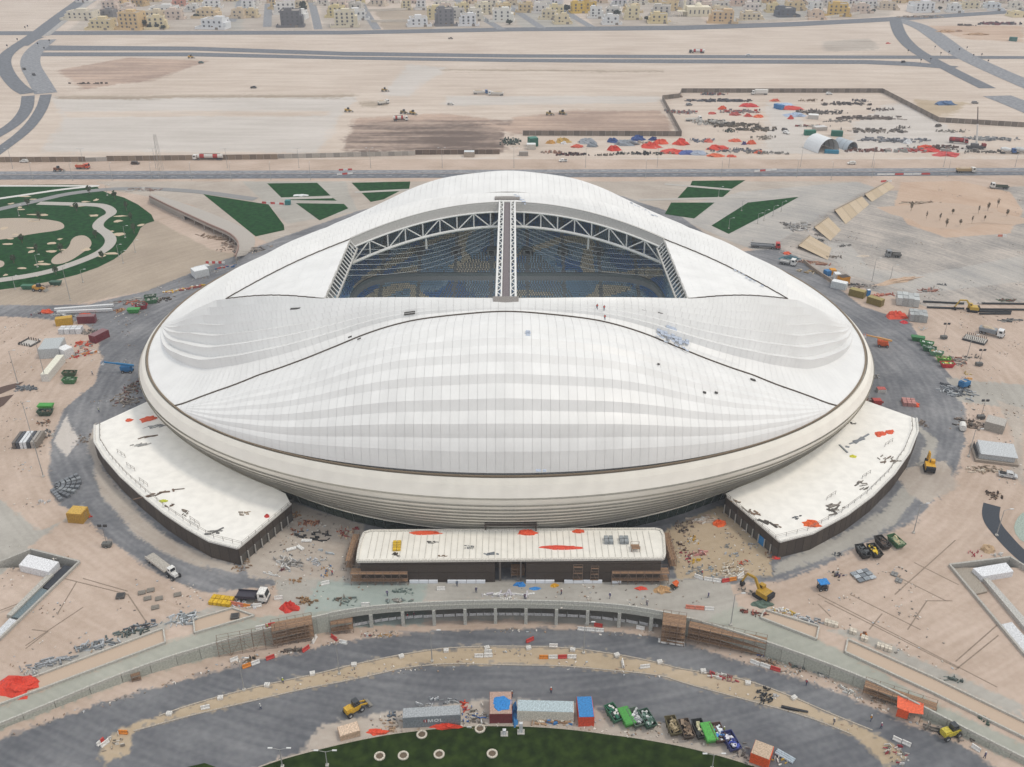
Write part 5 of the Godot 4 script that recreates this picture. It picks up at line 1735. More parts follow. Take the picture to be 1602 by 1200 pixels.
func build_far():
	var asp := mat("hwy", Color("6d7178"), 0.9, 0, 1, 0.02)
	var asp2 := mat("hwy2", Color("8b8d92"), 0.9, 0, 1, 0.02)
	var pale := mat("roadpale", Color("aaa7a4"), 0.9, 0, 1, 0.02)
	# highway behind the stadium
	var st := mb()
	flat(st, pp([-200, 269, 1800, 262, 1800, 267, -200, 274]), 0.06)
	struct("road", st, asp2)
	st = mb()
	flat(st, pp([-200, 274.5, 1800, 267.5, 1800, 273.5, -200, 282]), 0.06)
	struct("road", st, asp)
	var mk := mb()
	for i in 70:
		var x := -180.0 + i * 28.0
		for yy in [[271.3, 264.4], [278.0, 270.3]]:
			var t0 := (x + 200) / 2000.0; var t1 := (x + 209) / 2000.0
			bar(mk, px(x, lerpf(yy[0], yy[1], t0)) + Vector3(0, 0.08, 0), px(x + 9, lerpf(yy[0], yy[1], t1)) + Vector3(0, 0.08, 0), 0.22, 0.02)
	struct("road_markings", mk, cm("d8d6d0"))
	# middle road, far road, junctions
	st = mb(); flat(st, pp([70, 71, 300, 73, 540, 81, 800, 85, 1062, 86, 1440, 87, 1640, 88, 1640, 92, 1440, 92, 1062, 91, 800, 90, 540, 87, 300, 79, 70, 79]), 0.06); struct("road", st, asp)
	st = mb(); flat(st, pp([60, 82, 300, 82, 540, 88.5, 800, 92, 1062, 93, 1360, 94, 1430, 97, 1500, 104, 1490, 108, 1420, 103, 1350, 100, 1062, 99, 800, 97, 540, 93, 300, 88, 60, 88]), 0.06); struct("road", st, asp)
	st = mb(); flat(st, pp([-60, 49, 540, 48, 800, 43, 1070, 40, 1250, 34, 1390, 27, 1700, 9, 1700, 13, 1400, 33, 1250, 41, 1070, 47, 800, 49, 540, 54, -60, 55]), 0.06); struct("road", st, asp)
	road([140, -8, 118, 8, 88, 30, 55, 56, 30, 72], 16, asp, 0.08)
	road([158, -8, 128, 12, 100, 32, 70, 56], 9, pale, 0.07)
	road([60, 58, 30, 70, 10, 84, 4, 98, 12, 118, 30, 138, 45, 146], 12, asp, 0.09, 3)
	road([75, 62, 52, 80, 45, 100, 60, 125, 72, 146], 16, asp2, 0.075, 3)
	road([44, 150, 42, 172, 22, 196, -30, 225], 9, asp, 0.085, 3)
	road([72, 148, 66, 170, 44, 202, 0, 235, -40, 262], 8, asp, 0.085, 3)
	road([1400, 28, 1404, 45, 1412, 60, 1430, 78, 1462, 96, 1500, 116, 1545, 138], 13, asp, 0.09, 3)
	road([1400, 30, 1440, 40, 1470, 60, 1500, 84, 1560, 112, 1640, 146], 20, asp2, 0.075, 3)
	road([1560, 150, 1602, 166, 1680, 200], 22, asp2, 0.08)
	# side streets of the town
	for l in [[378, -6, 372, 20, 362, 34], [420, 6, 418, 42], [485, -6, 492, 20, 498, 46], [560, -6, 572, 20, 590, 46], [708, -6, 740, 20, 785, 46], [770, -6, 815, 22, 848, 44], [860, -6, 890, 22, 925, 42]]:
		road(l, 9, asp2, 0.07)
	# hoardings
	hoarding("brown hoarding beside the road in front of the pale sand, left of the tanker", [-60, 254, 135, 253], 3.0, "9c8a77")
	hoarding("pale mesh stretch of fence between two brown hoardings", [135, 253, 168, 252], 2.4, "c9c3bb")
	hoarding("brown hoarding behind the red and white tanker", [168, 252, 435, 249], 3.0, "9c8a77")
	hoarding("pale mesh fence beside the dark burnt ground", [435, 248, 650, 243], 2.6, "c4bdb4")
	hoarding("dark brown hoarding next to the small white site hut", [650, 242, 782, 241], 2.8, "7d6b5e")
	hoarding("grey brown hoarding behind the row of tarpaulin heaps", [818, 212, 1066, 213, 1036, 156, 1063, 153, 1066, 145, 1380, 145], 3.2, "8d8176")
	hoarding("grey brown hoarding slanting down past the scrap yard to the crane", [1380, 145, 1468, 191, 1602, 199, 1700, 203], 3.2, "8d8176")
	# lamp posts along the highway
	for i in 15:
		lamp_post("tall twin arm lamp post on the far verge of the highway", "highway lamp posts", px(20 + i * 112, 263.5 - i * 0.2), 11, 2)
	for i in 10:
		lamp_post("single arm lamp post on the stadium side of the highway", "stadium side highway lamp posts", px(-10 + i * 62 if i < 9 else 1300, 283 - i * 0.2), 9, 1, 90)
	for i in 6:
		lamp_post("single arm lamp post beyond the stadium by the highway kerb", "lamp posts right of the stadium", px(1010 + i * 118, 278 - i * 0.4), 9, 1, 90)
	# lattice mast beside the highway
	var o := thing("lattice_mast", px(254, 279), 0, "tall thin lattice mast beside the highway near the ramp wall", "mast")
	for s in [[-1, -1], [1, -1], [1, 1], [-1, 1]]:
		C(o, "leg", Vector3(s[0] * 1.3, 0, s[1] * 1.3), Vector3(s[0] * 0.5, 24, s[1] * 0.5), 0.08, cm("a5a39f"), -1, 4)
	for i in 10:
		var w0 := lerpf(1.3, 0.5, i / 10.0); var w1 := lerpf(1.3, 0.5, (i + 1) / 10.0)
		C(o, "brace", Vector3(-w0, i * 2.4, w0), Vector3(w1, i * 2.4 + 2.4, w1), 0.05, cm("a5a39f"), -1, 4)
	# vehicles
	truck("long white lorry with red and white tank by the brown hoarding", px(326, 250), 180, "tanker", "eceae6", "dcd8d2", 17.5)
	truck("tipper lorry with tan hopper driving on the highway", px(1510, 270), 0, "tipper", "e6e2da", "b59a72", 10.5)
	truck("white lorry with dark cab on the middle road", px(1090, 83), 180, "tanker", "3a3c40", "e6e6e4", 14.0)
	truck("white tipper meeting another lorry on the graded sand, cab to the right", px(752, 147), 4, "tipper", "3f6fa5", "e5e1da", 11.0)
	truck("white tipper meeting another lorry on the graded sand, cab to the left", px(776, 149), 172, "tipper", "e8e8e6", "dfdad2", 11.5)
	truck("white tipper with raised bed dumping sand", px(600, 163), 40, "tipper", "e8e6e2", "e2ded6", 9.0)
	truck("white water lorry beside the burnt ground", px(627, 189), 8, "tanker", "e9e7e3", "dedbd4", 10.0)
	truck("white lorry parked along the yard hoarding", px(1188, 148), 180, "box", "efeeea", "e8e6e1", 12.0)
	truck("white lorry standing between scrap heaps in the yard", px(1085, 189), 8, "flat", "f0efec", "e6e3dc", 11.0)
	truck("dark red tanker lorry parked beside the mobile crane", px(1499, 224), -22, "tanker", "8e2f34", "8a3038", 11.0)
	truck("blue mixer lorry with white drum at the yard edge", px(1576, 240), 0, "mixer", "2c5f9e", "d9dcdd", 9.0)
	truck("second blue mixer lorry with white drum further along the yard edge", px(1598, 240), 0, "mixer", "2c5f9e", "c9cdcf", 9.0)
	truck("orange site lorry beside the brown hoarding", px(130, 264), 0, "tipper", "d9552e", "d2603a", 7.5)
	loader("yellow motor grader on the sand by the middle road", px(299, 91), 0, "d9a62a", "grader")
	for e in [[545, 175, "c9a34a", "yellow brown wheel loader at the edge of the dug sand"], [646, 179, "c6a24c", "tan wheel loader working near the water lorry"], [632, 178, "8d7a52", "old brown wheel loader next to the tan loader"], [602, 143, "a88a4a", "tan excavator like loader standing on the bare sand"], [860, 180, "b09a63", "tan loader behind the stadium on brown ground"], [880, 179, "a28d59", "second tan loader touching brown ground edge"]]:
		loader(e[3], px(e[0], e[1]), rng.randf_range(-40, 40), e[2])
	loader("rusty brown compactor beside the orange site lorry", px(92, 268), 10, "8b5a3c")
	for e in [[38, 254, "e9e9e6", 180, "white car beside brown hoarding at the road's sandy verge"], [212, 257, "4a3d36", 0, "dark brown car on the sandy verge below the hoarding"], [315, 99, "3d5f5c", 10, "dark green car on sand by the middle road"], [397, 138, "33363a", 0, "black pickup alone on the wide sand"], [38, 109, "3a3d3c", -50, "dark car on the curved junction road"], [53, 118, "3b3b3c", -50, "small black car behind the dark junction car"], [881, 253, "f0efec", 180, "white pickup on verge in front of tarpaulin heaps"], [705, 61, "7c7268", 0, "brown car on the sand between two roads"], [705, 164, "e9e7e2", 0, "white car on the sand behind the stadium"], [1297, 148, "eeeeec", 0, "white car parked inside the yard hoarding"], [1230, 209, "f1f0ee", -60, "white pickup on the track between scrap rows"], [1228, 205, "55504c", -60, "dark car next to white pickup in the yard"], [1078, 165, "8a8d92", 20, "grey car at the yard corner"], [1525, 162, "8c8a8a", 0, "grey car on sand beyond slanting hoarding"], [1468, 198, "5c554d", 30, "dark dump car at the bend of the hoarding"], [1170, 87.5, "efefed", 180, "white car on the middle road"], [1332, 257, "ece9e2", 180, "white pickup driving on the highway verge"], [1413, 98, "2f3033", 40, "black car at the right junction"]]:
		car(e[4], px(e[0], e[1]), e[3], e[2], e[0] > 390 and e[0] < 900)
	# mobile crane
	o = thing("mobile_crane", px(1526, 233), 0, "mobile crane with raised white boom in the yard", "crane")
	B(o, "carrier", Vector3(0, 1.3, 0), Vector3(11, 1.1, 2.7), cm("4b4a4c"))
	B(o, "cab", Vector3(4.6, 2.5, 0), Vector3(2.0, 1.6, 2.6), cm("8f3a3a"))
	B(o, "turret", Vector3(-1.0, 2.6, 0), Vector3(4.0, 1.6, 2.4), cm("6a6b6d"))
	C(o, "boom", Vector3(0, 3.0, 0), Vector3(-2.2, 15, 0), 0.65, cm("e7e5e0"), 0.5, 6)
	C(o, "boom_tip", Vector3(-2.2, 15, 0), Vector3(-4.4, 25, 0), 0.35, cm("6a5c58"), 0.25, 6)
	for x in [-4.2, -2.8, 2.6, 4.0]:
		for s in [-1, 1]: wheel(o, Vector3(x, 0.6, s * 1.2), 0.6, 0.4)
	# arched storage tents
	for e in [[1296, 238, 15.0, 8.0, 14.0, "large white arched storage tent open at the front", "e9edf0", 22], [1333, 235, 8.0, 5.0, 13.0, "small grey arched storage tent beside the large tent", "b9c3cc", 22]]:
		o = thing("storage_tent", px(e[0], e[1]), e[7], e[5], "tent")
		var st2 := mb()
		var n := 14
		for i in n:
			var t0 := PI * i / n; var t1 := PI * (i + 1) / n
			for dz in 4:
				var z0: float = -e[4] * dz / 4.0; var z1: float = -e[4] * (dz + 1) / 4.0
				quad(st2, Vector3(cos(t0) * e[2] * 0.5, sin(t0) * e[3], z0), Vector3(cos(t1) * e[2] * 0.5, sin(t1) * e[3], z0), Vector3(cos(t1) * e[2] * 0.5, sin(t1) * e[3], z1), Vector3(cos(t0) * e[2] * 0.5, sin(t0) * e[3], z1))
			tri(st2, Vector3(0, 0, -e[4]), Vector3(cos(t0) * e[2] * 0.5, sin(t0) * e[3], -e[4]), Vector3(cos(t1) * e[2] * 0.5, sin(t1) * e[3], -e[4]))
		SM(o, "canopy", st2, cm(e[6]))
		for k in 4:
			var st3 := mb()
			for i in n:
				var t0 := PI * i / n; var t1 := PI * (i + 1) / n
				bar(st3, Vector3(cos(t0) * e[2] * 0.49, sin(t0) * e[3] * 0.985, -e[4] * k / 3.2), Vector3(cos(t1) * e[2] * 0.49, sin(t1) * e[3] * 0.985, -e[4] * k / 3.2), 0.2, 0.2)
			SM(o, "rib", st3, cm("7d7f80"))
	# yard huts, containers
	container("dark green site hut with white awning among tarpaulin heaps", "hut", 829, 230, 842, 229, 5, 5.0, "1f6b5a", "2a7d6a", "site_hut")
	container("white site cabin in front of the dark green hut", "hut", 824, 234, 838, 234, 4, 3.0, "d8d2c8", "eef2f1", "site_hut")
	container("small white site hut in front of the dark brown hoarding", "hut", 726, 246, 742, 246, 4, 3.0, "b9ab9c", "d7dde0", "site_hut")
	container("flat grey pallet box between hut and tarpaulin row", "crate", 812, 244, 826, 244, 2.5, 2.2, "a59d95", "", "crate")
	container("green shipping container beside the large arched tent", "container", 1259, 212, 1276, 212, 3, 3.0, "12745f")
	container("green shipping container behind the arched tents", "container", 1300, 213, 1318, 214, 3, 3.2, "146b5a")
	container("blue lorry box parked where the yard track bends", "container", 1210, 169, 1222, 172, 3, 3.0, "3c7fb8")
	container("long white roofed shed in the scrap yard", "shed", 1264, 186, 1280, 187, 5, 2.6, "cfcbc6", "f2f2f0", "shed")
	container("pale low shed in front of the green containers", "shed", 1276, 205, 1294, 204, 5, 2.2, "bdb6ae", "d8d6d4", "shed")
	container("teal machine box under the large arched tent", "machine", 1290, 240, 1312, 241, 2.5, 1.8, "2d86a6", "", "machine_box")
	# tarpaulin heaps and scrap in the yard, row by row
	var tarp := [
		[998, 219, 5, 3, "2f4f8f", "blue tarpaulin heap with red edges at the yard hoarding"], [958, 222, 4, 2.5, "31528e", "dark blue tarpaulin bundle next to the big grey heap"], [980, 226, 7, 3, "8f97a0", "big pale grey tarpaulin heap"],
		[918, 223, 6, 2.5, "9aa0a8", "long grey tarpaulin row in the yard"], [926, 229, 4, 2.5, "8b939c", "grey square tarpaulin heap by red sheets"], [903, 230, 4, 1.6, "d8604a", "red sheet lying before the grey tarpaulin row"],
		[960, 235, 4, 3.0, "d8402f", "round bright red tarpaulin heap alone on sand"], [1020, 230, 6, 3.0, "dc4430", "wide bright red tarpaulin heap at the hoarding"], [1034, 224, 5, 2.5, "e0512f", "orange red tarpaulin heap touching blue bundle"], [1022, 219, 3, 2.0, "2a3f7c", "navy bundle between red tarpaulins"],
		[880, 222, 5, 2.6, "c9a55a", "yellow brown timber and sheeting heap"], [862, 224, 3, 2.0, "cf9a4e", "ochre sheeting heap beside the green hut"], [882, 225, 2.0, 1.6, "e8e8ea", "tall white wrapped bundle"],
		[1052, 238, 8, 1.8, "d94a3a", "long red tarpaulin along the highway verge"], [1066, 226, 5, 2.6, "e0452c", "orange red tarpaulin inside the yard corner"], [1065, 221, 3, 2.0, "d03c34", "small red tarpaulin by the yard corner"], [1076, 240, 7, 1.6, "4a5fa0", "blue sheet strip next to long red tarpaulin"],
		[1092, 241, 6, 2.0, "a8b2c4", "pale blue wrapped stack at the highway verge"], [1130, 171, 3, 2.4, "e2562c", "bright orange tarpaulin peak mid yard"], [1171, 166, 7, 2.0, "cf3a38", "crimson tarpaulin strip beside grey steel rows"],
		[1187, 183, 4, 1.6, "e86a3e", "orange flat tarpaulin by the yard track"], [1170, 182, 3, 2.0, "cc4a3e", "dull red heap left of the flat orange tarpaulin"], [1150, 180, 4, 2.2, "b85a56", "dusty red heap amid pale scrap"], [1114, 178, 3, 1.4, "c9564a", "faded red sheet near the white flatbed lorry"],
		[1122, 233, 7, 2.2, "d8442f", "red tarpaulin over pallets near the verge"], [1175, 225, 3, 2.4, "e2623a", "orange square tarpaulin beside a purple bundle"], [1164, 226, 1.6, 2.0, "4a3f78", "purple bundle beside the orange square tarpaulin"], [1150, 221, 4, 1.6, "e06a4c", "salmon sheet behind the purple bundle"],
		[1120, 244, 5, 1.4, "de6a44", "salmon tarpaulin on the verge line"], [1188, 239, 3.5, 1.4, "e0643c", "orange patch among grey pipes"], [1144, 245, 3, 1.2, "d9583c", "orange patch on the verge corner"], [1108, 222, 3, 2.0, "d86a5a", "pink red heap beside blue junk"],
		[1228, 164, 6, 1.4, "b8cce6", "pale blue sheeting in the yard centre"], [1236, 170, 9, 1.8, "cf4238", "red sheeting strip below pale blue sheeting"], [1244, 181, 8, 2.0, "aebfd8", "large pale blue sheeting block"], [1237, 186, 2, 2.4, "d05048", "red drum heap at the pale blue block"], [1213, 158, 4, 1.6, "d4684e", "salmon heap at the yard track"],
		[1448, 232, 5, 2.0, "e2552e", "orange tarpaulin over scrap near the crane"], [1455, 236, 6, 1.6, "d23c34", "red tarpaulin over scrap near the crane"], [1482, 242, 9, 1.5, "c84a48", "red and white barrier heap along the verge"], [1420, 224, 3, 2.4, "e6e8ea", "white wrapped bundles in the scrap yard"],
		[1478, 163, 8, 2.4, "4f6f98", "blue scrap dump beyond the slanting hoarding"],
	]
	for e in tarp: heap("tarpaulin_heap", e[5], "tarpaulin", px(e[0], e[1]), e[2], e[2] * 0.55, e[3], cm(e[4]))
	var sc := [
		[800, 222, 7, 9, ["4b5d56", "5c6d66", "3c4a46"], 60, "tall stack of dark green formwork props"], [895, 242, 9, 2.5, ["3f3c3f", "6b3f40", "55504e"], 40, "row of dark steel props along the verge"], [868, 239, 8, 2, ["c9967f", "b08a78", "9d8f86"], 24, "pinkish rubble and boards near the white hut"],
		[972, 241, 5, 2.5, ["4b4f4c", "5d625e"], 22, "dark grey props heap on the verge"], [1012, 241, 9, 2.6, ["45484c", "60635f", "393d42"], 36, "long dark props heap beside red tarpaulin"], [945, 243, 6, 1.5, ["6b665f", "7f776d"], 16, "low brown scrap by the verge"],
		[1005, 224, 8, 2.5, ["d9cfc0", "c2b5a4", "8f8a84"], 22, "pale timber lengths between tarpaulins"], [1115, 148, 11, 2.4, ["5f6068", "7a7a80", "a85a50"], 30, "grey scrap row along the yard hoarding"], [1128, 158, 22, 3.0, ["4d4f58", "6d6f76", "5c5452"], 70, "long dark steel row across the yard top"],
		[1066, 176, 12, 5, ["8d8a8d", "a6a2a0", "b5645c"], 40, "grey and red scrap near the yard's slanted fence"], [1158, 175, 14, 5, ["8b8488", "a89a98", "c0443c"], 50, "pinkish steel stack beside the orange peak"], [1112, 192, 13, 8, ["d8d6d0", "bdbab4", "77746f"], 80, "white and grey rubble field in the yard"],
		[1148, 196, 16, 6, ["6d665c", "86796a", "57524a"], 60, "brown timber rubble in the yard centre"], [1140, 206, 6, 3, ["3a4540", "4d5751"], 16, "dark green black scrap in the yard"], [1182, 203, 16, 5, ["5a5650", "6f685f", "837666"], 50, "brown scrap rows beside the yard track"],
		[1195, 216, 8, 4, ["bdb4a8", "a39a8f", "8d857a"], 26, "pale stone scrap by the yard track"], [1150, 236, 14, 4, ["77787e", "93949a", "5d5f66"], 44, "grey pipe racks along the verge"], [1200, 240, 12, 2.5, ["8f8c88", "73706c", "a8a49d"], 30, "pale pipe lengths along the verge"], [1095, 221, 8, 4, ["6f7788", "8a92a2"], 26, "blue grey junk before the yard fence"],
		[1060, 152, 4, 2, ["8c6f60", "75655b"], 10, "brown scrap at the fence jog"], [1268, 158, 8, 3, ["8a7866", "a08b74"], 20, "brown scrap behind pale blue sheeting"], [1282, 176, 16, 7, ["77706c", "938b86", "5f5a56"], 60, "brown grey scrap field behind the arched tents"], [1322, 163, 16, 4, ["635c5a", "7d7470", "4e4a4a"], 44, "dark scrap ridge in the far yard"],
		[1345, 158, 7, 4, ["55545c", "6f6d72"], 22, "dark heap at the end of the far ridge"], [1375, 172, 10, 3, ["6b6260", "857a74"], 26, "scattered brown scrap in the open yard"], [1360, 185, 20, 5, ["5f5652", "7a6e68", "8f837a"], 60, "wide brown scrap bed behind the crane track"], [1365, 205, 18, 5, ["66605c", "7f7770", "958b82"], 50, "second brown scrap bed nearer the tents"],
		[1415, 200, 5, 3, ["5f5852", "7c736a"], 14, "isolated brown scrap heap on pale ground"], [1400, 220, 20, 5, ["7d7f86", "9a9ca2", "65676d"], 60, "grey steel scrap row in front of the yard"], [1430, 236, 22, 4, ["9a9894", "b3b0aa", "c05048"], 50, "long pale steel bed with red bits by the verge"], [1465, 232, 16, 5, ["6b5a52", "85655a", "594c46"], 44, "rust brown scrap slope beside the red tanker"],
		[1350, 236, 12, 4, ["8a5a52", "a2726a", "75605a"], 34, "rusty barrier heap beside the small tent"], [1490, 206, 10, 3, ["a8a29a", "8b867f"], 22, "pale scrap by the hoarding bend"], [1550, 218, 18, 4, ["9a9b9e", "b8b8b6", "7d7f84"], 60, "grey rubble ring by the crane"], [1530, 238, 12, 2.5, ["6a6662", "85807a"], 24, "dark scrap under the crane"],
		[1310, 190, 10, 3, ["a59f99", "8d8781"], 20, "pale boards between shed and tents"], [1272, 198, 12, 2, ["c8bfb4", "9c5a54", "85807c"], 24, "boards and red bits before the pale shed"], [140, 131, 14, 1.2, ["5a514b", "6f655d"], 14, "thin line of dark debris on the left sand"], [1040, 240, 5, 1.5, ["8d7d70", "a69a8e"], 12, "tan rubble at the yard corner verge"],
	]
	for e in sc: pile(e[6], "scrap", px(e[0], e[1]), e[2], e[3], e[4], e[5], 0, maxf(1.6, e[2] * 0.22), 1.5, "", "scrap_pile")
	for i in 26:
		var x := 0.0
	# stakes, cones and signs round the left junction
	for e in [[12, 76], [28, 66], [60, 73], [70, 80], [40, 47], [44, 45], [78, 68]]:
		var o2 := thing("road_sign", px(e[0], e[1]), 0, "small dark road sign at the left junction", "sign", "junction signs")
		C(o2, "post", Vector3.ZERO, Vector3(0, 3, 0), 0.1, cm("5b5a58"), -1, 5)
		B(o2, "plate", Vector3(0, 3, 0.1), Vector3(1.4, 1.4, 0.08), cm("3f4246"))
	for e in [[1440, 99], [1455, 97], [1471, 88], [1484, 86], [1500, 82], [1512, 79], [1522, 91], [1535, 90], [1545, 100], [1462, 78], [1420, 84]]:
		var o2 := thing("road_sign", px(e[0], e[1]), 0, "small dark road sign at the right junction", "sign", "right junction signs")
		C(o2, "post", Vector3.ZERO, Vector3(0, 3, 0), 0.1, cm("5b5a58"), -1, 5)
		B(o2, "plate", Vector3(0, 3, 0.1), Vector3(1.2, 1.2, 0.08), cm("4a4648"))
	# barriers on the highway
	barriers("# plastic barrier in the row across the highway carriageway", "barriers on the highway", 1372, 274, 1455, 273, ["e9e7e3", "e9e7e3", "c8403a", "e9e7e3", "e9e7e3", "c8403a"])
	barriers("# plastic barrier on the highway behind the stadium's left shoulder", "barriers on the highway left", 527, 274, 552, 272, ["e9e7e3", "c8403a", "e9e7e3"])
	barriers("# plastic barrier on the highway's upper lane near the left lawn", "upper lane barriers", 530, 267, 551, 266, ["c8403a", "e9e7e3", "c8403a"])
	barriers("# plastic barrier on the highway right of the roof", "barriers right of the roof", 1180, 269, 1215, 266, ["e9e7e3", "c8403a", "e9e7e3", "e9e7e3"])

# ================================================================ the town on the horizon
func tree(label: String, at: Vector3, h: float, w: float, c: String, group := "", trunk := 0.35):
	var o := thing("tree", at, 0, label, "tree", group)
	var r := RandomNumberGenerator.new(); r.seed = int(absf(at.x * 5 + at.z * 3))
	var st := mb()
	tube(st, Vector3.ZERO, Vector3(0, h * trunk, 0), w * 0.07, w * 0.05, 6)
	for i in 4:
		var t := TAU * i / 4 + r.randf()
		tube(st, Vector3(0, h * trunk * 0.8, 0), Vector3(cos(t) * w * 0.3, h * 0.7, sin(t) * w * 0.3), w * 0.04, w * 0.015, 5)
	SM(o, "trunk", st, cm("6b5a48"))
	st = mb()
	for i in 130:
		var d := Vector3(r.randfn(), r.randfn(), r.randfn()).normalized() * pow(r.randf(), 0.45)
		var p := Vector3(0, h * 0.66, 0) + d * Vector3(w * 0.5, h * 0.36, w * 0.5)
		var s := w * r.randf_range(0.07, 0.15)
		var b := Basis(Vector3(r.randfn(), r.randfn(), r.randfn()).normalized(), r.randf() * TAU)
		quad(st, p + b * Vector3(-s, -s, 0), p + b * Vector3(-s * 0.3, s, s * 0.3), p + b * Vector3(s, s * 0.6, 0), p + b * Vector3(s * 0.5, -s, -s * 0.3))
	SM(o, "crown", st, cm(c, 0.9))

func villa(e: Array, label: String):
	var at := px(e[0], e[1])
	var sc := FL / Vector3(0, 0, 0).distance_to(Vector3(at.x * 0.0, at.y - HC, at.z))
	var W: float = e[2] / sc
	var Hh: float = e[3] / sc / 1.05
	var D := clampf(W * 0.7, 9.0, 18.0)
	var r := RandomNumberGenerator.new(); r.seed = int(e[0] * 7 + e[1])
	var o := thing("villa", at, r.randf_range(-14, 14), label, "house")
	var m := cm(e[4], 0.9)
	var m2 := m
	var fl := maxi(1, int(round(Hh / 4.2)))
	var h1 := Hh if fl == 1 else Hh * (fl - 0.35) / fl
	B(o, "wall", Vector3(0, h1 * 0.5, -D * 0.5), Vector3(W * 0.78, h1, D), m)
	B(o, "side_wing", Vector3(W * 0.38 * (1 if r.randf() < 0.5 else -1), h1 * 0.36, -D * 0.45), Vector3(W * 0.22, h1 * 0.72, D * 0.7), m2)
	var rf := B(o, "roof", Vector3(0, h1 + 0.05, -D * 0.5), Vector3(W * 0.74, 0.14, D - 0.8), cm("b7aea4"))
	for s in [-1, 1]:
		B(rf, "parapet", Vector3(s * W * 0.385, 0.5, 0), Vector3(0.4, 1.0, D), m)
		B(rf, "parapet", Vector3(0, 0.5, s * (D * 0.5 - 0.2)), Vector3(W * 0.76, 1.0, 0.4), m)
	B(o, "stair_tower", Vector3(W * r.randf_range(-0.2, 0.2), h1 + (Hh - h1) * 0.5 + 0.6, -D * r.randf_range(0.4, 0.7)), Vector3(W * 0.3, Hh - h1 + 1.2, D * 0.4), m2)
	C(o, "water_tank", Vector3(-W * 0.25, h1 + 0.1, -D * 0.7), Vector3(-W * 0.25, h1 + 1.8, -D * 0.7), 0.9, cm("e6e2da"), -1, 8)
	var dk := mat("vwin", Color("4d4f55"), 0.3, 0, 0)
	var nw := maxi(2, int(W * 0.78 / 5.0))
	for f in fl:
		for i in nw:
			if f == 0 and i == nw / 2: continue
			var wx := -W * 0.39 + (i + 0.5) * W * 0.78 / nw
			var wy := h1 * (f + 0.55) / fl
			if wy > h1 - 1: continue
			B(o, "window", Vector3(wx, wy, 0.06), Vector3(1.9 if dk == M["vwin"] else 3.0, 2.1 if dk == M["vwin"] else 2.8, 0.2), dk)
	for f in fl:
		for s in [-1, 1]:
			B(o, "window", Vector3(s * (W * 0.39 + 0.05), h1 * (f + 0.55) / fl, -D * 0.8), Vector3(0.2, 1.8, 1.6), dk)
	B(o, "door", Vector3(0, 1.4, 0.08), Vector3(1.8, 2.8, 0.2), cm("7a6046"))
	# yard wall
	if e[1] > 6:
		var wm := m
		B(o, "yard_wall", Vector3(0, 1.2, 5.5), Vector3(W * 1.1, 2.4, 0.4), wm)
		for s in [-1, 1]: B(o, "yard_wall", Vector3(s * W * 0.55, 1.2, -2.0), Vector3(0.4, 2.4, 15.0), wm)
		B(o, "gate", Vector3(W * 0.25, 1.2, 5.75), Vector3(3.2, 2.2, 0.15), cm("8d8378"))

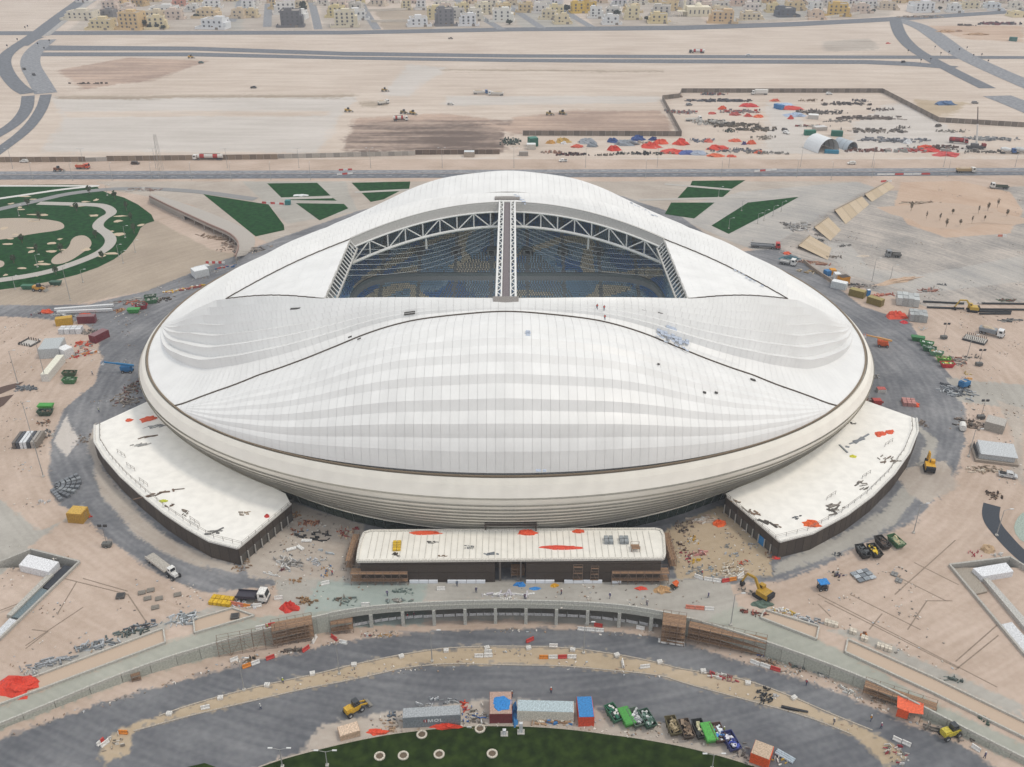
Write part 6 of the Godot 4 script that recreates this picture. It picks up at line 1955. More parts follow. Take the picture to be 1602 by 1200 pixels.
const VILLAS := [
	[126, 31, 50, 13, "efe6d2", "low cream villa"], [158, 46, 38, 15, "ead9b0", "pale yellow villa"], [203, 46, 38, 25, "e6c795", "tall tan villa"], [245, 45, 30, 18, "ecdcb4", "cream villa with garden wall"], [332, 45, 42, 15, "eef0f2", "white villa"], [322, 28, 36, 13, "e6d0ac", "beige villa"],
	[255, 22, 46, 11, "f0efec", "long white villa"], [168, 27, 24, 11, "8f8d8e", "grey unfinished villa"], [182, 10, 28, 10, "e2c79b", "tan villa"], [215, 9, 24, 9, "cdb07f", "ochre villa"], [332, 12, 28, 12, "f2f2f0", "white villa"], [372, 28, 22, 13, "e8d4b8", "beige villa"],
	[448, 22, 34, 18, "f3f0ec", "white villa"], [455, 42, 36, 24, "77777b", "dark unfinished villa"], [540, 42, 38, 23, "e8dfc6", "ornate cream villa"], [525, 27, 26, 16, "ead9a4", "pale yellow villa"], [656, 41, 32, 13, "f2f3f5", "plain white villa"], [636, 15, 16, 14, "ecdfbb", "narrow cream block"],
	[659, 15, 16, 14, "f0efee", "narrow white block"], [590, 9, 26, 9, "e4d6c4", "beige villa"], [392, 27, 22, 11, "e6d3ae", "low beige villa"], [505, 8, 22, 8, "efe8dd", "off white villa"], [698, 40, 30, 25, "88878b", "grey unfinished villa"], [733, 40, 28, 16, "f2f3f5", "white villa"],
	[785, 34, 34, 18, "f4f2ea", "bright white villa"], [758, 22, 28, 15, "eee4ca", "cream villa"], [765, 9, 30, 9, "efe6d4", "off white villa"], [858, 30, 26, 13, "e9dbbc", "beige villa"], [880, 37, 24, 13, "ecdcb8", "small beige villa"], [845, 20, 22, 13, "f1ece8", "white villa"],
	[826, 10, 22, 9, "e8d8cc", "pinkish villa"], [905, 20, 22, 15, "e6c35a", "bright yellow villa"], [924, 16, 22, 13, "ddbb5c", "golden villa"], [957, 38, 26, 13, "f3f3f2", "white villa"], [958, 24, 26, 11, "e9e6e0", "pale villa"], [970, 9, 24, 9, "dfe0e2", "pale grey villa"],
	[1031, 36, 30, 14, "eedcae", "rounded cream villa"], [990, 30, 24, 18, "efe2bd", "tall cream villa"], [1130, 36, 40, 17, "e6c79c", "wide tan villa"], [1176, 19, 24, 13, "efe4dc", "pale pink block"], [1155, 9, 22, 9, "e6cdbb", "salmon villa"], [1232, 26, 30, 13, "6f747c", "dark grey villa"],
	[1210, 19, 20, 12, "ead8a8", "pale yellow villa"], [1277, 30, 24, 12, "ecd3bb", "peach villa"], [1310, 25, 34, 18, "e5c273", "large yellow villa"], [1361, 12, 24, 11, "f2f1ee", "white villa"], [1390, 15, 26, 10, "e3d2bb", "beige villa"], [1446, 19, 38, 14, "f0f1f2", "wide white villa"],
	[1519, 15, 28, 12, "efe3c6", "cream villa"], [1553, 16, 26, 10, "e9edf0", "bluish white villa"], [1592, 26, 22, 6, "efe0b8", "low cream house"], [1432, 4, 20, 8, "e3c98a", "yellow villa"], [1475, 5, 24, 7, "e6ded2", "off white villa"], [1335, 6, 22, 8, "f0eeea", "white villa"],
	[1040, 5, 50, 5, "e3cf9f", "long tan block"], [1100, 8, 20, 8, "e9ddd0", "off white villa"], [1250, 7, 24, 8, "d9c7b2", "beige villa"], [280, 9, 22, 8, "d9a08c", "reddish villa"], [300, 18, 20, 9, "e8e6e2", "white villa"], [430, 5, 24, 7, "e2c9a6", "tan villa"], [560, 6, 22, 8, "ecdca8", "pale yellow villa"], [615, 5, 20, 7, "efe7da", "off white villa"],
	[690, 12, 24, 10, "efe9dd", "off white villa"], [735, 6, 22, 8, "e6d0b4", "tan villa"], [870, 6, 22, 7, "f0eeee", "white villa"], [940, 5, 20, 6, "e6d2b8", "tan villa"], [1205, 5, 22, 7, "d8b98c", "ochre villa"], [1300, 3, 24, 7, "efe6dc", "off white villa"], [1540, 3, 24, 7, "e6d9c6", "beige villa"], [1580, 5, 20, 7, "e0d2c0", "beige villa"], [130, 4, 24, 7, "efece6", "off white villa"], [240, 3, 22, 7, "e6d0a6", "tan villa"], [395, 8, 20, 8, "efeae2", "off white villa"], [480, 4, 18, 7, "e8dcc6", "cream villa"],
	[1034, 25, 31, 15, "d9d4cc", "pale grey villa"], [330, 3, 20, 11, "ecdcb0", "pale yellow villa"], [388, 16, 21, 15, "f1f1ef", "white villa"], [1361, 2, 24, 10, "f1f1ef", "white villa"], [650, 6, 20, 11, "e4d2c4", "pinkish villa"], [529, 17, 28, 14, "e4d2c4", "pinkish villa"], [717, 31, 24, 16, "d9d4cc", "pale grey villa"], [1178, 2, 18, 11, "e6cfa4", "tan villa"], [1175, 33, 35, 12, "e8d9bd", "beige villa"], [1048, 16, 30, 13, "e6cfa4", "tan villa"], [914, 3, 24, 12, "f1f1ef", "white villa"], [197, 23, 22, 15, "e4d2c4", "pinkish villa"], [239, 30, 28, 12, "e8d9bd", "beige villa"], [989, 19, 28, 10, "e6cfa4", "tan villa"], [558, 31, 34, 14, "f1f1ef", "white villa"], [1129, 23, 26, 11, "e8d9bd", "beige villa"], [1291, 11, 26, 12, "d9d4cc", "pale grey villa"], [682, 30, 33, 17, "ecdcb0", "pale yellow villa"], [1498, 2, 18, 9, "e6cfa4", "tan villa"], [1349, 20, 26, 12, "e4d2c4", "pinkish villa"], [724, 18, 25, 11, "ecdcb0", "pale yellow villa"], [1124, 4, 17, 10, "e6cfa4", "tan villa"], [1588, 14, 19, 10, "efe9dc", "off white villa"], [1408, 5, 21, 10, "e6cfa4", "tan villa"], [799, 7, 19, 11, "e8d9bd", "beige villa"], [435, 14, 24, 15, "e6cfa4", "tan villa"], [465, 13, 26, 11, "e8d9bd", "beige villa"], [1244, 16, 30, 13, "e6cfa4", "tan villa"], [461, 30, 32, 12, "f1f1ef", "white villa"], [1075, 13, 20, 15, "d9d4cc", "pale grey villa"], [686, 2, 18, 11, "f1f1ef", "white villa"], [998, 7, 28, 14, "efe9dc", "off white villa"], [1517, 2, 17, 10, "f1f1ef", "white villa"], [1278, 20, 20, 16, "f1f1ef", "white villa"], [789, 23, 26, 15, "e6cfa4", "tan villa"], [1129, 13, 26, 9, "d9d4cc", "pale grey villa"], [1493, 19, 21, 11, "f1f1ef", "white villa"], [272, 30, 28, 14, "e4d2c4", "pinkish villa"], [697, 22, 22, 14, "e4d2c4", "pinkish villa"], [743, 32, 25, 16, "efe9dc", "off white villa"], [821, 19, 24, 13, "e6cfa4", "tan villa"], [532, 2, 21, 12, "e8d9bd", "beige villa"], [1102, 17, 25, 11, "e4d2c4", "pinkish villa"], [454, 1, 18, 12, "ecdcb0", "pale yellow villa"], [871, 22, 26, 12, "ecdcb0", "pale yellow villa"], [932, 28, 22, 15, "f1f1ef", "white villa"], [305, 3, 24, 12, "ecdcb0", "pale yellow villa"], [361, 2, 23, 9, "ecdcb0", "pale yellow villa"], [199, 32, 27, 18, "e4d2c4", "pinkish villa"], [177, 2, 20, 11, "e6cfa4", "tan villa"], [557, 23, 22, 16, "d9d4cc", "pale grey villa"], [840, 1, 22, 8, "f1f1ef", "white villa"], [1181, 10, 22, 12, "efe9dc", "off white villa"], [171, 18, 25, 15, "e4d2c4", "pinkish villa"], [554, 14, 19, 10, "d9d4cc", "pale grey villa"],
]

func build_town():
	var used := {}
	for i in VILLAS.size():
		var e: Array = VILLAS[i]
		# name it by the neighbour that looks most unlike it
		var best := []
		for j in VILLAS.size():
			if j != i and VILLAS[j][5] != e[5]: best.append([absf(VILLAS[j][0] - e[0]) + 2.0 * absf(VILLAS[j][1] - e[1]), j])
		best.sort()
		var nb: String = VILLAS[best[0][1]][5]
		var rel := "beside"
		if VILLAS[best[0][1]][1] > e[1] + 6: rel = "behind"
		elif VILLAS[best[0][1]][1] < e[1] - 6: rel = "in front of"
		var lab := "%s %s the %s" % [e[5], rel, nb]
		if used.has(lab): lab = "%s between the %s and the %s" % [e[5], nb, VILLAS[best[1][1]][5]]
		if used.has(lab): lab = "%s between the %s and the %s" % [e[5], VILLAS[best[1][1]][5], VILLAS[best[2][1]][5]]
		used[lab] = true
		villa(e, lab)
	# the mosque
	var at := px(1085, 26)
	var o := thing("mosque", at, 0, "cream mosque with tall slender minaret and arcade", "mosque")
	var m := cm("f1e8cf", 0.9)
	B(o, "hall", Vector3(6, 5, -9), Vector3(26, 10, 18), m)
	B(o, "arcade_roof", Vector3(-12, 5.2, -6), Vector3(12, 0.6, 10), m)
	for i in 5: C(o, "column", Vector3(-17 + i * 2.4, 0, -1.3), Vector3(-17 + i * 2.4, 5, -1.3), 0.3, m, -1, 8)
	C(o, "minaret", Vector3(-9, 0, -12), Vector3(-9, 22, -12), 1.4, m, 1.1, 10)
	C(o, "minaret_balcony", Vector3(-9, 15, -12), Vector3(-9, 15.8, -12), 2.1, m, -1, 10)
	C(o, "minaret_cap", Vector3(-9, 22, -12), Vector3(-9, 25, -12), 1.2, m, 0.1, 10)
	for i in 5: B(o, "window", Vector3(-4 + i * 5, 5, 0.05), Vector3(1.4, 4, 0.2), mat("vwin", Color("4d4f55"), 0.3, 0, 0))
	var st := heap_mesh(4.5, 4.5, 4.0, 3, 0.0, 16, 6)
	SM(o, "dome", st, m).position = Vector3(6, 10, -9)
	# trees
	var k := 0
	for e in [[226, 44, 6, 9], [234, 46, 5, 5], [246, 45, 5, 5], [256, 46, 5, 4], [318, 27, 9, 5], [308, 28, 7, 4], [472, 8, 8, 9], [474, 14, 8, 9], [476, 20, 8, 9], [886, 18, 9, 7], [797, 38, 7, 4], [1012, 33, 6, 5], [1366, 20, 5, 4], [1510, 12, 5, 4], [548, 38, 7, 4], [965, 25, 8, 6], [1086, 24, 5, 4], [1470, 16, 5, 4]]:
		k += 1
		tree("dark green street tree among the villas", px(e[0], e[1]), e[3] * 1.0, e[2], "2f3d2c", "town trees")
	# perimeter walls of empty plots
	for l in [["thin grey plot wall behind the plain white villa", [575, 18, 665, 15]], ["thin grey plot wall along the empty lot", [580, 35, 640, 34]], ["white plot wall in front of the wide tan villa", [1152, 37, 1228, 33]], ["grey plot wall at the roadside beside the peach villa", [1228, 33, 1275, 30]], ["long pale plot wall beside the large yellow villa", [1282, 30, 1345, 22]], ["white plot wall below the mosque", [1045, 39, 1060, 38]], ["cream plot wall beneath the cream villa by the far road", [1507, 18, 1565, 16]]]:
		var w := thing("plot_wall", Vector3.ZERO, 0, l[0], "wall")
		var p := pp(l[1])
		var n := maxi(2, int(p[0].distance_to(p[1]) / 10.0))
		for i in n: sheet_wall(w, "wall_panel", p[0].lerp(p[1], i / float(n)), p[0].lerp(p[1], (i + 0.98) / n), 0, 2.6, 0.4, cm("e6ded2" if i % 2 else "e0d8cc"))
	# open site with timber and spoil beyond the right junction
	for e in [[1480, 50, 10, 2.0, "b79472", "long brown spoil heap beyond the right junction"], [1530, 54, 14, 1.6, "b08d6c", "brown spoil ridge on the open site"], [1500, 49, 4, 1.5, "a5836a", "short spoil heap between two ridges"]]:
		heap("spoil_heap", e[5], "spoil", px(e[0], e[1]), e[2], e[2] * 0.35, e[3], cm(e[4]))
	pile("dark formwork stacks on the open site", "material", px(1565, 38), 22, 6, ["4c4a50", "6b666a", "8a4f55"], 50, 0, 5, 2.5, "", "material_pile")
	pile("dark sheds and timber beside the open site road", "material", px(1512, 40), 8, 3, ["5b5550", "7a6e66"], 16, 0, 4, 2.2, "", "material_pile")
	pile("row of boards and skips by the far road corner", "material", px(1440, 27), 26, 3, ["b9a08c", "8f8984", "c7bcb0"], 40, 0, 5, 2, "", "material_pile")
	container("green container standing on the open site's sand", "container", 1578, 64, 1590, 65, 4, 3.5, "2f6e66")
	heap("red_sheet", "small red sheet on the sand by the right junction", "tarpaulin", px(1389, 68), 2.5, 1.5, 1.0, cm("c04a44"))

# ================================================================ the building site
func build_site():
	site_left()
	site_courts()
	site_front()
	site_yard()
	site_right()
	site_people()
	site_debris()

func hoppers(list: Array):
	for e in list: skip(e[3], e[0], e[1], e[2], e[4], e[5])

func piles(list: Array, n := "material_pile"):
	for e in list: pile(e[0], e[8] if e.size() > 8 else "material", gp(e[1], e[2]), e[3], e[4], e[5], e[6], e[7], maxf(1.0, e[3] * 0.5), 0.7, "", n)

func cover(label: String, x: float, y: float):
	var o := thing("concrete_marker", gp(x, y), rng.randf_range(-10, 30), label, "marker", "white blocks along the median")
	B(o, "block", Vector3(0, 0.3, 0), Vector3(1.1, 0.6, 0.9), cm("e8e6e2"))
	B(o, "lid", Vector3(0, 0.63, 0), Vector3(0.8, 0.06, 0.6), cm("d2d0cb"))

func site_left():
	var o: Node3D
	# curved ramp wall beside the park
	var top := smooth(pp([234, 308, 266, 324, 300, 339.5, 330, 353.5, 358, 365, 371, 376, 374, 387, 368, 402], 3.4), false, 2)
	o = thing("ramp", Vector3.ZERO, 0, "curved ramp with red brown parapet and dark open bays beside the park", "ramp")
	var back := smooth(pp([236, 303, 300, 322, 345, 340, 385, 358, 400, 372, 398, 388, 384, 400]), false, 2)
	var st := mb()
	for i in top.size() - 1:
		var t0 := i / float(top.size() - 1); var t1 := (i + 1) / float(top.size() - 1)
		var b0: Vector2 = back[int(t0 * (back.size() - 1))]; var b1: Vector2 = back[int(t1 * (back.size() - 1))]
		quad(st, Vector3(top[i].x, 3.4, top[i].y), Vector3(b0.x, 0.1, b0.y), Vector3(b1.x, 0.1, b1.y), Vector3(top[i + 1].x, 3.4, top[i + 1].y))
		sheet_wall(o, "parapet", top[i], top[i + 1], 3.3, 4.2, 0.5, cm("9a7f74"))
		sheet_wall(o, "edge_beam", top[i], top[i + 1], 2.4, 3.28, 0.6, cm("b3aaa2"))
		if i <= 7: sheet_wall(o, "wall_panel", top[i] + Vector2(0, -0.2), top[i + 1] + Vector2(0, -0.2), 0.0, 2.4, 0.3, cm("a39c95"))
		if i % 2 == 0: B(o, "column", Vector3(top[i].x, 1.2, top[i].y - 0.1), Vector3(0.5, 2.4, 0.5), cm("a8a29b"))
	SM(o, "deck", st, cm("b5aea6"))
	container("white twin site cabin by the foot of the ramp", "cabin", 306, 436, 328, 431, 5, 3.0, "dfe2e4", "eceeef", "site_cabin")
	container("grey storage cabin behind the white twin cabin", "cabin", 309, 430, 330, 425, 3, 2.6, "b9bdc0", "c9cdd0", "site_cabin")
	barriers("# plastic barrier in the row beside the ramp foot", "barriers at the ramp foot", 322, 412, 352, 412, ["c8403a", "e9e7e3", "c8403a", "e9e7e3", "c8403a", "e9e7e3"])
	barriers("# plastic barrier on paving between two lawns", "barriers between the lawns", 410, 318, 444, 320, ["c8403a", "e9e7e3", "c8403a", "e9e7e3", "c8403a"])
	container("teal water tank on the footpath between the lawns", "tank", 446, 321, 454, 321, 2.2, 2.2, "2f8585", "", "water_tank")
	heap("tarpaulin", "white tarpaulin lying on the small upper lawn path", "tarpaulin", px(470, 306), 5, 1.6, 0.6, cm("e9ebec"))
	piles([["rubble and red barriers at the ramp head", 226, 297, 9, 2.5, ["8a6a60", "a39990", "c9c5bf"], 26, 0], ["timber frames at the curved ramp end", 358, 385, 4, 6, ["a08b7c", "8a6f62", "b7aba0"], 34, 0], ["brown soil and boards before the ramp bays", 335, 372, 9, 2, ["a08a76", "85705f"], 16, -25],
		["steel bits under the ramp end by the shell", 395, 392, 8, 3, ["b5a79b", "8f8780", "6f6a66"], 26, 30], ["red and blue crates by the shell's shoulder", 352, 418, 4, 1.5, ["c8453c", "3a6aa0", "c9c5bf"], 14, 20]])
	# park: young trees and lamp posts
	for e in [[58, 395], [96, 396], [150, 372], [35, 380], [198, 330], [205, 345], [180, 312], [62, 345], [120, 330], [22, 412], [88, 430], [160, 405], [210, 365], [140, 303], [44, 322]]:
		tree("slim young tree staked in the park lawn", px(e[0], e[1]), rng.randf_range(3.5, 5.0), rng.randf_range(1.8, 2.8), "4b5a3c", "young park trees", 0.5)
	for e in [[59, 418], [186, 402], [193, 412], [24, 452], [130, 442], [212, 395], [196, 372], [168, 306], [30, 338]]:
		lamp_post("short single arm lamp post beside the park path", "park lamp posts", px(e[0], e[1]), 5.5, 1)
	for e in [[1185, 350], [1195, 345], [1209, 338], [1222, 331], [1140, 358], [1124, 308], [1160, 330]]:
		lamp_post("white garden lamp post in the lawn wedge by the service road", "lawn wedge lamps", px(e[0], e[1]), 5.0, 1)
	loader("yellow telescopic loader parked at the park's edge", px(62, 455), -8, "d29a3a", "telehandler")
	piles([["pallets and barrels beside the yellow telescopic loader", 78, 448, 3.0, 1.5, ["8a7f76", "b5a89c", "c9b29a"], 16, 0]])
	hoppers([[88, 446, 0, "small dark green skip at the park's edge", "2f5a48", ["lid"]], [44, 452, 0, "green upright bin beside the yellow telescopic loader", "2f6e52", ["lid"]]])
	# barrier and material row along the left road
	for e in [[86, 487, 178, 480, "long white precast beam in the material row by the left road", 1.2], [90, 491, 176, 487, "second long white precast beam in front of the first", 1.0]]:
		var s := span(e[0], e[1], e[2], e[3])
		o = thing("precast_beam", s[0], s[1], e[4], "beam")
		B(o, "beam", Vector3(0, 0.7, 0), Vector3(s[2], 1.0, e[5]), cm("dedfe0"))
		for k in 5: B(o, "bearer", Vector3((k - 2) * s[2] * 0.2, 0.1, 0), Vector3(0.4, 0.2, e[5] + 0.5), cm("7d6a58"))
	heap("tarpaulin", "orange tarpaulin at the left end of the white precast beams", "tarpaulin", px(74, 489), 2.5, 1.5, 1.4, cm("e2572c"))
	heap("tarpaulin", "orange tarpaulin lying in front of the white precast beams", "tarpaulin", px(134, 493), 3.4, 1.0, 0.8, cm("e65a34"))
	piles([["maroon and dark boxes next to the orange tarpaulin", 60, 491, 2, 2, ["8a3038", "4a4a58", "c6c2bd"], 12, 0], ["white sheets and crates before the precast beams", 100, 494, 5, 1, ["e2e2e0", "c2c2c0", "6a6a6a"], 14, 0], ["orange timber stack at the right end of the beams", 187, 487, 2.5, 2, ["c98a52", "a5683c", "d9b184"], 14, 20],
		["grey site junk behind the green skips by the road", 215, 472, 9, 3, ["8f8d8a", "a8a39e", "6b6863", "b3654c"], 44, 12], ["dark plant parts beside the road junk", 256, 468, 3.5, 2, ["55483c", "3c3a38", "7a6a55"], 16, 15], ["row of signs and planks along the road edge", 292, 452, 10, 0.8, ["d9d5cd", "c9a03c", "9a5248"], 24, 26]])
	hoppers([[210, 489, 5, "bright green skip at the roadside next to a red one", "3f9a48", ["lid"]], [222, 483, 20, "dark red skip at the roadside next to the green one", "a3303a", ["8a8a88", "5a5a58"]], [238, 474, 15, "green skip full of rubble by the road", "4a7f58", ["b9bdb5", "8f8f88"]], [236, 468, 15, "dark green skip behind the rubble skip", "3f6a50", ["9aa098", "70746c"]]])
	container("yellow storage container among the left compound", "container", 88, 511, 114, 508, 2.5, 2.8, "c9a032")
	container("maroon storage container beside the yellow one", "container", 122, 507, 149, 506, 2.5, 2.8, "7a2a34", "8a6a6c")
	stack("white boxed machinery on a platform before the yellow container", "machinery", px(112, 520), 3, 4, 2, 1, Vector3(1.8, 2.0, 1.6), "e3e5e8", "machine_boxes")
	container("maroon container standing askew by the asphalt", "container", 150, 538, 172, 527, 3, 2.8, "7d2a34", "8a6468")
	container("big pale grey compound hut with flat roof", "hut", 62, 562, 94, 560, 9, 3.6, "c3c8ca", "b9bfc1", "site_hut")
	container("white box body beside the big grey hut", "container", 103, 562, 117, 556, 4, 3.2, "e6e8ea", "f0f1f2")
	container("long white cabin pointing away beside two green skips", "cabin", 78, 597, 103, 566, 2.5, 2.7, "e2e0da", "ecead9", "site_cabin")
	piles([["orange and red sacks in front of the askew maroon container", 128, 540, 4, 2.5, ["e2572c", "d9583c", "bdb9b4", "8a8680"], 26, 0], ["white and orange boards on the asphalt edge", 130, 555, 5, 3, ["dcdad6", "c0443c", "d98a4a", "9a9894"], 26, 20], ["steel rails beside the white twin machinery", 140, 520, 3, 3, ["8d8a86", "a8a29c", "5f5a56"], 20, 0]])
	hoppers([[110, 588, 0, "dark green skip with brown rim behind another by the white cabin", "3d5a3c", ["6b5a48", "4a5a42"]], [110, 599, 0, "green skip with pale load before the dark one", "3f7a4a", ["8fa08a", "5f7a5c"]], [73, 640, 0, "bright green lidded skip beside the stacked panels", "46a040", ["lid"]], [72, 649, 0, "dark green skip in front of the bright green lidded one", "34503e", ["3a4a40", "6b5a48"]]])
	boom_lift("blue boom lift with folded boom beside the shell", px(200, 582), 0, "2272a8", 9.5)
	o = thing("cage_base", px(46, 537), -20, "rectangular ring of dark rebar bundles on the sand", "rebar")
	for s in [-1, 1]:
		for k in 5: B(o, "rebar_stub", Vector3(-2.2 + k * 1.1, 0.6, s * 2.2), Vector3(0.25, 1.2, 0.25), cm("4a4846"))
		B(o, "edge_beam", Vector3(s * 2.8, 0.3, 0), Vector3(0.3, 0.6, 4.6), cm("5a5856"))
	B(o, "slab", Vector3(0, 0.1, 0), Vector3(5.0, 0.2, 4.0), cm("c9c4be"))
	piles([["timber and steel tangle at the shell's left foot", 205, 612, 3.5, 8, ["8d7d70", "a89a8e", "7a4a44", "6b6661"], 60, 0], ["steel sections by the podium's rear corner", 200, 630, 4, 3, ["9a8f86", "75696a", "b3aba2"], 26, 0], ["grey stones heap on pale ground by the dark soil beds", 43, 608, 3.5, 1.8, ["7d8288", "696e74", "8f949a"], 40, 0], ["pallets and boards behind the stacked panels", 70, 662, 2.5, 2, ["a5795a", "8a7a6c", "6b6560"], 18, 0], ["pipes and drums beside the stacked panels", 72, 680, 2.5, 3, ["55585a", "8d8f8f", "c9c7c2"], 20, 0]])
	for e in [[[-40, 618, 10, 603, 38, 597, 26, 606, 0, 617, -40, 640], "narrow"], [[-40, 640, 0, 622, 22, 617, 6, 634, -40, 660], "wide"]]:
		st = mb(); flat(st, pp(e[0]), 0.05); struct("soil_bed", st, cm("5a443a"))
	o = thing("panel_stack", px(42, 700), 4, "large white and dark ribbed panel stack in timber cradle", "material")
	for i in 7: B(o, "panel", Vector3(-3.2 + i * 1.05, 1.1, -2.5), Vector3(0.8, 2.2, 6.5), cm(["6f6a66", "4c5058", "dfe2e6", "dfe2e6", "4c5058", "a8a39d", "8d857c"][i]))
	for z in [-5.0, 0.0]: B(o, "cradle_beam", Vector3(0, 0.15, z), Vector3(8.4, 0.3, 0.4), cm("8a7260"))
	o = thing("paving_stock", px(88, 775), 0, "curved rows of strapped grey paving pallets", "pallets")
	for row in 5:
		for k in 7:
			var a := deg_to_rad(-50 + k * 16)
			var rr := 2.2 + row * 1.35
			B(o, "pallet", Vector3(-3 + cos(a) * rr, 0.45, -3 + sin(a) * rr), Vector3(1.0, 0.9, 1.0), cm(["7d8288", "8f9498", "6c7076"][(row * 3 + k) % 3]), Vector3(0, -rad_to_deg(a), 0))
	container("ochre yellow generator box beside the ring road", "generator", 107, 818, 130, 820, 3.5, 3.0, "b98f36", "d0a84a", "generator")
	piles([["white boards beside the paving pallets", 68, 786, 2, 1, ["e2e2e2", "c9c9c9"], 8, 20], ["orange barrels beside the yellow generator", 138, 808, 1.0, 0.8, ["e25a34", "d84a3c"], 6, 0], ["scaffold planks at the podium's left corner", 130, 688, 2, 2.5, ["8a7768", "a5968a", "c9c7c2"], 18, 0]])
	# mobile lighting towers
	for e in [[168, 855, "mobile lighting tower on the asphalt beside the yellow generator", 6.5], [1476, 530, "mobile lighting tower on sand near the rebar cage", 6.0], [1531, 572, "mobile lighting tower on the sand beside the cage's far side", 6.0], [1534, 655, "mobile lighting tower on the curving light track", 6.5]]:
		o = thing("lighting_tower", px(e[0], e[1]), 0, e[2], "light tower")
		B(o, "trailer", Vector3(0, 0.7, 0), Vector3(2.2, 1.0, 1.3), cm("6a6a68"))
		C(o, "mast", Vector3(0, 1.0, 0), Vector3(0, e[3], 0), 0.08, cm("77777a"), 0.05, 5)
		for s in [-0.7, 0.7]: B(o, "floodlight", Vector3(s, e[3], 0), Vector3(0.9, 0.7, 0.3), cm("3a3c40"))
		for s in [-1, 1]: wheel(o, Vector3(0, 0.35, s * 0.7), 0.35, 0.2)
	for e in [[68, 746, 24], [72, 596, 15], [28, 600, 12], [110, 470, 14], [1512, 562, 9], [1429, 834, 9], [1559, 838, 8], [1515, 714, 9], [382, 1080, 9], [531, 1055, 9], [676, 1035, 9], [913, 1022, 9], [1143, 978, 9], [1364, 441, 10], [1393, 437, 6]]:
		lamp_post("bare slender lamp pole standing on the building site", "site lamp poles", gp(e[0], e[1]), e[2], 1)
	# lower left: trailer, truck, stacks
	o = thing("tractor_trailer", px(262, 895), -40, "white tractor pulling a long pale flat trailer", "tractor")
	B(o, "trailer_bed", Vector3(-3.5, 1.1, 0), Vector3(8.5, 0.3, 2.4), cm("b5afa6"))
	for k in 4: B(o, "side_board", Vector3(-6.6 + k * 2.1, 1.5, 1.15), Vector3(1.9, 0.5, 0.1), cm("cbc7c0"))
	B(o, "tractor_body", Vector3(2.8, 1.1, 0), Vector3(2.6, 0.8, 1.1), cm("e2e2e0"))
	cabin(o, "tractor_cab", 1.6, 3.0, 1.3, 2.7, 1.5, cm("e6e6e4"), 0.2)
	for x in [-6.5, -5.2, 1.8, 3.8]:
		for s in [-1, 1]: wheel(o, Vector3(x, 0.55, s * 0.95), 0.55, 0.4)
	truck("small lorry with dark bed and white cab beside yellow sacks", px(396, 938), -6, "flat", "eceae6", "3a3744", 7.5)
	stack("bright yellow sack rows next to the small lorry", "sacks", px(347, 942), -10, 5, 2, 1, Vector3(0.95, 0.9, 1.3), "e3b81c", "sack_stack")
	heap("tarpaulin", "red tarpaulin heap with wheels near the teal membrane", "tarpaulin", px(452, 952), 2.2, 1.5, 1.8, cm("d93a2c"))
	heap("tarpaulin", "large red orange tarpaulin over materials at the planter's end", "tarpaulin", px(28, 1075), 4.6, 3.4, 1.8, cm("dd3f27"))
	piles([["round brown timber coil stack beside the red tarpaulin heap", 476, 942, 2.6, 1.5, ["9a7a58", "b08e68", "85694c"], 20, 0], ["blue sheet pile behind the red orange tarpaulin", 6, 1068, 2, 1.5, ["3a7ab8", "8a9299"], 8, 0], ["white and blue boxes in front of the small lorry", 388, 948, 3.5, 0.8, ["e2e4e8", "b8c8d8", "d9d5cd"], 12, -8],
		["silver steel bundles at the planter corner", 288, 968, 3.5, 2, ["aeb4b8", "8d9498", "c9ced2"], 40, 15], ["dark teal steel stacks behind the planter wall", 200, 990, 4, 1.2, ["4a5654", "6f7a78"], 20, 18], ["grey sheet stacks along the planter's back wall", 150, 1010, 5, 1.2, ["8f9498", "b8bcc0", "75797c"], 26, 18], ["blue grey crate stacks along the planter wall", 225, 980, 3.5, 1.2, ["6f747c", "55585e", "9a9fa4"], 20, 18], ["steel scraps by the planter's lower stretch", 80, 1037, 5, 1.2, ["8d9094", "a8acb0"], 24, 20], ["white rubble beside the red orange tarpaulin", 46, 1052, 2, 1.2, ["d9d9d8", "b5b5b3"], 14, 0]])
	for e in [[189, 934, "dark square manhole frame on the plaza"], [368, 966, "dark square manhole inside the small planter"]]:
		o = thing("manhole_frame", px(e[0], e[1]), 10, e[2], "manhole")
		B(o, "frame", Vector3(0, 0.35, 0), Vector3(1.9, 0.6, 1.7), cm("5c5a58")); B(o, "cover", Vector3(0, 0.68, 0), Vector3(1.4, 0.08, 1.2), cm("3f3f40"))
	var i2 := 0
	for e in [[222, 928], [236, 924], [231, 937], [249, 937], [243, 951], [278, 931]]:
		stack("small grey plank bundle on the plaza behind the planter", "planks", px(e[0], e[1]), 20, 1, 3, 1, Vector3(1.7, 0.35, 0.4), "8f887f", "plank_bundle", "plank bundles on the plaza")

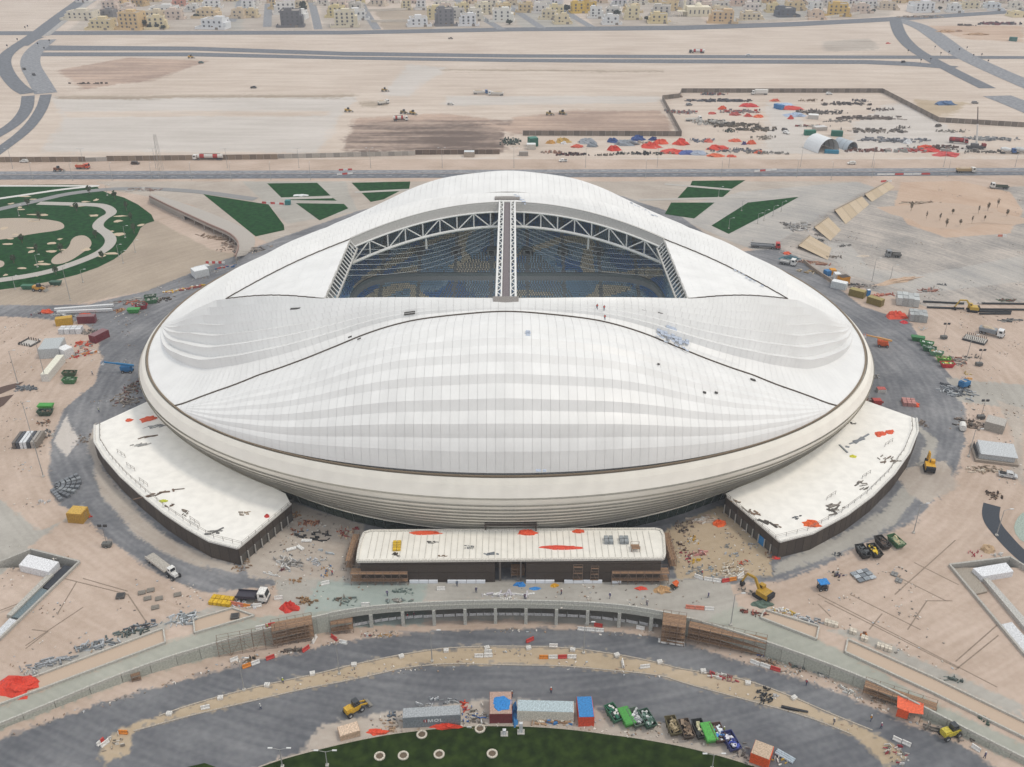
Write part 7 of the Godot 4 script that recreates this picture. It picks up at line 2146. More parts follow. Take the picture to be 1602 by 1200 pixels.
func site_courts():
	# court between the left podium and the entrance building
	piles([["brown pallet boxes against the dark glass wall", 460, 806, 2.0, 1.4, ["a5825f", "8a6a4c", "b8946e"], 14, 20], ["rusty red timber beside the pallet boxes", 482, 819, 3, 1.2, ["a06a50", "8a5444", "c9997a"], 18, 0], ["black steel beams lying in the left court", 494, 838, 4.2, 2.2, ["2f2f30", "3c3c3e"], 16, -10], ["orange bordered blue panels by the left podium columns", 467, 830, 2, 1.6, ["b9856a", "a8b8cc", "8a5a44"], 10, 40],
		["long pale glass panels on the court floor", 516, 866, 3.0, 0.6, ["c9d2d8", "b5bec4"], 8, -22], ["grey crates with sheets in the left court", 452, 880, 4, 2.6, ["a8a5a2", "c3c0bc", "8a8784", "d9d8d6"], 30, -28], ["white boxed panels beside the grey crates", 492, 878, 2.6, 1.6, ["dcdee2", "b9bdc2"], 12, -20], ["square white sheet stack near the entrance scaffold", 508, 876, 1.6, 1.3, ["d5d6d6", "bdbbb4"], 6, -8], ["white and blue sacks near the teal membrane", 513, 893, 1.8, 2.2, ["e8e6e0", "4a7ab0", "c9a070"], 18, 0],
		["red and cream boards leaning by the entrance end", 543, 834, 2.4, 2.4, ["a0484a", "dcc8ac", "b06a54"], 20, 0], ["row of small white blocks in the left court", 424, 899, 2.4, 0.4, ["e8e8e6"], 7, -18], ["tan soil heap pieces in the left court", 462, 910, 1.4, 1, ["c09a74", "a88460"], 8, 0], ["maroon drum among the grey crates", 441, 893, 0.7, 0.6, ["6a2a38", "7a3444"], 4, 0],
		["scaffold boards at the left podium's front corner", 378, 885, 2.2, 3.0, ["a58a70", "8a7260", "b89c80"], 20, 0]])
	for e in [[456, 860, 25, 2.4], [470, 858, -40, 2.2], [480, 847, 0, 2.6]]:
		var o := thing("white_sheet", px(e[0], e[1]), e[2], "white rigid sheet lying in the left court", "sheet", "white sheets in the left court")
		B(o, "sheet", Vector3(0, 0.25, 0), Vector3(e[3], 0.4, 0.9), cm("eeeeec")); B(o, "batten", Vector3(0, 0.05, 0), Vector3(e[3] * 0.8, 0.1, 1.0), cm("9a8a78"))
	# court between the entrance building and the right podium
	piles([["pale wrapped pallets against the glass wall", 1100, 813, 4.2, 1.6, ["d5c9bc", "bda898", "e6e4e0"], 26, 12], ["white machine frame in the right court", 1086, 846, 2.0, 1.8, ["e6e6e2", "cdbfa8", "d9a83a"], 14, 30], ["grey slab stack in the right court", 1139, 855, 2.0, 1.2, ["a8a9a8", "8f908f"], 8, 20], ["pale blue slab stack in the right court", 1150, 868, 1.9, 1.4, ["c2c9d0", "a8aeb4"], 6, 20], ["cream stone block stacks behind the barrier arc", 1142, 893, 3.4, 3.2, ["e2d8c6", "cfc0a8", "d9d5cc", "b5a088"], 56, 10],
		["grey concrete beams behind the barrier arc", 1088, 893, 2.8, 2.0, ["a2a5a6", "b9bcbc", "85888a"], 14, 0], ["long pale panels between beams and stone blocks", 1113, 897, 1.2, 3.4, ["b8c2c8", "a5aeb4"], 10, 0], ["red and white crates at the entrance end", 1075, 872, 1.6, 2.2, ["c2455a", "e6e6e4", "a03040"], 12, 20], ["yellow sack pile beside the red and white crates", 1087, 879, 1.4, 0.8, ["e0b52a"], 6, 0], ["pink wooden planks across the right court", 1098, 866, 3.2, 0.8, ["c98a88", "8a5a54", "e2a8a0"], 12, 12],
		["orange and brown small machine by the right podium", 1163, 880, 2.0, 1.2, ["d9502f", "a88a7a", "c9c5bf"], 10, -10], ["wet concrete mixing patch tools by the blue doors", 1178, 855, 1.6, 1.0, ["8d9094", "c9c9c9"], 8, 0], ["grey timber tangle left in the right court", 1068, 826, 2.4, 2.6, ["7d6f66", "97877a", "5f5650"], 26, 0], ["dark timbers leaning in the right court", 1070, 860, 1.2, 3.0, ["6b544c", "57443e"], 10, 20], ["scaffold boards at the right podium's front corner", 1208, 868, 1.6, 2.6, ["a58a70", "8a7260", "c9a684"], 18, 0]])
	heap("tarpaulin", "orange tarpaulin heap by the right podium's fascia", "tarpaulin", px(1125, 820), 1.9, 1.3, 1.2, cm("ec6324"))
	heap("tarpaulin", "bright red rag at the right podium's front corner", "tarpaulin", px(1214, 873), 1.1, 0.7, 0.5, cm("e0342c"))
	barriers("# plastic barrier in the arc round the stone blocks", "barrier arc", 1086, 902, 1100, 907, ["e9e7e3"])
	barriers("# plastic barrier in the arc round the stone blocks", "barrier arc", 1101, 907, 1128, 911, ["e9e7e3", "e9e7e3"])
	barriers("# plastic barrier in the arc round the stone blocks", "barrier arc", 1129, 911, 1152, 907, ["c8403a", "e28a2e"])
	barriers("# plastic barrier in the arc round the stone blocks", "barrier arc", 1153, 906, 1163, 898, ["e9e7e3"])
	# entrance forecourt
	var o := thing("concrete_mixer", px(1055, 920), 20, "orange concrete mixer beside a tan sand heap", "mixer")
	C(o, "drum", Vector3(0, 1.1, 0), Vector3(0.7, 1.9, 0), 0.8, cm("e0662c"), 0.45, 10)
	B(o, "frame", Vector3(0, 0.5, 0), Vector3(1.6, 0.3, 1.0), cm("5a5a4c"))
	for s in [-1, 1]: wheel(o, Vector3(-0.4, 0.4, s * 0.6), 0.4, 0.2)
	heap("sand_heap", "tan sand heap beside the orange concrete mixer", "sand", px(1037, 924), 2.0, 1.4, 1.2, cm("c9a274"))
	heap("tarpaulin", "blue tarpaulin beside the entrance recess", "tarpaulin", px(814, 915), 1.6, 0.8, 0.7, cm("2f86d0"))
	heap("tarpaulin", "blue strip of sheeting on the forecourt", "tarpaulin", px(837, 921), 1.4, 0.6, 0.3, cm("3a8fd8"))
	heap("sack", "yellow sack in front of the entrance wall", "sack", px(868, 917), 1.0, 0.6, 0.7, cm("e2a824"))
	heap("sack", "orange sack heap at the entrance's right block", "sack", px(847, 908), 1.1, 0.6, 0.8, cm("d9904a"))
	heap("tarpaulin", "small red sheet on the forecourt near the sand heap", "tarpaulin", px(1003, 921), 1.6, 0.7, 0.5, cm("e04a34"))
	piles([["white boards in a long row at the forecourt's centre", 794, 930, 6.0, 0.5, ["e2e2e0", "c9c5cc"], 16, 0], ["white curved duct pieces hanging over the bridge edge", 797, 938, 2.6, 0.4, ["f0f0ee"], 5, 0], ["grey green equipment on the teal membrane", 632, 926, 2.5, 1.2, ["8a9a94", "6f7f7a", "b5bdb8"], 16, 0], ["pipes on the teal membrane near the bridge end", 625, 940, 3.5, 0.6, ["8f9a98", "a8a39d"], 12, 0], ["scaffold tubes on the membrane's left end", 540, 940, 3, 1.5, ["9aa8a2", "85918c", "7a6a5c"], 18, 0]])
	barriers("# plastic barrier alone on the teal membrane", "barrier on membrane", 565, 948, 579, 947, ["e9e7e3"])
	barriers("# plastic barrier alone on the forecourt paving", "barrier on forecourt", 683, 923, 697, 922, ["e9e7e3"])
	barriers("# plastic barrier by the lorry and red tarpaulin", "barriers by the lorry", 360, 945, 392, 951, ["d9826a", "d9826a", "e28a2e"])
	barriers("# plastic barrier between lorry and red tarpaulin", "barriers between lorry and tarpaulin", 395, 950, 410, 948, ["e9e7e3"])
	barriers("# plastic barrier beside the round timber coils", "barriers by timber coils", 429, 938, 443, 936, ["e9e7e3"])
	barriers("# plastic barrier upright by the teal membrane", "barriers upright by membrane", 502, 916, 516, 912, ["e9e7e3"])

func site_front():
	# scaffolds on the retaining walls
	scaffold("rusty tube scaffold on the retaining wall below the lorry", gp(398, 1016), 16, 15.0, 1.6, 5.4, 6, 3, "a07f63", false)
	scaffold("timber formwork bay at the bridge's left end", gp(460, 1000), 16, 9.0, 3.0, 5.6, 5, 3)
	scaffold("low timber formwork beside the bridge's left end", gp(536, 986), 10, 5.0, 2.5, 4.0, 3, 2)
	scaffold("tall stacked timber stair tower at the bridge's right end", gp(1052, 1000), -12, 5.2, 4.0, 6.6, 3, 4)
	scaffold("long timber scaffold on the retaining wall right of the bridge", gp(1135, 1012), -18, 17.0, 2.0, 5.2, 7, 3)
	scaffold("red railed scaffold beside the orange shelter", gp(1405, 1100), -27, 14.0, 2.2, 3.2, 5, 2)
	scaffold("small yellow brown trestle at the wall's foot left", gp(214, 1062), 20, 1.8, 1.5, 2.4, 1, 2)
	barriers("# plastic barrier on the upper road above the rusty scaffold", "barriers above the rusty scaffold", 400, 985, 431, 978, ["e9e7e3", "c8403a"])
	barriers("# plastic barrier on the tan verge below the rusty scaffold", "barriers below the rusty scaffold", 360, 1036, 373, 1031, ["e9e7e3"])
	barriers("# plastic barrier in the short row by the black box", "barriers by the black box", 379, 1046, 407, 1036, ["e28a2e", "e9e7e3"])
	barriers("# plastic barrier on the verge right of the rusty scaffold", "barriers right of rusty scaffold", 416, 1033, 430, 1028, ["c8403a"])
	barriers("# plastic barrier by the bicycles on the verge", "barriers by bicycles", 473, 1021, 484, 1013, ["c8403a"])
	barriers("# plastic barrier at the underpass mouth", "underpass mouth barriers", 489, 1008, 495, 996, ["e9e7e3"])
	barriers("# plastic barrier right of the underpass mouth", "barriers right of underpass", 518, 996, 528, 1003, ["c8403a"])
	barriers("# plastic barrier at the asphalt edge near the bridge", "barriers at asphalt edge", 531, 1005, 544, 1008, ["e9e7e3"])
	barriers("# plastic barrier on the median's left stretch", "left median barriers", 314, 1110, 329, 1107, ["e9e7e3"])
	barriers("# plastic barrier in the pair on the median centre", "centre median barriers", 742, 1028, 771, 1027, ["e9e7e3", "e9e7e3"])
	barriers("# plastic barrier behind the pair on the median centre", "centre median rear barriers", 757, 1022, 770, 1021, ["e9e7e3"])
	barriers("# plastic barrier lying in the upper lane", "barrier in the upper lane", 823, 1006, 835, 1000, ["c8403a"])
	barriers("# plastic barrier in the mixed row on the median", "mixed median row", 843, 1030, 902, 1029, ["e28a2e", "e9e7e3", "c8403a", "e9e7e3"])
	barriers("# plastic barrier at the upper kerb of the median", "upper kerb barrier", 859, 1012, 873, 1012, ["e9e7e3"])
	barriers("# plastic barrier in the row under the bridge", "row under the bridge", 903, 985, 945, 988, ["e9e7e3", "e9e7e3", "e9e7e3"])
	barriers("# plastic barrier behind the row under the bridge", "behind row under bridge", 929, 979, 943, 981, ["c8403a"])
	barriers("# plastic barrier near the timber stair tower", "near stair tower", 995, 983, 1009, 985, ["e9e7e3"])
	barriers("# plastic barrier in the row at the stair tower's foot", "row at stair tower", 1029, 1004, 1071, 1010, ["e9e7e3", "e9e7e3", "e9e7e3"])
	barriers("# plastic barrier on the median's right stretch", "right median barriers", 1001, 1046, 1017, 1043, ["e9e7e3"])
	barriers("# plastic barrier standing on the median by the right stretch", "right median upright", 973, 1034, 976, 1046, ["e9e7e3"])
	barriers("# plastic barrier in the row below the long scaffold", "row below long scaffold", 1173, 1036, 1221, 1051, ["e9e7e3", "e9e7e3", "c8403a"])
	barriers("# plastic barrier on the right traffic island", "island barriers right", 1396, 1156, 1425, 1168, ["e9e7e3", "e9e7e3"])
	barriers("# plastic barrier on the verge beyond the orange shelter", "verge beyond shelter", 1519, 1168, 1534, 1177, ["e9e7e3"])
	barriers("# plastic barrier on the left traffic island", "left island barriers", 152, 1168, 163, 1158, ["e9e7e3", "c8403a"])
	barriers("# plastic barrier across the left traffic island", "left island cross barrier", 186, 1147, 201, 1148, ["e28a2e"])
	barriers("# plastic barrier lying on the left island's kerb", "left island kerb", 158, 1170, 171, 1160, ["e9e7e3"])
	barriers("# plastic barrier on the plaza edge by the excavator", "plaza edge by the excavator", 1072, 951, 1117, 955, ["d9826a", "d9826a", "e9e7e3"])
	for e in [[345, 1093], [418, 1073], [489, 1055], [554, 1041], [628, 1028], [698, 1019], [762, 1015], [827, 1015], [896, 1018], [965, 1026], [1032, 1037], [1170, 1070], [1242, 1093], [1100, 1051], [265, 1118]]:
		cover("small white concrete block on the tan median", e[0], e[1])
	piles([["black box and timber by the barriers on the verge", 389, 1033, 1.6, 1.0, ["3a3836", "8a7a64"], 8, 10], ["row of bicycles leaning on the verge", 458, 1018, 3.0, 0.5, ["5a504a", "77706a"], 20, 10], ["orange boards on the tan verge below the bridge", 604, 994, 1.4, 0.5, ["c9a060", "b58a50"], 6, 0], ["white stands and red sign on the verge", 574, 994, 1.2, 0.6, ["e6e4de", "a04a44"], 6, 0],
		["dark tyre and hose heap on the median", 1197, 1090, 2.2, 2.0, ["3a3f44", "55595c", "2b2d30"], 30, 20], ["white rags beside the dark hose heap", 1213, 1090, 0.9, 0.8, ["e2e2e2", "c9c9c9"], 6, 0], ["red netting and white tape on the median", 1131, 1060, 3.4, 0.9, ["b0484a", "dcdad6", "8a6a68"], 20, -16], ["crates and pallets at the wall's foot", 1210, 1034, 3.0, 1.2, ["a58a70", "8a7a6c", "c9c5bf"], 16, -18], ["timber frame and blue drum by the wall's foot", 1186, 1024, 2.0, 1.0, ["c9a684", "3a5a9a", "8a7260"], 12, -16],
		["dark tanks and bricks beneath the retaining wall", 1253, 1044, 2.6, 1.2, ["55605e", "8a6a5c", "a8a39d"], 16, -20], ["grey pump set beneath the retaining wall", 1285, 1056, 1.8, 1.2, ["8d9498", "c9c5bf", "6b6f72"], 12, -20], ["white sacks strewn on the verge", 1328, 1082, 2.4, 1.0, ["dcdcd8", "b8b4ac"], 16, -25], ["timber stack in front of the red railed scaffold", 1378, 1096, 2.4, 1.0, ["9a8470", "b59c84", "6b5f54"], 14, -25], ["island rubble with white bags and red pipe", 1400, 1178, 2.2, 2.6, ["c9c3ba", "a03a44", "e2e0dc", "8d857a"], 22, 0], ["grey and white scraps on the left island", 178, 1162, 2.0, 2.0, ["b5a999", "8a8278", "e2ded6"], 14, 0],
		["brown plywood heap at the planter by the excavator", 1180, 960, 3.4, 0.9, ["7a4a40", "a05a4c", "5a4a44"], 14, -10], ["boards and posts at the right wall's lower verge", 1490, 1150, 5, 1.0, ["6b6660", "9a9088"], 14, -25]])
	var o := thing("steel_girder", gp(1243, 1111), -17, "long black steel girder lying on the median", "girder")
	B(o, "web", Vector3(0, 0.2, 0), Vector3(5.4, 0.36, 0.12), cm("2f3236")); B(o, "flange", Vector3(0, 0.40, 0), Vector3(5.4, 0.05, 0.5), cm("2f3236")); B(o, "flange", Vector3(0, 0.03, 0), Vector3(5.4, 0.05, 0.5), cm("2f3236"))
	# orange shelter
	o = thing("shelter", gp(1420, 1118), -22, "orange tarpaulin shelter on posts beside the scaffold", "shelter")
	for x in [-2.2, 2.2]:
		for z in [-1.4, 1.4]: C(o, "post", Vector3(x, 0, z), Vector3(x, 2.6, z), 0.08, cm("8a7260"), -1, 5)
	var st := mb()
	for i in 4:
		for j in 3:
			var q := []
			for c in [[0, 0], [1, 0], [1, 1], [0, 1]]:
				var u: float = (i + c[0]) / 4.0; var v: float = (j + c[1]) / 3.0
				q.append(Vector3(-2.5 + 5.0 * u, 2.75 - 0.35 * sin(PI * u) + 0.12 * sin(u * 17 + v * 9), -1.7 + 3.4 * v))
			quad(st, q[0], q[1], q[2], q[3])
	SM(o, "canopy", st, cm("ec6a44"))
	B(o, "side_sheet", Vector3(-1.2, 1.4, 1.62), Vector3(2.2, 2.2, 0.06), cm("e65a2c"))
	loader("small yellow digger on the verge by the right wall", gp(1488, 1150), 20, "c9b83a", "mini_digger")
	loader("yellow wheel loader on asphalt beside the grey shipping container", gp(557, 1112), 40, "d3a72c")

func site_yard():
	var c := container("grey forty foot shipping container with white MOL lettering", "container", 631, 1139, 720.5, 1134.5, 2.6, 2.9, "8b9399", "a5aaae")
	var L: float = span(631, 1139, 720.5, 1134.5)[2]
	var t := MeshInstance3D.new()
	var tm := TextMesh.new()
	var f := SystemFont.new(); f.font_names = PackedStringArray(["Droid Sans"]); f.font_weight = 700
	tm.font = f; tm.text = "MOL"; tm.font_size = 64; tm.pixel_size = 0.017; tm.depth = 0.03
	t.mesh = tm; t.material_override = cm("eef0f2"); t.name = "lettering"
	c.add_child(t); t.position = Vector3(0.7, 1.75, 1.34); t.scale = Vector3(1.35, 1, 1)
	B(c, "logo_mark", Vector3(-1.3, 1.75, 1.33), Vector3(0.7, 0.7, 0.04), cm("a83238"))
	B(c, "logo_bar", Vector3(-1.3, 1.75, 1.36), Vector3(0.2, 0.5, 0.03), cm("eef0f2"))
	heap("tarpaulin", "long red orange tarpaulin at the foot of the lettered container", "tarpaulin", gp(697, 1138), 3.3, 0.8, 1.1, cm("e8472c"))
	var o := container("twin dark red containers with blue tarpaulin on their roof", "container", 766, 1132, 801, 1131.5, 6.0, 2.7, "7d3036", "b5988a")
	var h := SM(o, "roof_tarpaulin", heap_mesh(2.1, 2.3, 0.35, 9, 0.5), cm("2a86cf")); h.position = Vector3(0.3, 2.75, 0.3)
	heap("tarpaulin", "narrow blue tarpaulin beside the twin dark red containers", "tarpaulin", gp(806, 1118), 0.9, 3.2, 1.6, cm("2f78b4"))
	container("long cream cabin with pale blue grey roof beside the lawn", "cabin", 809, 1128, 897, 1130.5, 3.0, 2.9, "ded9cc", "b3c3c9", "site_cabin")
	container("small container with bright blue roof and red orange front", "container", 905, 1137, 929, 1136.5, 5.5, 2.7, "e2502f", "2f83c4")
	container("orange walled shed with tan board roof at the lawn's edge", "shed", 1172, 1193, 1201, 1203, 3.6, 2.6, "ea5f28", "c2ab94", "shed")
	container("low tan timber box beside the lawn's curved edge", "box", 533, 1160, 564, 1152, 2.6, 1.5, "c9ad94", "d9c0a8", "timber_box")
	hoppers([[960, 1122, -65, "green skip with white rim standing furthest from its lidded neighbour's right side", "2c6a4c", ["16664c", "2a3a34", "dcdcd6"]], [980, 1128, -72, "bright green lidded skip between the white rimmed and white filled skips", "45993f", ["lid"]], [994, 1129, -72, "skip heaped with white bags", "5c6f60", ["dcdcdc", "b9bcbc", "8d9294"]], [1012, 1131, -70, "dark green skip with white rubbish", "244f3c", ["6f8a80", "c9ccca", "36584a"]],
		[1052, 1142, -80, "olive brown skip full of timber scraps", "5f5636", ["b5a584", "8d7d5c", "6b5f44"]], [1073, 1147, -80, "rust brown skip full of rubble", "4f4136", ["7a6450", "94806c", "5a4a3c"]], [1094, 1147, -80, "black skip half covered by a cream sheet", "23282a", ["c9c4a0", "2a2f30"]], [1108, 1153, -80, "second bright green lidded skip beside the black skip", "4fa845", ["lid"]], [1123, 1153, -80, "skip full of blue and white wrapping", "59433c", ["4a8fd0", "e6eef4", "6b5a52"]], [1143, 1166, -75, "navy skip full of white and blue bags", "26306b", ["e2e2ea", "3a4aa0", "1f2a5c"]]])
	piles([["white gas bottles and boxes behind the lettered container", 664, 1103, 2.2, 0.5, ["dfe1e4", "c3c6ca"], 7, 0], ["white cabinet boards behind the lettered container", 680, 1094, 1.4, 0.6, ["e2e4e8", "9aa2a8"], 6, 0], ["grey hoses behind the lettered container's end", 704, 1098, 2.2, 0.7, ["7d8288", "a8acb0", "c9ccce"], 14, 0], ["dark blue pump set left of the lettered container", 617, 1121, 1.3, 1.3, ["4c5a68", "6b7886"], 10, 0], ["tools and white bins right of the lettered container", 741, 1122, 2.6, 2.6, ["a39a90", "e2e2e0", "3a6ab0", "7a736c", "c9c3bb"], 36, 0], ["orange hose coil at the lettered container's end", 727, 1104, 0.9, 1.8, ["e6522c", "c9442a"], 10, 0],
		["brown crates and blue drums along the cream cabin", 860, 1131, 4.6, 0.5, ["9a7a60", "b59474", "3a7ab8", "e2dcd0"], 22, 0], ["pale timber and sand left of the lettered container", 612, 1138, 2.2, 1.6, ["cfb294", "b89a7c", "a8988a"], 16, 0], ["scrap and ladder between navy skip and orange shed", 1160, 1180, 1.8, 3.0, ["8f8a86", "b5b0aa", "6b6762"], 20, 0], ["yellow hose scraps right of the orange shed", 1217, 1190, 2.4, 1.0, ["c9a23a", "dcd8d0", "8a7a66"], 12, 0]])
	heap("tarpaulin", "red orange sheeting strewn beside the tan timber box", "tarpaulin", gp(590, 1146), 2.4, 0.9, 0.6, cm("e4502e"))
	var s := span(1214, 1177, 1242, 1192)
	o = thing("pipe_bundle", s[0], s[1], "pale blue grey pipe bundle beside the orange shed", "pipes")
	for k in 3: C(o, "pipe", Vector3(-s[2] * 0.5, 0.3, (k - 1) * 0.5), Vector3(s[2] * 0.5, 0.3, (k - 1) * 0.5), 0.24, cm("b5c2cc"), -1, 8)
	# tree pits and markers in the lawn
	for e in [[594, 1184, "round"], [631, 1183, "rough"], [687, 1181, "broken"], [770, 1180, "square"], [660, 1150, "small"], [751, 1141, "flat"]]:
		o = thing("tree_pit", gp(e[0], e[1]), e[0] * 7.0, "%s concrete tree pit ring with bare soil in the mown lawn" % e[2], "tree pit")
		var st := mb()
		for k in 10:
			var a0 := TAU * k / 10; var a1 := TAU * (k + 1) / 10
			bar(st, Vector3(cos(a0) * 0.95, 0.15, sin(a0) * 0.95), Vector3(cos(a1) * 0.95, 0.15, sin(a1) * 0.95), 0.35, 0.34)
		SM(o, "ring", st, cm("d2cabb"))
		C(o, "soil", Vector3(0, 0, 0), Vector3(0, 0.12, 0), 0.85, cm("6b5b48"), -1, 10)
	for e in [[789, 1149, 1.4], [815, 1146, 2.8]]:
		o = thing("marker_post", gp(e[0], e[1]), 0, "white %s marker post at the lawn's upper edge" % ("short square" if e[2] < 2 else "tall"), "post")
		B(o, "post", Vector3(0, e[2] * 0.5, 0), Vector3(0.7, e[2], 0.6), cm("d2d5d8")); B(o, "footing", Vector3(0, 0.1, 0), Vector3(1.5, 0.3, 1.3), cm("b9b7b0"))
	for e in [[512, 1198, 4.0], [1114, 1203, 4.0], [442, 1200, 5.0]]:
		lamp_post("short white lamp post in the mown lawn by the " + ("orange shed" if e[0] > 800 else ("tan timber box" if e[0] > 480 else "small tip of lawn")), "mown lawn lamps", gp(e[0], e[1]), e[2], 2)

func site_right():
	var o: Node3D
	# concrete embankment slabs
	for e in [[[1248, 389, 1266, 373, 1301, 388, 1295, 407], "tan sloping embankment slab nearest to the crates"], [[1273, 360, 1295, 344, 1316, 360, 1299, 377], "tan sloping embankment slab with steps beside it"], [[1305, 333, 1348, 311, 1360, 320, 1323, 351], "long tan sloping embankment slab by the service road"], [[1352, 308, 1388, 288, 1400, 293, 1364, 316], "pale sloping embankment slab leading up to the highway"]]:
		o = thing("embankment_slab", Vector3.ZERO, 0, e[1], "embankment")
		var p := pp(e[0])
		var hs := [2.6, 2.6, 0.15, 0.15]
		var st := mb()
		var n := 4
		for k in n:
			var a := p[0].lerp(p[1], k / float(n)); var b := p[0].lerp(p[1], (k + 0.97) / float(n)); var c := p[3].lerp(p[2], (k + 0.97) / float(n)); var d := p[3].lerp(p[2], k / float(n))
			var s2 := mb()
			quad(s2, Vector3(a.x, 1.5, a.y), Vector3(b.x, 1.5, b.y), Vector3(c.x, 0.1, c.y), Vector3(d.x, 0.1, d.y))
			quad(s2, Vector3(a.x, 1.5, a.y), Vector3(a.x, 0, a.y), Vector3(b.x, 0, b.y), Vector3(b.x, 1.5, b.y))
			SM(o, "slab", s2, cm(["c9b599", "c2ae92", "ccb99f"][k % 3]))
		bar(st, Vector3(p[0].x, 1.6, p[0].y), Vector3(p[1].x, 1.6, p[1].y), 0.5, 0.5)
		SM(o, "coping", st, cm("a59a8c"))
	truck("red lorry with long grey trailer behind the shell's shoulder", px(1197, 388), -12, "flat", "c4382f", "8d9094", 13.0)
	truck("white lorry at the shell's edge beside teal sheeting", px(1232, 414), -30, "flat", "eeeeec", "c9c9c8", 7.0)
	heap("tarpaulin", "small orange tarpaulin next to the red lorry", "tarpaulin", px(1231, 397), 2.0, 1.3, 1.0, cm("ec6a48"))
	heap("tarpaulin", "long teal and white sheeting heap by the white lorry", "tarpaulin", px(1236, 405), 4.5, 1.2, 1.4, cm("4f7580"))
	piles([["grey site junk between road and embankment", 1245, 355, 7, 6, ["8f8b88", "b5b0aa", "6f6b68", "c9c9c9"], 50, 0], ["dark formwork on the embankment slab", 1280, 376, 4, 1.2, ["3f4042", "6b6a68", "9a9894"], 18, -20], ["rebar and boards on the middle slab", 1285, 368, 3, 2, ["8a8480", "a8a09a", "5a5654"], 22, 0], ["rusty barrier frames below the embankment", 1275, 412, 7, 1.5, ["a5705c", "8a6454", "c9a890"], 26, -18], ["brown crates along the curved wall", 1262, 425, 4, 1.5, ["b59a70", "8f7a58", "d9cdb8"], 18, -30],
		["timber and rubble beyond the crates", 1345, 448, 6, 2.5, ["9a9490", "b8b2ac", "7a6a60"], 30, 0], ["dark pipes behind the olive container", 1335, 446, 4, 0.8, ["45474a", "5c5f62"], 12, 10], ["red pipe frames on the tan ridge", 1378, 462, 6, 0.8, ["b0604e", "c98a78"], 16, 12], ["rust red steel frames lying on churned ground", 1456, 455, 5, 1.8, ["a06a58", "c9988a", "8d8884"], 24, 0], ["grey bent duct on churned ground", 1474, 446, 2.5, 1.2, ["5f6468", "77797c"], 8, -30], ["concrete ring and cables near the slabs", 1320, 385, 3, 1.5, ["6b6a68", "8f8d8a"], 14, 0], ["stacked boards beside the churned track", 1304, 402, 3, 1.5, ["7d736a", "a09488"], 16, 0]])
	truck("grey work lorry with crates on churned ground", px(1397, 402), 170, "flat", "8a8d90", "6b6a68", 6.5)
	heap("spoil_heap", "low pale spoil streak on churned ground", "spoil", px(1352, 401), 3.5, 0.8, 0.5, cm("d9cbbb"))
	heap("spoil_heap", "long tan spoil ridge beside the pole", "spoil", px(1405, 440), 12, 2.0, 1.2, cm("c9ad94"), 22)
	# brown curved wall
	o = thing("low_wall", Vector3.ZERO, 0, "low curved brown wall beside the crates and white cabin", "wall")
	var wl := smooth(pp([1257, 410, 1268, 420, 1282, 430, 1298, 440, 1305, 446]), false, 2)
	for i in wl.size() - 1: sheet_wall(o, "wall_panel", wl[i], wl[i + 1], 0, 1.4, 0.5, cm("9a8a7c" if i % 2 else "a09082"))
	container("small blue storage box beside an orange one", "box", 1293, 433, 1300, 432, 2.5, 2.2, "2f7ab4", "", "storage_box")
	container("small orange storage box beside the blue one", "box", 1299, 430, 1308, 430, 2.5, 2.0, "e09a28", "", "storage_box")
	container("white box behind the long white cabin", "box", 1306, 438, 1315, 438, 3, 2.4, "e8eaec", "", "storage_box")
	container("amber storage box with dark roof", "box", 1316, 445, 1329, 443, 3, 2.8, "d99420", "4a4038", "storage_box")
	container("long white cabin with amber skid in front", "cabin", 1299, 450, 1322, 455, 3, 2.8, "dfe4e6", "eef1f2", "site_cabin")
	container("olive container beside the blue toilet", "container", 1327, 462, 1350, 468, 2.8, 2.7, "8a7a3c", "a5955a")
	container("second olive container beside the ring road", "container", 1355, 474, 1377, 481, 2.8, 2.7, "857538", "a29258")
	container("blue portable toilet beside the olive containers", "toilet", 1356, 464, 1361, 464, 1.4, 2.6, "2f86c8", "e8eaec", "portable_toilet")
	heap("tarpaulin", "big rounded orange red tarpaulin heap by the ring road", "tarpaulin", px(1401, 496), 4.2, 2.4, 2.4, cm("e65438"))
	heap("tarpaulin", "small red sheet beside the rounded tarpaulin heap", "tarpaulin", px(1414, 505), 1.7, 1.0, 0.8, cm("dc3a44"))
	for e in [[1402, 478, 1437, 482, 7.0, 3.4, "large grey wrapped stack with pale sheet top", "c2c6c6"], [1422, 503, 1450, 506, 6.0, 3.0, "grey plastic wrapped pallet block on timber", "aeb2b2"]]:
		var s := span(e[0], e[1], e[2], e[3])
		o = thing("wrapped_stack", s[0], s[1], e[6], "material")
		for i in 4:
			for j in 2: B(o, "bundle", Vector3((i - 1.5) * s[2] * 0.25, e[5] * 0.5, -e[4] * (0.25 + 0.5 * j)), Vector3(s[2] * 0.24, e[5] * (0.9 + 0.07 * ((i + j) % 3)), e[4] * 0.47), cm(Color(e[7]).darkened(0.05 * ((i * 2 + j) % 3)).to_html(false), 0.4))
		B(o, "bearer", Vector3(0, 0.12, -0.5), Vector3(s[2], 0.24, 0.5), cm("8a6f5c"))
	boom_lift("orange boom lift on the ring road beside the shell", px(1381, 542), -14, "e2622a", 8.5)
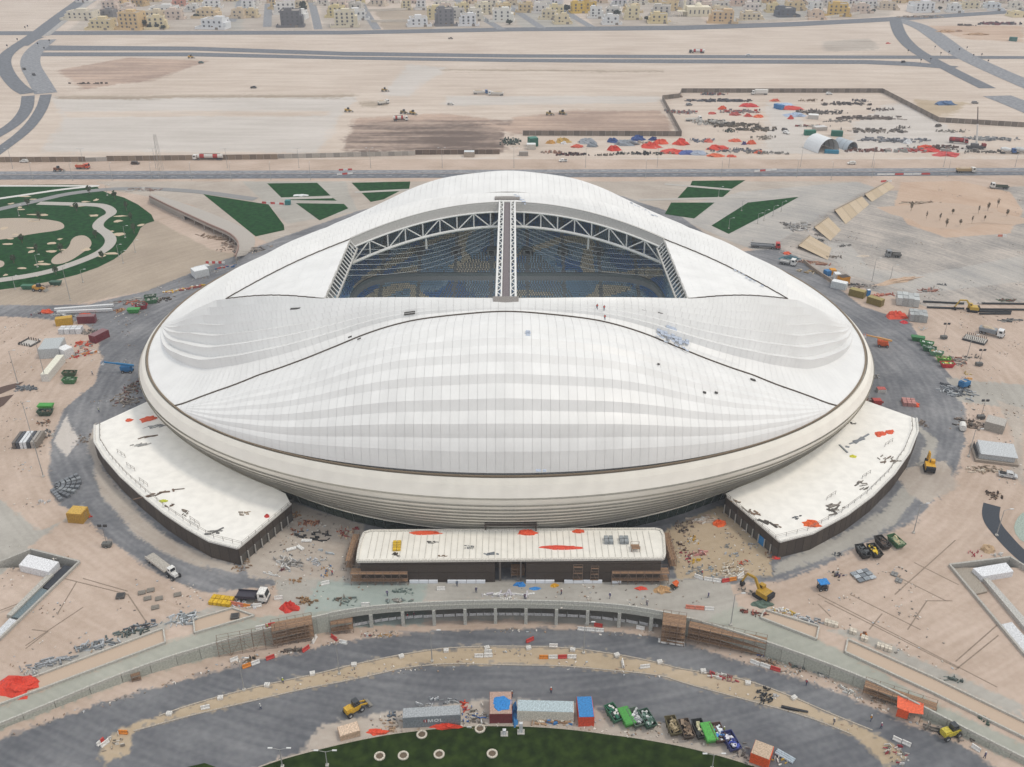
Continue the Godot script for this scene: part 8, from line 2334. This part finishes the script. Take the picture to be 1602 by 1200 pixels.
	hoppers([[1435, 533, -20, "green skip at the head of the row by the ring road", "2f7a42", ["lid"]], [1449, 541, -25, "green skip second in the row with white sacks", "3a8a4a", ["cfd6d0", "4a8a58"]], [1453, 549, -25, "dark green skip in the row with grey load", "356e48", ["a8b0aa", "6b8272"]], [1464, 556, -25, "pale green skip full of white scrap in the row", "6b9a78", ["e2e6e4", "b59a78"]], [1475, 566, -15, "lime green skip touching the red one", "5fa03c", ["a5d070", "8a7a5c"]], [1481, 574, 0, "red skip with yellow load at the row's end", "c92430", ["e6d04a", "efe2c0", "5aa050"]]])
	hoppers([[1349, 868, -80, "black skip with dark load beside a yellow loaded one", "26282a", ["3a3c3e", "55585a"]], [1367, 867, -80, "black skip with bright yellow load", "2b2c2a", ["e6c22a", "3a3a34"]], [1380, 854, -75, "black skip with brown load", "33302e", ["5a4a40", "3a3634"]], [1401, 852, -70, "green skip full of light sacks on the plaza's edge", "3a6a44", ["c9c09a", "8f9a7a", "b5a884"]]])
	# rebar cage on the sand
	o = thing("rebar_cage", px(1525, 533), -38, "dark steel base frame with rows of upright bars", "rebar")
	B(o, "base", Vector3(0, 0.4, 0), Vector3(7.6, 0.7, 4.6), cm("3f4144"))
	B(o, "top_plate", Vector3(0, 0.8, 0), Vector3(7.2, 0.06, 4.2), cm("c2bdb6"))
	for i in 11:
		for z in [-1.7, 1.7]: C(o, "upright_bar", Vector3(-3.2 + i * 0.64, 0.8, z), Vector3(-3.2 + i * 0.64, 2.0, z), 0.12, cm("4a4a4c"), -1, 5)
	truck("grey tipper lorry with white cab on the sand", px(1550, 524), -38, "tipper", "eceef0", "8d949c", 8.5)
	excavator("yellow excavator with arched boom beside black pipes", px(1520, 487), 165, "c9a844")
	for e in [[1444, 473, 1508, 476, "rear"], [1450, 482, 1508, 484, "front"], [1536, 476, 1640, 477, "long"], [1527, 485, 1640, 486, "outer"], [1530, 488, 1582, 489, "short"], [1532, 492, 1581, 492, "nearest"]]:
		var s := span(e[0], e[1], e[2], e[3])
		o = thing("pipeline", s[0], s[1], "%s black pipe run lying beside the yellow excavator" % e[4], "pipe")
		for k in 4: C(o, "pipe_length", Vector3(-s[2] * 0.5 + k * s[2] * 0.25, 0.4, 0), Vector3(-s[2] * 0.5 + (k + 0.985) * s[2] * 0.25, 0.4, 0), 0.4, cm("2f3236"), -1, 8)
	piles([["grey scaffold bundles on the sand beyond the lorry", 1578, 502, 4, 1.5, ["55585a", "77797a", "a8a5a0"], 22, 0], ["green shrubs and crates by the dirt mound", 1577, 470, 4, 1.2, ["5c6a58", "6f7a68", "8a5a50"], 20, 0], ["small hut parts by the excavator", 1535, 475, 2, 1, ["8a8d90", "b5b0aa"], 8, 0], ["junk strip beside the red skip", 1495, 565, 4, 3, ["8d8680", "a5705c", "b8b2aa"], 34, -30], ["grey cable drums at the sandy lane", 1510, 560, 2, 1.2, ["6f6c69", "8f8b87"], 10, 0],
		["white bags by the wrapped stack", 1445, 515, 1.6, 1.6, ["e6e6e4", "c9c9c6"], 10, 0], ["blue grey steel bundles by the side lane", 1495, 612, 5, 4, ["7d8288", "9aa0a6", "5c6066", "b8bcc0"], 50, -35], ["timber and tubes around the white tank", 1518, 664, 4, 3, ["7a6a5e", "958578", "55504c"], 36, -30], ["small debris field before the grey roofed hut", 1540, 735, 4.5, 2, ["d9cdbc", "b5a28c", "8a7a6a"], 34, 0], ["timber frames round the dark channel's head", 1553, 776, 2.2, 2.2, ["5a4a3e", "8a7260", "3c342e"], 22, 0],
		["tangled cream sacks by the sandy lane", 1512, 585, 1.8, 1, ["dcc48a", "c9b078"], 8, 0], ["wire and sheets by the shell's right foot", 1368, 590, 1.5, 2.2, ["a8a39d", "c9c5c0", "8f8a84"], 18, -40], ["rusty formwork at the podium's rear corner", 1365, 628, 3, 2.2, ["a5504a", "8a6a60", "c9b8aa"], 20, -10], ["grey rebar bundle near the mound", 1530, 560, 1.2, 3, ["6b6864", "85807a"], 8, 30], ["scaffold pile at the podium's outer corner", 1443, 662, 1.6, 2.6, ["8a7a70", "a5978c"], 16, 0]])
	stack("pink and orange brick pallets on the asphalt by the podium", "bricks", px(1421, 632), -10, 3, 3, 1, Vector3(1.2, 1.3, 1.1), "c98f88", "brick_pallets")
	heap("tarpaulin", "orange sheets beside the pink brick pallets", "tarpaulin", px(1431, 634), 1.6, 1.4, 1.0, cm("e85a30"))
	container("small red roofed tool cart by the shell's right foot", "cart", 1373, 615, 1386, 615, 2, 1.2, "d9d5cf", "c2584e", "tool_cart")
	container("small red machine box near the podium's rear corner", "machine", 1366, 634, 1379, 634, 2, 1.5, "c24a42", "", "machine_box")
	boom_lift("small blue scissor platform parked beyond brick pallets", px(1508, 606), 30, "2f7ab0", 3.5)
	container("plain grey block hut by the curving light track", "hut", 1538, 672, 1568, 680, 5, 2.8, "a8a39c", "b9b4ad", "site_hut")
	var s3 := span(1533, 722, 1580, 730)
	o = thing("roofed_store", px(1558, 724), -14, "low store with slanted pale grey roof on concrete plinth", "store")
	B(o, "plinth", Vector3(0, 0.4, -3.5), Vector3(11.5, 0.8, 9.0), cm("a09488"))
	B(o, "wall", Vector3(0, 1.6, -3.2), Vector3(9.4, 1.8, 6.4), cm("b9bcbd"))
	B(o, "roof", Vector3(0.4, 2.7, -3.2), Vector3(9.8, 0.2, 7.0), cm("c6cacd"), Vector3(4, 0, 0))
	for k in 9: B(o, "rail_post", Vector3(-5.2, 1.6, -6.6 + k * 0.8), Vector3(0.15, 1.6, 0.3), cm("4f5358"))
	o = thing("water_tank", px(1505, 672), 70, "white cylindrical water tank lying by timber and tubes", "tank")
	C(o, "tank", Vector3(-1.4, 1.2, 0), Vector3(1.4, 1.2, 0), 1.0, cm("eceae6"), -1, 12)
	for x in [-0.9, 0.9]: B(o, "saddle", Vector3(x, 0.25, 0), Vector3(0.3, 0.5, 1.6), cm("6b6864"))
	car("silver pickup behind the low roofed store", px(1576, 746), -20, "c9cbcc", true)
	excavator("yellow excavator on asphalt beside the right podium", px(1453, 735), 75, "dba51e", 0.6)
	excavator("dark yellow excavator with raised arm in front of the right court", px(1192, 934), 130, "b58e24", 0.9)
	heap("tarpaulin", "green netting heap beside the dark yellow excavator", "tarpaulin", px(1192, 946), 2.8, 1.2, 1.0, cm("5f7468"))
	o = thing("canopy_machine", px(1286, 922), 10, "small machine under a bright blue canopy", "machine")
	B(o, "canopy", Vector3(0, 2.3, 0), Vector3(2.4, 0.2, 2.0), cm("2a86cf"))
	for x in [-1.0, 1.0]:
		for z in [-0.8, 0.8]: C(o, "post", Vector3(x, 0.6, z), Vector3(x, 2.3, z), 0.06, cm("44474a"), -1, 5)
	B(o, "body", Vector3(0, 0.9, 0), Vector3(2.0, 0.9, 1.2), cm("3f4246"))
	for x in [-0.7, 0.7]:
		for s in [-1, 1]: wheel(o, Vector3(x, 0.4, s * 0.7), 0.4, 0.25)
	o = thing("panel_pallets", px(1350, 902), 20, "grey glazed panels laid flat on pallets", "panels")
	for i in 3:
		for j in 3: B(o, "panel", Vector3((i - 1) * 1.7, 0.4 + 0.1 * ((i + j) % 2), (j - 1) * 1.3), Vector3(1.5, 0.25, 1.1), cm(["8f979e", "b3bac0", "767d84"][(i + j) % 3], 0.3))
	for k in 2: B(o, "pallet", Vector3(0, 0.12, (k - 0.5) * 2), Vector3(5.0, 0.2, 0.8), cm("7a6a5a"))
	for e in [[1399, 899], [1406, 909]]:
		stack("small grey crate on the pink plaza ground", "crate", px(e[0], e[1]), -35, 2, 2, 1, Vector3(0.7, 0.4, 0.7), "8f8f8e", "crate", "small plaza crates")
	for e in [[1295, 976], [1305, 979], [1334, 990], [1352, 1001], [1377, 1013], [1389, 1017]]:
		stack("cream block pallet beside the long right planter", "pallet", px(e[0], e[1]), -25, 2, 2, 1, Vector3(0.7, 0.9, 0.6), "e2d8c8", "block_pallet", "cream pallets by the right planter")
	piles([["white foam panels along the small right planter", 1225, 957, 3.4, 0.9, ["efefed", "d9d6cf", "c9a84a"], 18, -20], ["white sheets and grey duct at the planter's corner", 1262, 970, 3.4, 1.4, ["e6e8ea", "b5b9bc", "9a9d9f"], 18, -22], ["orange sack beside a cream pallet", 1352, 995, 1.2, 0.8, ["d9853a", "8a6a5a"], 6, 0], ["purple and black drums on the plaza", 1312, 900, 2, 1, ["5a4a6b", "2f2f32", "b8b8b8"], 10, 0], ["red pipes beside the sand pit at the right pit", 1525, 868, 1.4, 1.6, ["b03a48", "c25560"], 8, 60], ["white cement bags beside the right pit", 1560, 868, 1.6, 1.0, ["e6e6e4", "cfcfcc"], 8, 0], ["dark pallets before the right planter wall", 1490, 1063, 2.4, 0.8, ["55605c", "6f7a76"], 10, -25],
		["green crates in the right planter", 1540, 1128, 1.6, 1.0, ["4a5f54", "5c7266"], 8, -25], ["dark frame lying on the plaza by the right podium", 1311, 868, 1.2, 0.8, ["55585c", "7a7d80"], 6, 0], ["long rubble strip by the excavator's tracks", 1165, 925, 2.0, 0.8, ["8a857e", "a8a29a"], 10, -30]])
	heap("sand_heap", "tan sand heap ringed by red pipes near the right pit", "sand", px(1545, 860), 2.2, 1.6, 1.2, cm("c2a684"))
	# dirt mound with scrub and tall posts
	heap("dirt_mound", "broad pinkish dirt mound with scrub beyond the churned ground", "mound", px(1500, 335), 34, 20, 1.4, cm("c2aa96"))
	var k := 0
	for e in [[1425, 330], [1449, 342], [1490, 335], [1530, 335], [1545, 330], [1560, 325], [1502, 352], [1520, 350], [1540, 345], [1575, 338], [1480, 355], [1470, 345]]:
		k += 1
		tree("thin dark sapling on the dirt mound", px(e[0], e[1], 1.0), rng.randf_range(2.5, 5.0), rng.randf_range(0.8, 1.6), "6f6652", "mound saplings", 0.55)
	truck("dark green crane lorry parked behind the dirt mound", px(1563, 295), 170, "flat", "e2e2de", "4a5448", 9.0)
	piles([["scattered stone and timber at the mound's rim", 1440, 318, 10, 3, ["a8937e", "8d7a68", "c9b8a4"], 30, 0]])
	barriers("# plastic barrier on the track below the dirt mound", "barriers below the mound", 1561, 370, 1575, 370, ["d9826a", "e9e7e3"])
	barriers("# plastic barrier at the service road's highway end", "barriers at highway end", 1378, 285, 1395, 284, ["c8403a", "e9e7e3"])

func site_people():
	var list := [
		[419, 985, "c9d84a", "standing beside the white barrier above the rusty scaffold"], [443, 1069, "d8e04c", "walking along the tan median beside white blocks"], [408, 1110, "e4e6e0", "crossing the asphalt with white shirt"], [862, 1084, "e2622c", "walking on asphalt behind the cream cabin"], [801, 1090, "c97a44", "standing at the blue tarpaulin container"],
		[715, 917, "7a8a99", "bending on the forecourt by the wrapped sills"], [745, 927, "6a5a78", "standing near the white board row"], [821, 937, "8a6a78", "by the bridge parapet beside the white duct"], [878, 930, "a86a5a", "walking over the forecourt towards the mixer"], [954, 936, "5a4a8a", "standing by the wet streak on the forecourt"],
		[606, 932, "8a7a9a", "standing on the teal membrane"], [638, 968, "c83a34", "by the bridge columns in red"], [648, 966, "8a3a3a", "by the bridge columns beside a workmate"], [1132, 1146, "c9d84a", "standing among the skips in a yellow vest"], [1362, 1128, "e6a22c", "walking by the orange shelter in amber vest"], [1378, 1140, "b86a7a", "walking behind the amber vested worker"],
		[1261, 1072, "c85a5a", "beside the pale patch under the retaining wall"], [967, 492, "e2522c", "INVALID"], [155, 645, "e2e8c8", "standing on the asphalt by the podium's rear corner"], [145, 587, "d0d4d8", "crossing the asphalt near the green skips"], [1098, 900, "d86a5a", "by the entrance scaffold near the mixer"], [1540, 1186, "7a6a8a", "on the lower road by the right wall"],
		[1012, 947, "b8a8a0", "at the bridge parapet in pale clothes"], [520, 900, "d83a44", "in red near the teal membrane"], [1108, 935, "8a7aa0", "standing on plaza by the row of pink barriers"], [1304, 1133, "8a8078", "walking on the lower road near the island"],
	]
	for e in list:
		if e[3] == "INVALID": continue
		person("site worker " + e[3], e[0], e[1], e[2], rng.randf_range(0, 360))
	# roofers on the stadium shell
	for e in [[945, 486, 44.2, "standing on the white roof rim beside the opening"], [934, 484, 44.2, "kneeling near the roof opening in orange"], [946, 501, 43.6, "standing beside the dark arch seam"]]:
		person("roofer in orange " + e[3], 0, 0, "e2562c", 0, px(e[0], e[1], e[2]), "roofers")

func site_debris():
	# small stones, offcuts and litter that nobody could count
	var areas := [[[0, 495, 150, 500, 150, 600, 90, 680, 80, 780, 0, 800], 420], [[150, 490, 230, 470, 215, 640, 140, 640], 160], [[390, 790, 560, 815, 556, 905, 385, 915], 420], [[1045, 830, 1130, 790, 1210, 870, 1200, 912, 1060, 910], 420], [[430, 912, 1140, 912, 1120, 950, 800, 936, 480, 962], 260],
		[[1380, 440, 1602, 440, 1602, 640, 1500, 600, 1440, 520], 380], [[1490, 600, 1602, 620, 1602, 780, 1500, 790], 320], [[0, 850, 300, 920, 300, 965, 0, 1080], 260], [[1200, 930, 1400, 860, 1500, 1040, 1602, 1110, 1340, 995], 260], [[1170, 380, 1300, 330, 1400, 400, 1440, 470, 1330, 440], 320], [[200, 470, 380, 395, 385, 405, 240, 475], 160],
		[[1400, 290, 1602, 290, 1602, 400, 1400, 380], 260]]
	var low := [[[0, 1150, 370, 1030, 530, 1000, 540, 1006, 370, 1042, 0, 1158], 160], [[560, 985, 1030, 985, 1019, 996, 800, 983, 560, 1000], 120], [[1070, 1010, 1210, 1030, 1400, 1090, 1500, 1150, 1480, 1155, 1264, 1066, 1090, 1014], 240], [[250, 1122, 560, 1042, 800, 1015, 1062, 1050, 1365, 1146, 1360, 1155, 1062, 1064, 800, 1039, 560, 1060, 250, 1126], 200], [[500, 1140, 640, 1110, 1000, 1120, 1180, 1180, 1062, 1162, 867, 1136, 631, 1143], 300]]
	var places := []
	var cols := []
	var pal := ["8d857c", "b5aba0", "7b756f", "c9c2b8", "8a7666", "d0cbc4", "9a8470", "6f6b66", "a5a9ac"]
	for g in 2:
		for a in [areas, low][g]:
			var p: PackedVector2Array = pp(a[0]) if g == 0 else ppl(a[0])
			var box := Rect2(p[0], Vector2.ZERO)
			for v in p: box = box.expand(v)
			var n := 0
			var tries := 0
			while n < a[1] * (0.45 if g == 0 else 0.7) and tries < 20000:
				tries += 1
				var q := Vector2(rng.randf_range(box.position.x, box.end.x), rng.randf_range(box.position.y, box.end.y))
				if not Geometry2D.is_point_in_polygon(q, p): continue
				# litter gathers in clumps
				var c := rng.randi_range(2, 9)
				for k in c:
					var w := q + Vector2(rng.randfn() * 1.4, rng.randfn() * 1.4)
					var s := Vector3(rng.randf_range(0.1, 0.6), rng.randf_range(0.05, 0.25), rng.randf_range(0.08, 0.35))
					if g == 1 and not Geometry2D.is_point_in_polygon(w, p): continue
					places.append(Transform3D(Basis(Vector3.UP, rng.randf() * TAU).scaled_local(s), Vector3(w.x, (hl(w.x) if g == 1 else 0.0) + s.y * 0.5, w.y)))
					cols.append(Color(pal[rng.randi() % pal.size()]).srgb_to_linear())
					n += 1
	var mm := MultiMesh.new()
	mm.transform_format = MultiMesh.TRANSFORM_3D; mm.use_colors = true
	var b := BoxMesh.new(); b.size = Vector3.ONE
	mm.mesh = b
	mm.instance_count = places.size()
	for i in places.size():
		mm.set_instance_transform(i, places[i]); mm.set_instance_color(i, cols[i])
	var mi := MultiMeshInstance3D.new()
	var m := StandardMaterial3D.new(); m.vertex_color_use_as_albedo = true; m.roughness = 0.9
	mi.multimesh = mm; mi.material_override = m; mi.name = "site_debris"
	add_child(mi)
	tag(mi, "small stones, offcuts and litter strewn over the building site", "debris", "", "stuff")
